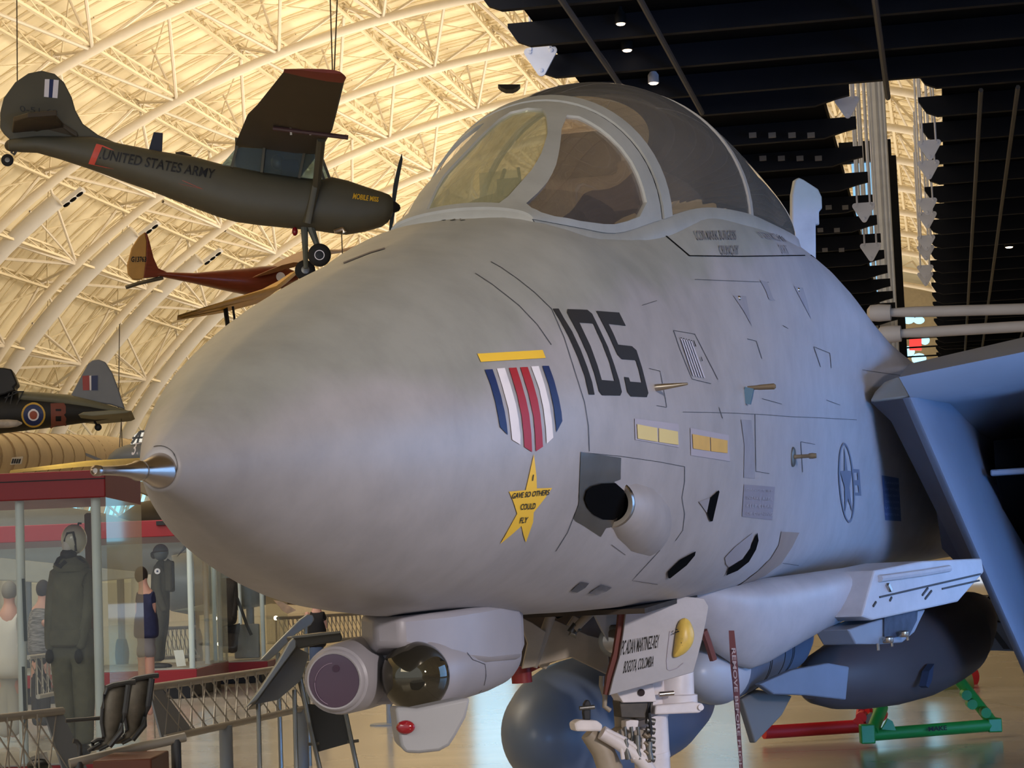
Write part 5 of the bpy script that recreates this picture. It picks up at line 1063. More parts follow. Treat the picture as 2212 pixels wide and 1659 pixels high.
mb = MB(); mb.prism(dpoly_([(508, 312, 42.6), (508, 312, 43.8), (690, 330, 44.0), (690, 330, 42.9)]), (0, 0, .14)); mb.obj('cabin_roof', m_od, bd, smooth=False)
gl_c = glassmat('cabin_perspex', (215, 225, 225), 1.6, .05, .12, (150, 165, 165))
pris(BD, [(478, 357), (508, 322), (520, 318), (690, 330), (712, 382), (690, 389), (640, 383), (560, 371), (510, 361)], .46, .02, 'cabin_window', gl_c, bd)
pris(BD, [(478, 357), (508, 322), (520, 318), (690, 330), (712, 382), (690, 389), (640, 383), (560, 371), (510, 361)], -.44, .02, 'cabin_window', gl_c, bd)
for a_, b_, w in (((500, 362), (512, 316), .10), ((566, 374), (572, 318), .16), ((646, 385), (658, 326), .05), ((700, 388), (682, 332), .03), ((712, 385), (692, 332), .03)):
    mb = MB(); mb.bar(BD(*a_, .48), BD(*b_, .48), w, .05); mb.obj('cabin_post', m_od, bd, smooth=False)
mb = MB(); mb.box(BD(625, 372), BD.n * .25, unit(BD(640, 372) - BD(620, 372)) * .18, (0, 0, .22)); mb.obj('seat', mat('dark_seat', (36, 34, 32), rough=.8), bd, bevel=.04); mb = MB(); mb.ball(BD(600, 350, .1), (.14, .1, .16), 12, 8); mb.obj('seat_headrest', m_dsteel, bd)
mb = MB(); mb.tube([at_y(694, 300, 41.2), BD(684, 400, .62), BD(663, 482, .48)], .085, 8); mb.obj('wing_strut', m_od, bd)
decal('fuselage_band', [[(186, 366), (199, 368), (222, 315), (233, 297), (222, 291), (208, 312)]], m_orange, bd, bvb, .02, 14, label='orange red band before the tail')
text_px('army_lettering', '.UNITED STATES ARMY', [(220, 322), (466, 367), (461, 387), (214, 343)], m_blackp, parent=bd, bv=bvb, off=.02, bold=.012)
text_px('name_lettering', 'MOBILE MISS', [(764, 418), (818, 427), (817, 437), (761, 430)], mat('yellow_letter', (222, 172, 40), rough=.5), parent=bd, bv=bvb, off=.02, bold=.03)
pris(BD, [(332, 285), (352, 287), (350, 332), (320, 328)], .03, .06, 'blade_antenna', mat('navy_antenna', (38, 40, 54), rough=.5), bd, .01)
mb = MB(); mb.tube([BD(x, y) for x, y in ((380, 335), (392, 333), (412, 341))], .06, 8); mb.obj('fuselage_hatch', m_odd, bd)
for pts, r in ((((657, 486), (659, 530), (661, 580)), .075), (((668, 482), (676, 505), (686, 532)), .09)):
    mb = MB(); mb.tube([BD(x, y, .1) for x, y in pts], [r, r * .8, r * .6], 8); mb.obj('gear_leg', mat('grey_green_leg', (84, 86, 76), rough=.5), bd)
wheel(BD, 690, 551, .95, .225, .20, bd, m_tyre, m_blackp); wheel(BD, 659, 584, -.4, .205, .18, bd, m_tyre, m_dsteel); wheel(BD, 16, 346, .05, .12, .08, bd, m_tyre, m_dsteel, 'tail_wheel')
mb = MB(); mb.lathe(BD(690, 551, 1.06), BD.n, [(0, .085), (0, .10), (.012, .10), (.012, .085)], 24, cap=False); mb.obj('wheel_ring', m_wht, bd)
mb = MB(); mb.tube([BD(24, 328), BD(30, 334), BD(38, 322)], .03, 6); mb.obj('tail_wheel_fork', m_dsteel, bd); mb = MB(); mb.ball(BD(27, 314), (.16, .1, .13), 12, 8); mb.obj('tail_fairing', m_odd, bd)
mb = MB(); mb.tube([at_y(590, 277, 40.6), at_y(752, 297, 40.6)], .045, 8); mb.obj('gun_tube', mat('maroon_tube', (72, 46, 44), rough=.5), bd); 
for x in (628, 670): mb = MB(); mb.bar(at_y(x, 272, 40.6), at_y(x + 1, 292, 40.6), .04, .04); mb.obj('tube_clamp', m_steel, bd, smooth=False)
mb = MB(); mb.lathe(BD(846, 447, -.02), unit(BD(860, 449) - BD(840, 446)), [(0, .12), (.06, .12), (.16, .06), (.18, .01)], 14); hub_ = mb.obj('propeller_hub', m_blackp, bd)
mb = MB(); mb.prism([BD(x, y, .02) for x, y in ((868, 331), (870, 345), (860, 400), (854, 438), (846, 440), (850, 400), (861, 352))], -BD.n * .06); mb.obj('propeller_blade', mat('dark_green_blade', (40, 46, 40), rough=.4), bd, smooth=False)
mb = MB(); mb.prism([BD(x, y, .02) for x, y in ((846, 452), (854, 452), (850, 480), (843, 508), (841, 495), (843, 470))], -BD.n * .06); mb.obj('propeller_blade', MATS['dark_green_blade'], bd, smooth=False)
mb = MB(); mb.tube([BD(722, 500, .3), BD(740, 494, .3), BD(744, 502, .3)], .05, 8); mb.obj('exhaust_pipe', m_steel, bd); mb = MB(); mb.ball(BD(637, 500, .1), (.06, .06, .09), 10, 6); mb.obj('beacon', mat('beacon_red', (130, 20, 30), rough=.2), bd)
for x, y, Y in ((38, 305, 43), (721, 152, 37.2), (716, 152, 37.2), (738, 505, 43)):
    pass
wl = thing('hanging_cable', 'thin cables holding the olive army plane from the roof', 'cable', BD(38, 300))
for (x0, y0, Y0, x1, y1, Y1) in ((38, 318, 43, 36, -40, 44), (722, 152, 37.3, 730, -40, 38), (718, 152, 37.3, 712, -40, 38.5)):
    mb = MB(); mb.tube([at_y(x0, y0, Y0), at_y(x1, y1, Y1)], .013, 5); mb.obj('wire', m_wire, wl)
mb = MB(); mb.tube([at_y(738, 505, 43), at_y(740, 560, 43)], .012, 5); mb.obj('wire', m_wire, wl)
# ---- red-brown and yellow glider
GL = PX(480, 600, 60, radians(20)); gd = thing('glider', 'red-brown wooden glider with yellow wings below the olive army plane', 'aircraft', GL(560, 640))
m_mah = mat('varnished_mahogany', (122, 54, 32), rough=.28, var=.14, scale=3, streak=(1, 1, 6)); m_amber = mat('amber_fabric', (196, 152, 82), rough=.5, var=.08, scale=3); m_yw = mat('chrome_yellow_wing', (232, 172, 30), rough=.45, var=.05)
sideloft(GL, [(330, 590, 594, .06), (360, 588, 600, .14), (420, 590, 612, .24), (480, 584, 626, .34), (530, 580, 636, .40), (560, 576, 640, .42), (590, 574, 632, .42), (620, 580, 616, .34), (642, 590, 606, .18)], 20, .85).obj('fuselage', m_mah, gd)
pris(GL, [(313, 501), (300, 511), (285, 535), (275, 572), (277, 592), (289, 604), (305, 604), (313, 598), (316, 560), (317, 520)], .06, .12, 'rudder', m_amber, gd, .03, label='amber fabric rudder'); pris(GL, [(313, 501), (318, 504), (323, 520), (332, 556), (342, 579), (362, 588), (340, 598), (310, 600), (316, 560), (317, 520)], .08, .16, 'fin', m_mah, gd, .02)
text_px('registration_lettering', 'G13763', [(284, 554), (316, 554), (316, 566), (283, 566)], m_blackp, parent=gd, surf=lambda x, y: GL(x, y, .075), bold=.03)
mb = MB(); mb.loft([airf(at_y(545, 600, 59), at_y(650, 570, 61), .12), airf(at_y(600, 566, 66), at_y(675, 543, 67), .12), airf(at_y(720, 548, 78), at_y(740, 543, 78.5), .10), airf(at_y(845, 516, 96), at_y(852, 512, 96.2), .05)]); mb.obj('wing', mat('brown_wing_skin', (150, 92, 48), rough=.4, var=.12, scale=3), gd, label='far brown wing')
mb = MB(); mb.loft([airf(at_y(560, 655, 56.5), at_y(640, 590, 59), .16), airf(at_y(480, 676, 53), at_y(600, 622, 54.5), .14), airf(at_y(382, 692, 48), at_y(384, 684, 48.5), .05)]); mb.obj('wing', m_yw, gd, label='near yellow wing')
mb = MB(); mb.prism([GL(x, y) for x, y in ((600, 640), (622, 598), (634, 596), (622, 640))], -GL.n * .1); mb.obj('wing_brace', m_amber, gd, smooth=False)
mb = MB(); mb.tube([GL(x, y) for x, y in ((272, 621), (300, 612), (352, 600))], .06, 6); mb.obj('tailplane', m_dsteel, gd); mb = MB(); mb.lathe(GL(606, 598, .40), GL.n, [(0, .13), (.02, .13), (.03, .10)], 16); mb.obj('porthole', m_wht, gd)
for x in (484, 489, 503): mb = MB(); mb.tube([at_y(x, 662, 52), at_y(x + 6, 706, 52)], .03, 5); mb.obj('wing_support', m_blackp, gd)
# ---- camouflaged plane with roundel at the left edge
LY = PX(120, 890, 52, radians(8)); ly = thing('roundel_plane', 'dark camouflaged plane with round target marking at the left edge', 'aircraft', LY(120, 930))
m_cam = mat('camo_grey_green', (112, 110, 92), rough=.55, var=.25, scale=1.0); m_cbl = mat('matt_black_belly', (26, 24, 22), rough=.6)
sideloft(LY, [(-60, 842, 946, .55), (0, 846, 937, .55), (50, 849, 931, .52), (100, 852, 925, .46), (150, 857, 918, .38), (200, 868, 911, .28), (250, 882, 903, .16), (277, 887, 897, .05)], 20, .85).obj('fuselage', m_cbl, ly)
sideloft(LY, [(44, 846, 874, .50), (100, 849, 880, .45), (150, 853, 886, .37), (200, 865, 890, .28), (250, 879, 895, .17), (272, 885, 893, .06)], 20, .85).obj('upper_skin', m_cam, ly)
pris(LY, [(152, 856), (170, 822), (190, 785), (200, 778), (213, 776), (228, 782), (243, 806), (256, 840), (270, 884), (240, 874), (200, 868)], .06, .12, 'tail_fin', mat('slate_fin', (116, 120, 128), rough=.5), ly, .03)
for x0, x1, m_ in ((178, 193, mat('dull_red_flash', (160, 60, 56), rough=.5)), (193, 197, m_wht), (197, 211, m_navy)): pris(LY, [(x0, 812), (x1, 811), (x1, 843), (x0 + 1, 843)], .075, .015, 'fin_flash', m_, ly)
bvl = bvh_of(sideloft(LY, [(-60, 842, 946, .55), (0, 846, 937, .55), (50, 849, 931, .52), (100, 852, 925, .46), (150, 857, 918, .38), (200, 868, 911, .28), (250, 882, 903, .16), (277, 887, 897, .05)], 20, .85))
m_ry = mat('roundel_yellow', (206, 164, 62), rough=.5); m_rr = mat('roundel_red', (150, 72, 50), rough=.5)
for k, (r, m_) in enumerate(((26, m_ry), (22, m_navy), (12, m_wht), (8.5, m_rr))): decal('target_disc', [ell(72, 896, r, r, 30)], m_, ly, bvl, .02 + .008 * k, 8)
for pl in (((110, 874), (114, 874), (114, 922), (110, 922)),): pass
decal('code_letter', [[(109, 872), (138, 872), (142, 878), (142, 892), (138, 896), (143, 902), (143, 918), (138, 923), (110, 923)]], mat('dull_brick_letter', (122, 66, 52), rough=.6), ly, bvl, .03, 10, holes=[[(120, 884), (132, 884), (132, 888), (120, 888)], [(120, 898), (132, 898), (132, 908), (120, 908)]], label='dull red letter B')
pris(LY, [(168, 896), (180, 890), (240, 886), (285, 887), (275, 892), (200, 899)], 1.2, 2.4, 'tailplane', m_cam, ly, .02)
wheel(LY, 212, 923, 0, .085, .06, ly, m_tyre, m_blackp, 'tail_wheel'); mb = MB(); mb.tube([LY(204, 910), LY(210, 920)], .03, 6); mb.obj('tail_leg', m_blackp, ly)
pris(LY, [(-20, 793), (8, 794), (25, 797), (38, 828), (30, 836), (34, 842), (10, 852), (-20, 858)], .6, .8, 'engine_cowling', m_blackp, ly, .05)
for a_, b_ in (((10, 872), (22, 845)), ((22, 874), (28, 846)), ((36, 874), (50, 846)), ((10, 860), (40, 847)), ((0, 846), (52, 846))): mb = MB(); mb.bar(LY(*a_, .5), LY(*b_, .5), .03, .03); mb.obj('canopy_frame', m_cbl, ly, smooth=False)
mb = MB(); mb.lathe(LY(-20, 916, .7), LY(20, 915) - LY(-20, 916), [(0, .10), (.4, .10), (.6, .08), (.72, .02)], 12); mb.obj('wing_store', mat('mottled_white_store', (170, 160, 150), rough=.5, var=.3, scale=6), ly)
w2 = thing('hanging_cable', 'thin cable holding the tail of the roundel plane', 'cable', LY(256, 884))
mb = MB(); mb.tube([LY(256, 884), at_y(258, 700, 52)], .012, 5); mb.obj('wire', m_wire, w2); mb = MB(); mb.tube([LY(262, 905), at_y(264, 966, 52)], .012, 5); mb.obj('wire', m_wire, w2)
# ---- cream ribbed fuselage, grey nose with numerals, thin yellow wing
m_crm = mat('cream_ribbed', (236, 218, 188), rough=.5, var=.05)
cr = thing('ribbed_airliner', 'large cream ribbed aircraft body behind the roundel plane at left', 'aircraft', at_y(120, 1010, 62))
c0_, c1_ = at_y(-160, 986, 56), at_y(330, 990, 78); ax_ = unit(c1_ - c0_); Lr = np.linalg.norm(c1_ - c0_)
mb = MB(); mb.lathe(c0_, ax_, [(0, .68), (Lr * .7, .74), (Lr * .9, .62), (Lr, .35)], 28); mb.obj('body', m_crm, cr)
for k in range(16):
    t = Lr * (.12 + .05 * k); r = .70 if t < Lr * .7 else .68 - .3 * (t / Lr - .7)
    mb = MB(); mb.lathe(c0_ + ax_ * t, ax_, [(0, r), (0, r + .035), (.06, r + .035), (.06, r)], 24, cap=False); mb.obj('rib', mat('rib_shadow_tan', (186, 160, 124), rough=.5), cr)
bw = PX(35, 992, 57); pris(bw, [(26, 988), (50, 986), (46, 1002), (22, 1004)], 0, .05, 'vent_panel', mat('panel_white', (214, 204, 188), rough=.5), cr)
for k in range(4): pris(bw, [(27 + 5 * k, 991), (30 + 5 * k, 991), (27 + 5 * k, 1001), (24 + 5 * k, 1001)], .03, .03, 'vent_slot', m_blackp, cr)
GN = PX(270, 980, 48, radians(6)); gn = thing('grey_propeller_plane', 'grey propeller plane nose with white 37 peeking out left of the radome', 'aircraft', GN(280, 1005))
gm = sideloft(GN, [(232, 992, 1000, .05), (238, 982, 1004, .25), (252, 970, 1008, .42), (272, 962, 1010, .50), (300, 955, 1012, .52), (330, 950, 1014, .52), (420, 950, 1014, .5)], 20, .9); gm.obj('fuselage', mat('sea_grey', (112, 116, 120), rough=.45, var=.06), gn)
text_px('number_lettering', '37', [(288, 956), (310, 954), (305, 981), (284, 983)], m_wht, parent=gn, bv=bvh_of(gm), off=.02, shear=.1, bold=.01)
pris(GN, [(282, 960), (290, 940), (300, 932), (330, 930), (330, 958)], .30, .6, 'canopy', gl_c, gn); 
for a_, b_ in (((284, 958), (302, 932)), ((296, 958), (304, 932)), ((286, 946), (330, 944)), ((302, 932), (330, 930))): mb = MB(); mb.bar(GN(*a_, .32), GN(*b_, .32), .04, .04); mb.obj('canopy_frame', mat('sea_grey_dark', (84, 88, 92), rough=.5), gn, smooth=False)
pris(GN, [(184, 978), (190, 980), (232, 997), (230, 1002), (186, 985)], .1, .08, 'propeller_blade', mat('brown_black_blade', (62, 52, 38), rough=.4), gn)
mb = MB(); mb.tube([GN(258, 966), at_y(262, 910, 48)], .012, 5); tag(mb.obj('hanging_wire', m_wire), 'thin wire rising from the grey propeller plane nose', 'cable')
yw = thing('yellow_wing_plane', 'thin yellow wing of a plane just above the red display case roof', 'aircraft', at_y(140, 1012, 30))
mb = MB(); mb.loft([airf(at_y(20, 1022, 27), at_y(24, 1018, 27.4), .02), airf(at_y(180, 1008, 33), at_y(190, 1000, 34), .05), airf(at_y(300, 1003, 38), at_y(320, 992, 39), .05)]); mb.obj('wing', mat('lemon_wing', (214, 178, 78), rough=.45), yw)
# ================================================================== display cases, mannequins, barriers, people (left side)
m_crimson = mat('crimson_lacquer', (132, 14, 26), rough=.45, var=.04); m_cwhite = mat('case_post_white', (214, 222, 220), rough=.4, var=.03); m_base = mat('plinth_black', (18, 18, 22), rough=.6)
case_glass = glassmat('case_glass', (246, 250, 249), .8, .02, .025, (200, 205, 205)); case_glass2 = glassmat('case_side_glass', (232, 240, 238), .8, .03, .10, (190, 196, 196))
def flatbox(name, x0, x1, y0, y1, z0, z1, m, par, bevel=.01, label=None):
    mb = MB(); mb.box(((x0 + x1) / 2, (y0 + y1) / 2, (z0 + z1) / 2), ((x1 - x0) / 2, 0, 0), (0, (y1 - y0) / 2, 0), (0, 0, (z1 - z0) / 2)); return mb.obj(name, m, par, smooth=False, bevel=bevel, label=label)
def case(name, lab, cat_, xr, yf, yb, xl, ztop, zhead, zb0, zb1, posts, par_gl=True):
    t = thing(name, lab, cat_, ((xl + xr) / 2, (yf + yb) / 2, 0))
    flatbox('roof_band', xl, xr, yf, yb, zhead, ztop, m_crimson, t)
    flatbox('plinth', xl, xr, yf, yb, zb0, zb1, m_crimson, t, label='red base of the case'); flatbox('recessed_foot', xl + .15, xr - .12, yf + .12, yb - .12, 0, zb0, m_base, t)
    flatbox('stage', xl + .02, xr - .02, yf + .02, yb - .02, zb1, zb1 + .015, mat('stage_grey', (170, 166, 158), rough=.5), t)
    for nm, a in (('front_glass', ((xl, yf), (xr, yf))), ('side_glass', ((xr, yf), (xr, yb))), ('rear_glass', ((xl, yb), (xr, yb)))):
        (xa, ya), (xb, yb_) = a; mb = MB(); mb.add([(xa, ya, zb1), (xb, yb_, zb1), (xb, yb_, zhead), (xa, ya, zhead)], [(0, 1, 2, 3)]); mb.obj(nm, case_glass2 if nm == 'side_glass' else case_glass, t, smooth=False)
    for (px_, py_, r) in posts:
        mb = MB(); mb.tube([(px_, py_, zb1), (px_, py_, zhead)], r, 12); mb.obj('post', m_cwhite, t)
    return t
# near case
Yf = 17.2; xr = at_y(228, 1072, Yf)[0]
c1 = case('display_case', 'tall glass display case with red roof band at the left edge, nearest of the cases', 'display case', xr, Yf, Yf + 1.62, xr - 4.2, at_y(228, 1014, Yf)[2], at_y(228, 1074, Yf)[2], .05, .22,
          [(at_y(209, 1200, Yf + .12)[0], Yf + .12, .038), (at_y(44, 1200, Yf + .12)[0], Yf + .12, .036), (xr - 4.1, Yf + .1, .038)])
flatbox('case_seam', xr - 4.2, xr + .002, Yf - .004, Yf, at_y(228, 1033, Yf)[2] - .004, at_y(228, 1033, Yf)[2] + .004, m_base, c1, 0)
mb = MB(); p_ = PX(52, 1300, Yf + .07); 
for (ya, yb_) in ((1250, 1385), (1440, 1575)): mb.prism([p_(47, ya), p_(53, ya), p_(59, yb_), p_(52, yb_)], -p_.n * .01)
mb.obj('post_strip', mat('dark_green_strip', (28, 40, 38), rough=.4), c1, smooth=False)
mb = MB(); pw = PX(194, 1300, Yf + 1.4); mb.prism([pw(x, y) for x, y in ((182, 1112), (187, 1108), (196, 1108), (199, 1115), (207, 1500), (192, 1500))], -pw.n * .05); tag(mb.obj('wooden_plank', mat('brown_plank', (112, 82, 54), rough=.5, var=.15), smooth=False), 'tall brown wooden paddle board behind the olive flight suit', 'board')
# far cases
Y2 = 33.0; x2 = at_y(425, 1450, Y2)[0]
c2 = case('display_case', 'glass display case with red roof holding the blue-helmeted mannequin', 'display case', x2, Y2, Y2 + 3.6, x2 - 5.5, at_y(400, 1121, Y2)[2], at_y(400, 1157, Y2)[2], at_y(400, 1474, Y2)[2], at_y(400, 1446, Y2)[2],
          [(at_y(412, 1300, Y2 + .1)[0], Y2 + .1, .045), (at_y(445, 1300, Y2 + 1.9)[0], Y2 + 1.9, .04), (x2 - .1, Y2 + 3.4, .04)])
mb = MB(); mb.box(at_y(348, 1130, Y2 - .02), (.07, 0, 0), (0, .03, 0), (0, 0, .03)); mb.obj('lamp_slot', m_base, c2)
Y3 = 38.0; x3 = at_y(578, 1430, Y3)[0]
c3 = case('display_case', 'glass display case on red base, rightmost and farthest of the cases', 'display case', x3, Y3, Y3 + 3.5, x3 - 1.2, at_y(560, 1100, Y3)[2], at_y(560, 1130, Y3)[2], at_y(560, 1452, Y3)[2], at_y(560, 1429, Y3)[2],
          [(at_y(566, 1300, Y3 + .1)[0], Y3 + .1, .04), (at_y(518, 1300, Y3 + 3.3)[0], Y3 + 3.3, .035), (at_y(462, 1300, Y3 + .1)[0], Y3 + .1, .035)])
pc = PX(388, 1420, 33.4); mb = MB(); mb.prism([pc(x, y) for x, y in ((375, 1405), (396, 1404), (402, 1438), (382, 1440))], -pc.n * .02); tag(mb.obj('information_card', mat('card_white', (222, 220, 212), rough=.6), smooth=False), 'small white card leaning at the feet of the blue-helmeted mannequin', 'card')

# figures: one skinned body from a traced skeleton
def skinned(name, m, par, PF, chains, sub=2, label=None):
    """chains: lists of (x, y, w, radius) traced joints; the first chain roots the body"""
    vs, es, rs = [], [], []; key = {}
    for ch in chains:
        prev = None
        for (x, y, w, r) in ch:
            k = (x, y, w)
            if k not in key: key[k] = len(vs); vs.append(PF(x, y, w)); rs.append(r)
            if prev is not None: es.append((prev, key[k]))
            prev = key[k]
    org = A3(par['_w']); me = bpy.data.meshes.new(name); me.from_pydata([tuple(v - org) for v in vs], es, [])
    o = bpy.data.objects.new(name, me); COL.objects.link(o); o.parent = par; o['_w'] = tuple(org)
    sk = o.modifiers.new('skin', 'SKIN'); sk.use_smooth_shade = True
    for i, v in enumerate(me.skin_vertices[0].data): v.radius = (rs[i], rs[i]) if np.isscalar(rs[i]) else rs[i]; v.use_root = (i == 0)
    sb = o.modifiers.new('sub', 'SUBSURF'); sb.levels = sub; sb.render_levels = sub
    me.materials.append(m)
    if label: o['label'] = label
    return o
m_fs = mat('olive_flight_suit', (112, 110, 90), rough=.85, var=.22, scale=5, bump=.5, bscale=18); m_fs2 = mat('dark_olive_suit', (66, 62, 50), rough=.85, var=.22, scale=6, bump=.4, bscale=18); m_boot = mat('boot_black', (24, 22, 20), rough=.5)
m_hw = mat('helmet_white', (206, 204, 190), rough=.25, coat=.6); m_hb = mat('helmet_blue_grey', (84, 94, 104), rough=.25, coat=.6); m_rub = mat('mask_rubber', (40, 38, 38), rough=.6)
# near mannequin
F1 = PX(155, 1400, 18.05); n1 = thing('mannequin', 'headless-faced mannequin in olive flight suit and white helmet inside nearest case', 'mannequin', F1(160, 1625))
skinned('flight_suit', m_fs, n1, F1, [[(152, 1388, 0, .17), (150, 1330, 0, .17), (152, 1270, 0, .175), (153, 1235, 0, .13), (155, 1215, 0, .07), (157, 1195, 0, .06)],
    [(153, 1235, 0, .13), (124, 1246, .02, .085), (114, 1300, .03, .068), (110, 1355, .06, .06), (108, 1408, .10, .045)],
    [(153, 1235, 0, .13), (182, 1244, .0, .09), (187, 1300, .03, .07), (180, 1355, .08, .06), (172, 1405, .14, .046)],
    [(152, 1388, 0, .17), (136, 1420, 0, .115), (140, 1500, .02, .095), (146, 1560, .02, .085), (150, 1612, .02, .085)],
    [(152, 1388, 0, .17), (176, 1420, 0, .12), (182, 1500, .02, .10), (182, 1560, .02, .085), (182, 1612, .02, .085)]], label='olive flight suit')
mb = MB(); mb.lathe(F1(152, 1392), (0, 0, 1), [(-.02, .165), (0, .19), (.05, .195), (.12, .185)], 22); mb.obj('jacket_hem', m_fs, n1)
mb = MB(); mb.lathe(F1(154, 1222), (0, 0, 1), [(-.05, .14), (0, .15), (.06, .11), (.08, .08)], 20); mb.obj('collar', m_fs, n1)
mb = MB(); mb.ball(F1(160, 1165), (.105, .13, .125), 22, 14); mb.obj('helmet', m_hw, n1, label='white flying helmet'); mb = MB(); mb.ball(F1(149, 1178, .03), (.055, .09, .095), 16, 10); mb.obj('face', mat('mannequin_white', (216, 212, 208), rough=.5), n1)
mb = MB(); mb.tube([F1(140, 1170, .1), F1(146, 1152, .11), F1(158, 1150, .12), (F1(162, 1165, .12)), F1(164, 1190, .1)], .012, 6); mb.obj('helmet_rim', m_rub, n1)
mb = MB(); mb.ball(F1(148, 1198, .05), (.07, .08, .055), 14, 8); msk = mb.obj('oxygen_mask', m_rub, n1, label='dark oxygen mask'); mb = MB(); mb.tube([F1(140, 1200, .08), F1(126, 1208, .1), F1(120, 1218, .12), F1(130, 1224, .14), F1(142, 1212, .14)], .018, 7); mb.obj('hose', m_rub, msk); mb = MB(); mb.tube([F1(158, 1202, .06), F1(172, 1206, .08), F1(182, 1216, .06)], .014, 6); mb.obj('hose', m_rub, msk)
mb = MB(); mb.tube([F1(168, 1137), F1(170, 1130), F1(176, 1131)], .01, 6); mb.obj('visor_knob', m_rub, n1)
for x in (150, 182): mb = MB(); mb.ball(F1(x - 3, 1621, .05), (.07, .14, .05), 14, 8); mb.obj('boot', m_boot, n1)
for x, w in ((107, .10), (170, .14)): mb = MB(); mb.ball(F1(x, 1418, w), (.035, .05, .06), 12, 8); mb.obj('glove', mat('dark_glove', (50, 48, 42), rough=.8), n1)
# second mannequin, facing left
F2 = PX(345, 1350, 33.8); n2 = thing('mannequin', 'mannequin facing left in dark olive suit and blue-grey helmet in the middle case', 'mannequin', F2(345, 1444))
skinned('flight_suit', m_fs2, n2, F2, [[(345, 1320, 0, .16), (346, 1280, 0, .16), (347, 1240, 0, .165), (348, 1222, 0, .10), (349, 1208, 0, .06)],
    [(347, 1240, 0, .165), (340, 1232, .16, .075), (338, 1270, .2, .07), (348, 1300, .2, .06), (356, 1322, .18, .05)], [(347, 1240, 0, .165), (352, 1232, -.16, .07), (352, 1270, -.2, .06), (358, 1300, -.2, .05)],
    [(345, 1320, 0, .16), (341, 1345, .08, .12), (338, 1390, .08, .09), (338, 1430, .08, .085)], [(345, 1320, 0, .16), (350, 1345, -.08, .12), (346, 1390, -.08, .09), (345, 1430, -.08, .085)]], label='dark olive flight suit')
mb = MB(); mb.ball(F2(347, 1193), (.125, .12, .13), 20, 12); mb.obj('helmet', m_hb, n2, label='blue grey flying helmet'); mb = MB(); mb.tube([F2(326, 1196, .05), F2(336, 1192, .12), F2(362, 1190, .1)], .012, 6); mb.obj('helmet_rim', m_rub, n2)
mb = MB(); mb.ball(F2(332, 1199), (.05, .07, .06), 12, 8); mb.obj('oxygen_mask', m_rub, n2); mb = MB(); mb.lathe(F2(340, 1234, .245), F2.n, [(0, .045), (.012, .045)], 16); mb.obj('shoulder_patch', m_wht, n2, label='white round shoulder patch'); MB().lathe(F2(340, 1234, .258), F2.n, [(0, .016), (.008, .016)], 12).obj('patch_centre', m_navy, n2)
mb = MB(); mb.tube([F2(360, 1210, .1), F2(372, 1218, .1), F2(373, 1240, .1), F2(371, 1270, .1)], .03, 7); mb.obj('hose', m_rub, n2); mb = MB(); mb.box(F2(366, 1245, .0), (.06, 0, 0), (0, .16, 0), (0, 0, .24)); mb.obj('parachute_pack', m_fs2, n2, bevel=.03)
for x, w in ((334, .1), (342, -.08)): mb = MB(); mb.ball(F2(x + 8, 1439, w), (.16, .06, .05), 14, 8); mb.obj('boot', m_boot, n2)
# third suit on a stand
F3 = PX(490, 1340, 38.6); n3 = thing('mannequin', 'headless dark brown flying suit on a stand in the farthest case', 'mannequin', F3(494, 1428))
skinned('flying_suit', mat('brown_leather_suit', (58, 46, 38), rough=.7, var=.25, scale=6, bump=.3), n3, F3, [[(492, 1330, 0, .17), (490, 1290, 0, .17), (488, 1262, 0, .17), (487, 1246, 0, .12)],
    [(488, 1262, 0, .17), (474, 1262, 0, .08), (475, 1300, .05, .075), (479, 1335, .08, .06)], [(488, 1262, 0, .17), (506, 1264, 0, .08), (506, 1300, .05, .075), (504, 1335, .08, .06)],
    [(492, 1330, 0, .17), (486, 1350, 0, .13), (488, 1385, 0, .11), (491, 1412, 0, .08)], [(492, 1330, 0, .17), (501, 1350, 0, .13), (502, 1385, 0, .11), (502, 1412, 0, .09)]])
mb = MB(); mb.tube([F3(490, 1428), F3(489, 1410)], .02, 6); mb.obj('stand_pole', m_dsteel, n3); mb = MB(); mb.tube([F3(512, 1292, .1), F3(522, 1318, .1), F3(533, 1350, .1), F3(543, 1372, .1)], .03, 6); mb.obj('umbilical_hose', m_rub, n3)
mb = MB(); mb.box(at_y(534, 1385, 39), (.22, 0, 0), (0, .1, 0), (0, 0, .30)); tag(mb.obj('equipment_panel', mat('grey_panel_box', (146, 146, 142), rough=.5), bevel=.02), 'grey equipment box standing right of the brown flying suit', 'box')

# people
def fy(PF, x):
    y = 1300.0
    while PF(x, y)[2] > 0.05: y += 1.0
    return y
m_skin = mat('skin', (196, 148, 130), rough=.5, var=.05)
def person(lab, PF, base, chains_cloth, parts):
    t = thing('person', lab, 'person', base); return t
P1 = PX(318, 1360, 27.6); p1 = thing('person', 'person in navy shirt and grey shorts standing behind the nearest case', 'person', P1(318, 1500))
bd_ = skinned('body', m_skin, p1, P1, [[(316, 1372, 0, .115), (316, 1330, 0, .13), (315, 1290, 0, .15), (312, 1272, 0, .07), (309, 1262, 0, .055), (307, 1250, 0, .07), (306, 1240, 0, .07)],
    [(315, 1290, 0, .15), (327, 1285, 0, .06), (330, 1315, .02, .045), (328, 1345, .05, .035), (326, 1362, .06, .03)], [(315, 1290, 0, .15), (302, 1285, 0, .06), (299, 1315, .02, .045), (300, 1345, .05, .035)],
    [(316, 1372, 0, .115), (322, 1400, 0, .07), (323, 1440, 0, .07), (325, 1470, 0, .055), (324, fy(P1, 324), 0, .04)], [(316, 1372, 0, .115), (310, 1400, 0, .07), (309, 1440, 0, .07), (308, fy(P1, 308), 0, .04)]])
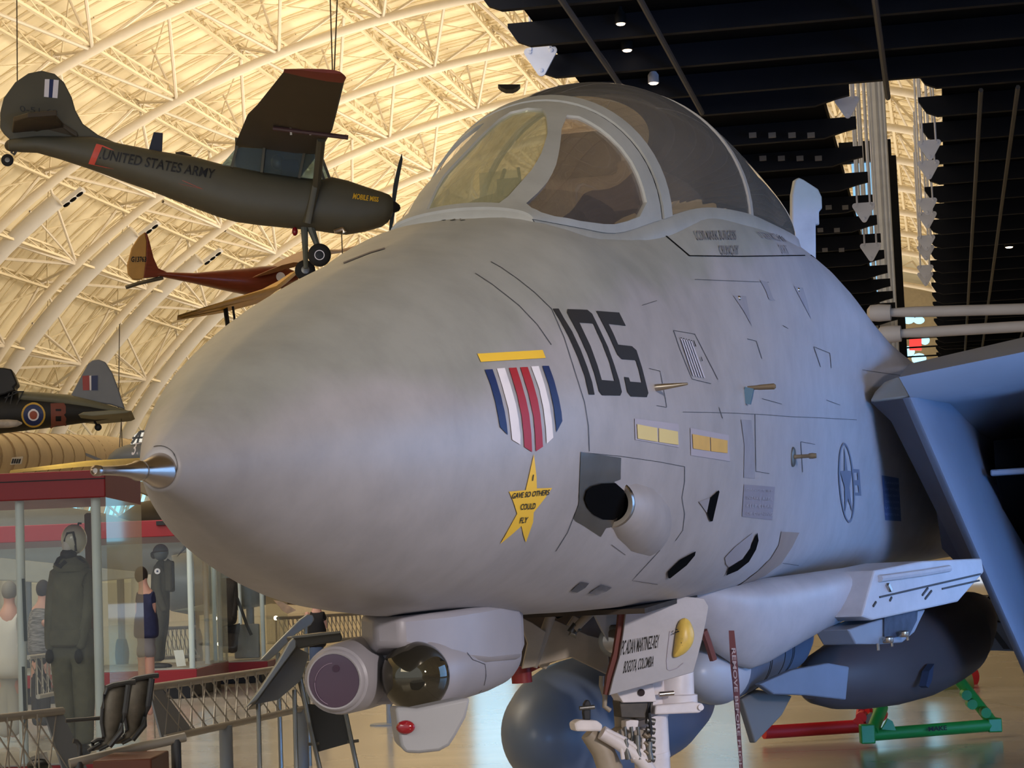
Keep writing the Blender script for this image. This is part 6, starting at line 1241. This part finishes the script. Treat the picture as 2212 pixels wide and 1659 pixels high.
skinned('shirt', mat('navy_shirt', (38, 42, 74), rough=.8, var=.2, scale=10), p1, P1, [[(316, 1382, 0, .17), (316, 1368, 0, .175), (316, 1330, 0, .165), (315, 1292, 0, .18), (313, 1276, 0, .10)], [(315, 1292, 0, .18), (328, 1288, 0, .08), (331, 1310, .02, .065)], [(315, 1292, 0, .18), (302, 1288, 0, .08), (299, 1310, .02, .065)]])
skinned('shorts', mat('grey_shorts', (128, 124, 126), rough=.8), p1, P1, [[(316, 1352, 0, .14), (316, 1372, 0, .155), (323, 1390, 0, .12), (324, 1426, 0, .115)], [(316, 1372, 0, .155), (309, 1390, 0, .12), (308, 1426, 0, .115)]])
mb = MB(); mb.ball(P1(305, 1242, -.01), (.085, .10, .11), 14, 10); mb.obj('hair', mat('dark_hair', (40, 30, 26), rough=.7), p1)
P2 = PX(684, 1350, 34.0); p2 = thing('person', 'person in black T-shirt seen behind the reading panel under the nose', 'person', P2(684, 1520))
skinned('body', m_skin, p2, P2, [[(684, 1405, 0, .115), (684, 1370, 0, .115), (684, 1335, 0, .15), (684, 1318, 0, .07), (684, 1306, 0, .055), (684, 1292, 0, .09)], [(684, 1335, 0, .15), (669, 1332, 0, .06), (662, 1345, .05, .045), (664, 1322, .15, .04)], [(684, 1335, 0, .15), (698, 1332, 0, .06), (702, 1360, .02, .04)],
    [(684, 1405, 0, .115), (677, 1440, 0, .09), (676, fy(P2, 676), 0, .05)], [(684, 1405, 0, .115), (691, 1440, 0, .09), (692, fy(P2, 692), 0, .05)]])
skinned('shirt', mat('black_cotton', (22, 20, 22), rough=.85), p2, P2, [[(684, 1402, 0, .165), (684, 1385, 0, .17), (684, 1350, 0, .17), (684, 1332, 0, .175), (684, 1320, 0, .10)], [(684, 1332, 0, .175), (697, 1330, 0, .08), (701, 1345, .02, .07)], [(684, 1332, 0, .175), (671, 1330, 0, .08)]])
skinned('trousers', mat('blue_jeans', (70, 84, 110), rough=.8), p2, P2, [[(684, 1378, 0, .13), (684, 1402, 0, .155), (677, 1440, 0, .10), (676, fy(P2, 676), 0, .07)], [(684, 1402, 0, .155), (691, 1440, 0, .10), (692, fy(P2, 692), 0, .07)]])
mb = MB(); mb.ball(P2(684, 1288), (.085, .10, .11), 14, 10); mb.obj('hair', MATS['dark_hair'], p2)
P3 = PX(96, 1350, 26.0); p3 = thing('person', 'person with bare arms in a striped top seen through the nearest case', 'person', P3(92, 1510))
skinned('body', m_skin, p3, P3, [[(88, 1400, 0, .115), (88, 1360, 0, .115), (90, 1322, 0, .15), (92, 1303, 0, .07), (93, 1290, 0, .055), (94, 1275, 0, .09)], [(90, 1322, 0, .15), (104, 1318, .02, .06), (106, 1340, .05, .05), (98, 1350, .14, .045), (94, 1340, .2, .04)], [(90, 1322, 0, .15), (76, 1320, 0, .06), (73, 1352, 0, .045)], [(88, 1400, 0, .115), (82, 1440, 0, .09), (81, fy(P3, 81), 0, .05)], [(88, 1400, 0, .115), (95, 1440, 0, .09), (96, fy(P3, 96), 0, .05)]])
skinned('top', mat('striped_top', (120, 116, 114), rough=.8, var=.7, scale=30, streak=(.3, 1, 3)), p3, P3, [[(88, 1418, 0, .16), (88, 1400, 0, .17), (88, 1360, 0, .165), (90, 1325, 0, .17), (92, 1310, 0, .09)]]); skinned('trousers', mat('dark_trousers', (44, 42, 44), rough=.8), p3, P3, [[(88, 1378, 0, .13), (88, 1402, 0, .155), (82, 1440, 0, .10), (81, fy(P3, 81), 0, .07)], [(88, 1402, 0, .155), (95, 1440, 0, .10), (96, fy(P3, 96), 0, .07)]])
mb = MB(); mb.ball(P3(93, 1272), (.085, .10, .11), 14, 10); mb.obj('hair', MATS['dark_hair'], p3)
P4 = PX(20, 1380, 24.0); p4 = thing('person', 'person in a long pale shirt behind glass at the far left edge', 'person', P4(20, 1545))
skinned('body', m_skin, p4, P4, [[(20, 1430, 0, .115), (20, 1380, 0, .115), (20, 1330, 0, .15), (20, 1310, 0, .07), (20, 1296, 0, .055), (20, 1280, 0, .09)], [(20, 1430, 0, .115), (12, 1480, 0, .09), (11, fy(P4, 11), 0, .05)], [(20, 1430, 0, .115), (28, 1480, 0, .09), (29, fy(P4, 29), 0, .05)]])
skinned('shirt', mat('pale_linen', (206, 200, 190), rough=.8, var=.08), p4, P4, [[(20, 1470, 0, .19), (20, 1445, 0, .20), (20, 1380, 0, .19), (20, 1335, 0, .19), (20, 1316, 0, .10)], [(20, 1335, 0, .19), (38, 1335, 0, .08), (46, 1375, .05, .07), (40, 1410, .1, .06)], [(20, 1335, 0, .19), (2, 1335, 0, .08), (-4, 1380, 0, .07)]]); skinned('trousers', mat('stone_trousers', (168, 162, 150), rough=.8), p4, P4, [[(20, 1408, 0, .14), (20, 1435, 0, .16), (12, 1480, 0, .11), (11, fy(P4, 11), 0, .08)], [(20, 1435, 0, .16), (28, 1480, 0, .11), (29, fy(P4, 29), 0, .08)]])
mb = MB(); mb.ball(P4(20, 1276), (.085, .10, .11), 14, 10); mb.obj('hair', mat('grey_hair', (130, 124, 116), rough=.7), p4)

# low lattice barriers
m_rail = mat('taupe_rail', (172, 165, 154), rough=.4, metal=.3, var=.06); m_plate2 = mat('grey_post_plate', (132, 136, 140), rough=.45, var=.04)
def barrier(lab, a, b, ztop, zbot, r, n, plates, lean=.10, foot=True, group=None):
    a, b = A3(a), A3(b); t = thing('barrier_rail', lab, 'barrier', (a + b) / 2 * [1, 1, 0], group); d = unit((b - a) * [1, 1, 0]); nn = np.array([d[1], -d[0], 0]); nn = nn if nn @ (CAMP - a) > 0 else -nn
    T = lambda k: a + (b - a) * k + np.array([0, 0, ztop]); B = lambda k: a + (b - a) * k + nn * lean + np.array([0, 0, zbot])
    for nm, f in (('top_rail', T), ('bottom_rail', B)): mb = MB(); mb.tube([f(0), f(1)], r, 10); mb.obj(nm, m_rail, t)
    mb = MB()
    for k in range(n):
        k0 = k / n; k1 = (k + 1.6) / n
        if k1 > 1: break
        mb.tube([T(k0), B(k1)], r * .22, 5, False); mb.tube([B(k0), T(k1)], r * .22, 5, False)
        mb.tube([T(k0) + nn * .03, B(k0 + .35 / n) - nn * .1], r * .2, 5, False)
    mb.obj('lattice', m_rail, t)
    for k0, k1, k2, k3 in plates:
        mb = MB(); mb.prism([T(k0), T(k1), B(k3), B(k2)], -nn * .012); mb.obj('end_plate', m_plate2, t, smooth=False)
    if foot:
        for k in (.3, .75) if n > 12 else (.5,):
            p = B(k); mb = MB(); mb.tube([(p[0], p[1], 0), (p[0], p[1], p[2])], r * 1.9, 12); mb.obj('foot_post', m_plate2, t)
            mb = MB(); mb.lathe((p[0], p[1], 0), (0, 0, 1), [(0, .20), (.015, .20), (.02, .17)], 20); mb.obj('foot_disc', m_plate2, t)
    return t
g0 = at_y(-60, 1590, 13.0); g1 = at_y(134, 1536, 13.8)
barrier('taupe lattice barrier in the bottom left corner, left of the bench seats', (g0[0], g0[1], 0), (g1[0], g1[1], 0), g1[2], g1[2] - .38, .026, 6, [(.80, 1.0, .86, 1.14)], foot=False)
h0 = at_y(322, 1501, 14.8); h1 = at_y(700, 1418, 19.0)
barrier('long taupe lattice barrier running from the bench seats to behind the chin pod', (h0[0], h0[1], 0), (h1[0], h1[1], 0), (h0[2] + h1[2]) / 2, (h0[2] + h1[2]) / 2 - .34, .026, 17, [(.0, .05, -.01, .14)])
i0 = at_y(190, 1652, 13.6); i1 = at_y(395, 1602, 15.4)
i0 = at_y(325, 1356, 26); 
j0, j1 = at_y(600, 1350, 42.5), at_y(800, 1330, 46)
q0, q1 = at_y(342, 1372, 37.6), at_y(424, 1366, 38.0)
barrier('short lattice barrier behind the blue-helmeted mannequin', (q0[0], q0[1], 0), (q1[0], q1[1], 0), 1.0, .5, .03, 9, [])
barrier('pale lattice barrier far off behind the farthest case', (j0[0], j0[1], 0), (j1[0], j1[1], 0), 1.05, .55, .035, 22, [], lean=.1)
k0, k1 = at_y(60, 1405, 23.5), at_y(160, 1398, 25.5)
barrier('lattice barrier seen through the nearest case behind the flight suit', (k0[0], k0[1], 0), (k1[0], k1[1], 0), .92, .50, .025, 9, [])
# bench with two mesh seats (one thing: shared beam)
m_mesh = mat('dark_mesh_seat', (134, 126, 112), rough=.5, var=.12, scale=30, metal=.2); m_frame = mat('seat_frame_grey', (84, 84, 84), rough=.4, metal=.4)
BN = PX(260, 1560, 12.6, radians(25)); bn = thing('bench', 'beam bench with two dark perforated seats at lower left', 'bench', at_z(250, 1660, 0))
def chairside(dx, dy, w):
    tr = lambda L_, ww=0: [BN(x + dx, y + dy, w + ww) for x, y in L_]
    prof_ = [(232, 1484), (226, 1500), (221, 1530), (219, 1560), (224, 1590), (216, 1606), (190, 1622)]
    far_ = [(278, 1476), (272, 1490), (267, 1530), (262, 1562), (256, 1585), (246, 1604), (214, 1620)]
    mb = MB(); mb.loft([[A3(a), A3(b)] for a, b in zip(tr(prof_), tr(far_))], closed=False); o = mb.obj('seat_shell', m_mesh, bn, label='perforated seat and back'); so = o.modifiers.new('solid', 'SOLIDIFY'); so.thickness = .015
    for P_ in (prof_, far_): mb = MB(); mb.tube(tr(P_, .01), .010, 8); mb.obj('seat_frame', m_frame, bn)
    mb = MB(); mb.tube(tr([(230, 1486), (244, 1480), (280, 1474), (292, 1473)], .01), .016, 8); mb.obj('top_bar', m_frame, bn)
    mb = MB(); mb.tube(tr([(278, 1480), (270, 1540), (262, 1580), (236, 1612)], .05), .018, 8); mb.obj('side_rail', m_frame, bn)
chairside(0, 0, 0); chairside(50, -14, -.30)
mb = MB(); mb.tube([BN(200, 1622, .0), BN(200, 1604, .0), BN(210, 1598, 0), BN(224, 1597, 0)], .014, 8); mb.obj('armrest', m_frame, bn); mb = MB(); mb.tube([BN(173, 1632, .0), BN(172, 1610, .0), BN(166, 1602, 0), BN(158, 1600, 0)], .014, 8); mb.obj('armrest', m_frame, bn)
mb = MB(); mb.tube([BN(142, 1557, -.2), BN(220, 1551, -.2)], .012, 7); mb.obj('back_bar', m_frame, bn)
mb = MB(); mb.tube([BN(150, 1650, -.1), BN(250, 1626, -.1), BN(400, 1592, -.1)], .028, 10); mb.obj('beam', m_rail, bn)
for x, y in ((170, 1645), (380, 1597)):
    p = BN(x, y, -.1); mb = MB(); mb.tube([(p[0], p[1], 0), tuple(p)], .03, 10); mb.obj('leg', m_frame, bn)
# corner pieces at the bottom left: brown box top and white shoe-like item on a plinth
pb_ = PX(250, 1650, 12.0); pl_ = thing('wooden_plinth', 'brown wooden plinth corner at the bottom edge under the bench', 'plinth', at_z(260, 1700, 0))
zt = pb_(320, 1640)[2]; mb = MB(); mb.box((pb_(260, 1650)[0], 12.35, zt / 2 - .0), (.16, 0, 0), (0, .3, 0), (0, 0, zt / 2)); mb.obj('plinth_body', mat('reddish_wood', (104, 58, 40), rough=.5, var=.15), pl_, bevel=.01)
sh = PX(85, 1640, 14.6); s_ = thing('exhibit_boot', 'pale boot-like exhibit low behind the bottom left barrier', 'boot', sh(80, 1659))
mb = MB(); mb.loft([[sh(x + dx, y, w) for dx, y, w in ((-14, 1652, 0), (-8, 1636 - k * 4, .05), (10, 1630 - k * 3, .02), (14, 1650, 0))] for k, (x, w_) in enumerate(((74, 0), (84, 0), (92, 0)))]); mb.obj('boot_body', mat('pale_leather', (176, 170, 158), rough=.6), s_)
mb = MB(); mb.ball(sh(84, 1652, .02), (.08, .1, .04), 12, 8); mb.obj('boot_sole', m_boot, s_)
# reading rail: angled text panels on legs
m_alu = mat('brushed_aluminium', (140, 140, 132), rough=.35, metal=.5, var=.06); m_alud = mat('panel_dark_face', (96, 94, 86), rough=.4, metal=.2, var=.08)
RP = PX(620, 1450, 12.4, radians(20)); rp = thing('reading_rail', 'angled grey text panel on thin legs left of the chin pod', 'sign', at_z(600, 1660, 0))
mb = MB(); mb.prism([RP(x, y, .1) for x, y in ((527, 1532), (560, 1490), (600, 1430), (624, 1388), (634, 1378), (640, 1384), (640, 1398), (600, 1452), (556, 1512))], -RP.n * .03); mb.obj('panel_side', m_alu, rp, smooth=False, bevel=.006)
mb = MB(); mb.loft([[RP(534, 1534, .1), RP(640, 1392, .1)], [RP(560, 1530, -.5), RP(660, 1425, -.5)]], closed=False); mb.obj('panel_back', m_alud, rp, smooth=False)
mb = MB(); mb.prism([RP(x, y, -.0) for x, y in ((548, 1522), (640, 1398), (668, 1412), (650, 1470), (600, 1512))], -RP.n * .02); mb.obj('gusset', m_alud, rp, smooth=False)
mb = MB(); mb.prism([RP(x, y, .0) for x, y in ((628, 1376), (700, 1366), (735, 1364), (741, 1376), (738, 1386), (690, 1392), (640, 1404))], -RP.n * .12); mb.obj('panel_head', mat('gunmetal_profile', (88, 86, 80), rough=.35, metal=.5), rp, smooth=False, bevel=.01)
mb = MB(); mb.bar(RP(630, 1377, .02), RP(735, 1365, .02), .01, .012); mb.obj('head_trim', m_alu, rp)
for (xa, ya), (xb, yb_) in (((558, 1516), (562, 1700)), ((636, 1490), (641, 1700)), ((636, 1400), (668, 1560))):
    mb = MB(); mb.tube([RP(xa, ya, -.05), RP(xb, yb_, -.05)], .013, 8); mb.obj('leg', m_alu, rp)
R2 = PX(640, 1380, 19.0, radians(25)); r2 = thing('reading_rail', 'second angled text panel just behind the first with a bright rounded corner', 'sign', R2(600, 1440) * [1, 1, 0])
mb = MB(); mb.prism([R2(x, y) for x, y in ((562, 1426), (598, 1388), (648, 1338), (664, 1327), (676, 1328), (680, 1338), (672, 1350), (640, 1370), (600, 1412), (580, 1428))], -R2.n * .03); mb.obj('panel', m_alu, r2, smooth=False, bevel=.01)
for x, y in ((600, 1410), (660, 1350)): p = R2(x, y, -.02); mb = MB(); mb.tube([tuple(p), (p[0], p[1], 0)], .02, 8); mb.obj('leg', m_alu, r2)
mb = MB(); mb.prism([R2(x, y, -.1) for x, y in ((592, 1296), (610, 1300), (640, 1318), (622, 1326), (612, 1320))], -R2.n * .02); tag(mb.obj('picture_card', mat('warm_picture_card', (222, 190, 160), rough=.5, var=.3, scale=12), smooth=False), 'tilted warm coloured picture card high behind the second text panel', 'card')
# easel sign with dark back and tall rails
E1_ = PX(715, 1600, 12.9, radians(10)); es = thing('easel_sign', 'dark board on an aluminium easel standing below the chin pod', 'sign', at_z(720, 1680, 0))
mb = MB(); mb.prism([E1_(x, y) for x, y in ((662, 1520), (745, 1530), (759, 1604), (688, 1624))], -E1_.n * .02); mb.obj('board', mat('charcoal_board', (62, 62, 60), rough=.6), es, smooth=False)
for (xa, ya), (xb, yb_) in (((634, 1412), (700, 1700)), ((742, 1520), (780, 1700))): mb = MB(); mb.tube([E1_(xa, ya, .02), E1_(xb, yb_, .02)], .014, 8); mb.obj('leg', m_alu, es)
mb = MB(); mb.tube([E1_(666, 1608, .0), E1_(690, 1606, 0)], .010, 6); mb.obj('stop_peg', m_dsteel, es); mb = MB(); mb.tube([E1_(750, 1603, .0), E1_(775, 1600, 0)], .010, 6); mb.obj('stop_peg', m_dsteel, es)
sp = at_z(842, 1566, 0); bo = thing('bollard', 'thin grey bollard with flat round foot beyond the chin pod', 'post', sp); mb = MB(); mb.tube([sp, sp + np.array([0, 0, .8])], .035, 10); mb.obj('pole', m_plate2, bo); mb = MB(); mb.lathe(sp, (0, 0, 1), [(0, .22), (.015, .22), (.02, .2)], 20); mb.obj('foot_disc', m_plate2, bo)

# large aircraft standing on the floor in the distance, seen through and between the cases
def bgplane(nm, lab, PF, st, m, extra=(), gear=()):
    t = thing(nm, lab, 'aircraft', PF(st[len(st) // 2][0], st[len(st) // 2][2]) * [1, 1, 0]); sideloft(PF, st, 20, .9).obj('fuselage', m, t)
    for (n_, poly, w0, th, m_) in extra: pris(PF, poly, w0, th, n_, m_, t, .03)
    for x, y in gear:
        p = PF(x, y); mb = MB(); mb.tube([tuple(p), (p[0], p[1], .3)], .08, 8); mb.obj('gear_leg', m_dsteel, t); mb = MB(); mb.lathe((p[0] - .12, p[1], .35), (1, 0, 0), [(0, .2), (.03, .34), (.2, .34), (.24, .2)], 18); mb.obj('wheel', m_tyre, t)
    return t
B1 = PX(200, 1200, 48, radians(15)); m_bg1 = mat('distant_grey_skin', (150, 150, 146), rough=.45, var=.08); m_bg2 = mat('distant_cream_skin', (186, 176, 158), rough=.5, var=.1); m_bg3 = mat('distant_dark_skin', (70, 64, 56), rough=.5, var=.15)
bgplane('grey_transport_plane', 'long grey aircraft on the floor behind the nearest display case', B1, [(-120, 1100, 1240, 1.0), (0, 1085, 1250, 1.2), (120, 1090, 1255, 1.2), (230, 1110, 1250, 1.1), (330, 1140, 1240, .8), (420, 1170, 1225, .4), (460, 1180, 1210, .1)], m_bg1,
        [('wing', [(0, 1205), (300, 1235), (320, 1246), (150, 1262), (-60, 1250)], 3, .3, m_bg2)], [(60, 1250), (260, 1245)])
B2 = PX(420, 1100, 60, radians(15)); bgplane('brown_bomber', 'dark brown and silver aircraft far behind the middle case', B2, [(250, 1120, 1150, .3), (300, 1085, 1160, .9), (360, 1075, 1165, 1.2), (430, 1085, 1165, 1.2), (560, 1100, 1165, 1.0)], m_bg3, [('upper_wing', [(280, 1030), (330, 1050), (420, 1095), (400, 1100), (300, 1062)], 1.5, .4, m_bg2)], [(330, 1160), (420, 1162)])
B3 = PX(400, 1260, 44, radians(10)); bgplane('blue_grey_fighter', 'blue grey aircraft nose behind the blue-helmeted mannequin', B3, [(340, 1270, 1290, .3), (370, 1200, 1320, 1.2), (420, 1190, 1330, 1.4), (480, 1200, 1325, 1.3), (560, 1215, 1310, 1.0), (640, 1250, 1290, .4)], mat('distant_slate_skin', (104, 110, 114), rough=.4, var=.08), [('propeller_blade', [(381, 1204), (398, 1178), (402, 1176), (403, 1184)], 2.2, .1, m_blackp), ('olive_panel', [(370, 1320), (440, 1305), (470, 1312), (440, 1322)], 1.6, .2, mat('distant_olive', (110, 112, 96), rough=.5))], [(420, 1328), (540, 1312)])
B5 = PX(620, 1300, 70, radians(10)); bgplane('red_trimmed_aircraft', 'distant mottled red and white aircraft under the radome at centre left', B5, [(480, 1250, 1290, .5), (530, 1235, 1300, 1.3), (600, 1250, 1305, 1.4), (700, 1275, 1310, 1.2), (900, 1290, 1318, .8)], mat('mottled_red_brown', (110, 78, 68), rough=.5, var=.5, scale=2.0), [], [(540, 1298), (680, 1306)])
# shelf of small exhibits, wall of railings and glowing lamps in the distance
for j, (x, y, Y) in enumerate(((464, 1336, 50), (596, 1335, 52), (475, 1391, 45), (210, 1320, 26))):
    c = at_y(x, y, Y); t = thing('floor_lamp_head', ['small bright lamp glowing between the middle and farthest cases', 'small bright lamp glowing left of the second text panel', 'tiny bright lamp low in the farthest case', 'tiny bright lamp behind the near flight suit'][j], 'lamp', c)
    MB().ball(c, .055, 12, 8).obj('bulb', m_lamp, t); MB().tube([c - np.array([0, 0, .05]), (c[0], c[1], 0)], .02, 6).obj('pole', m_dsteel, t)
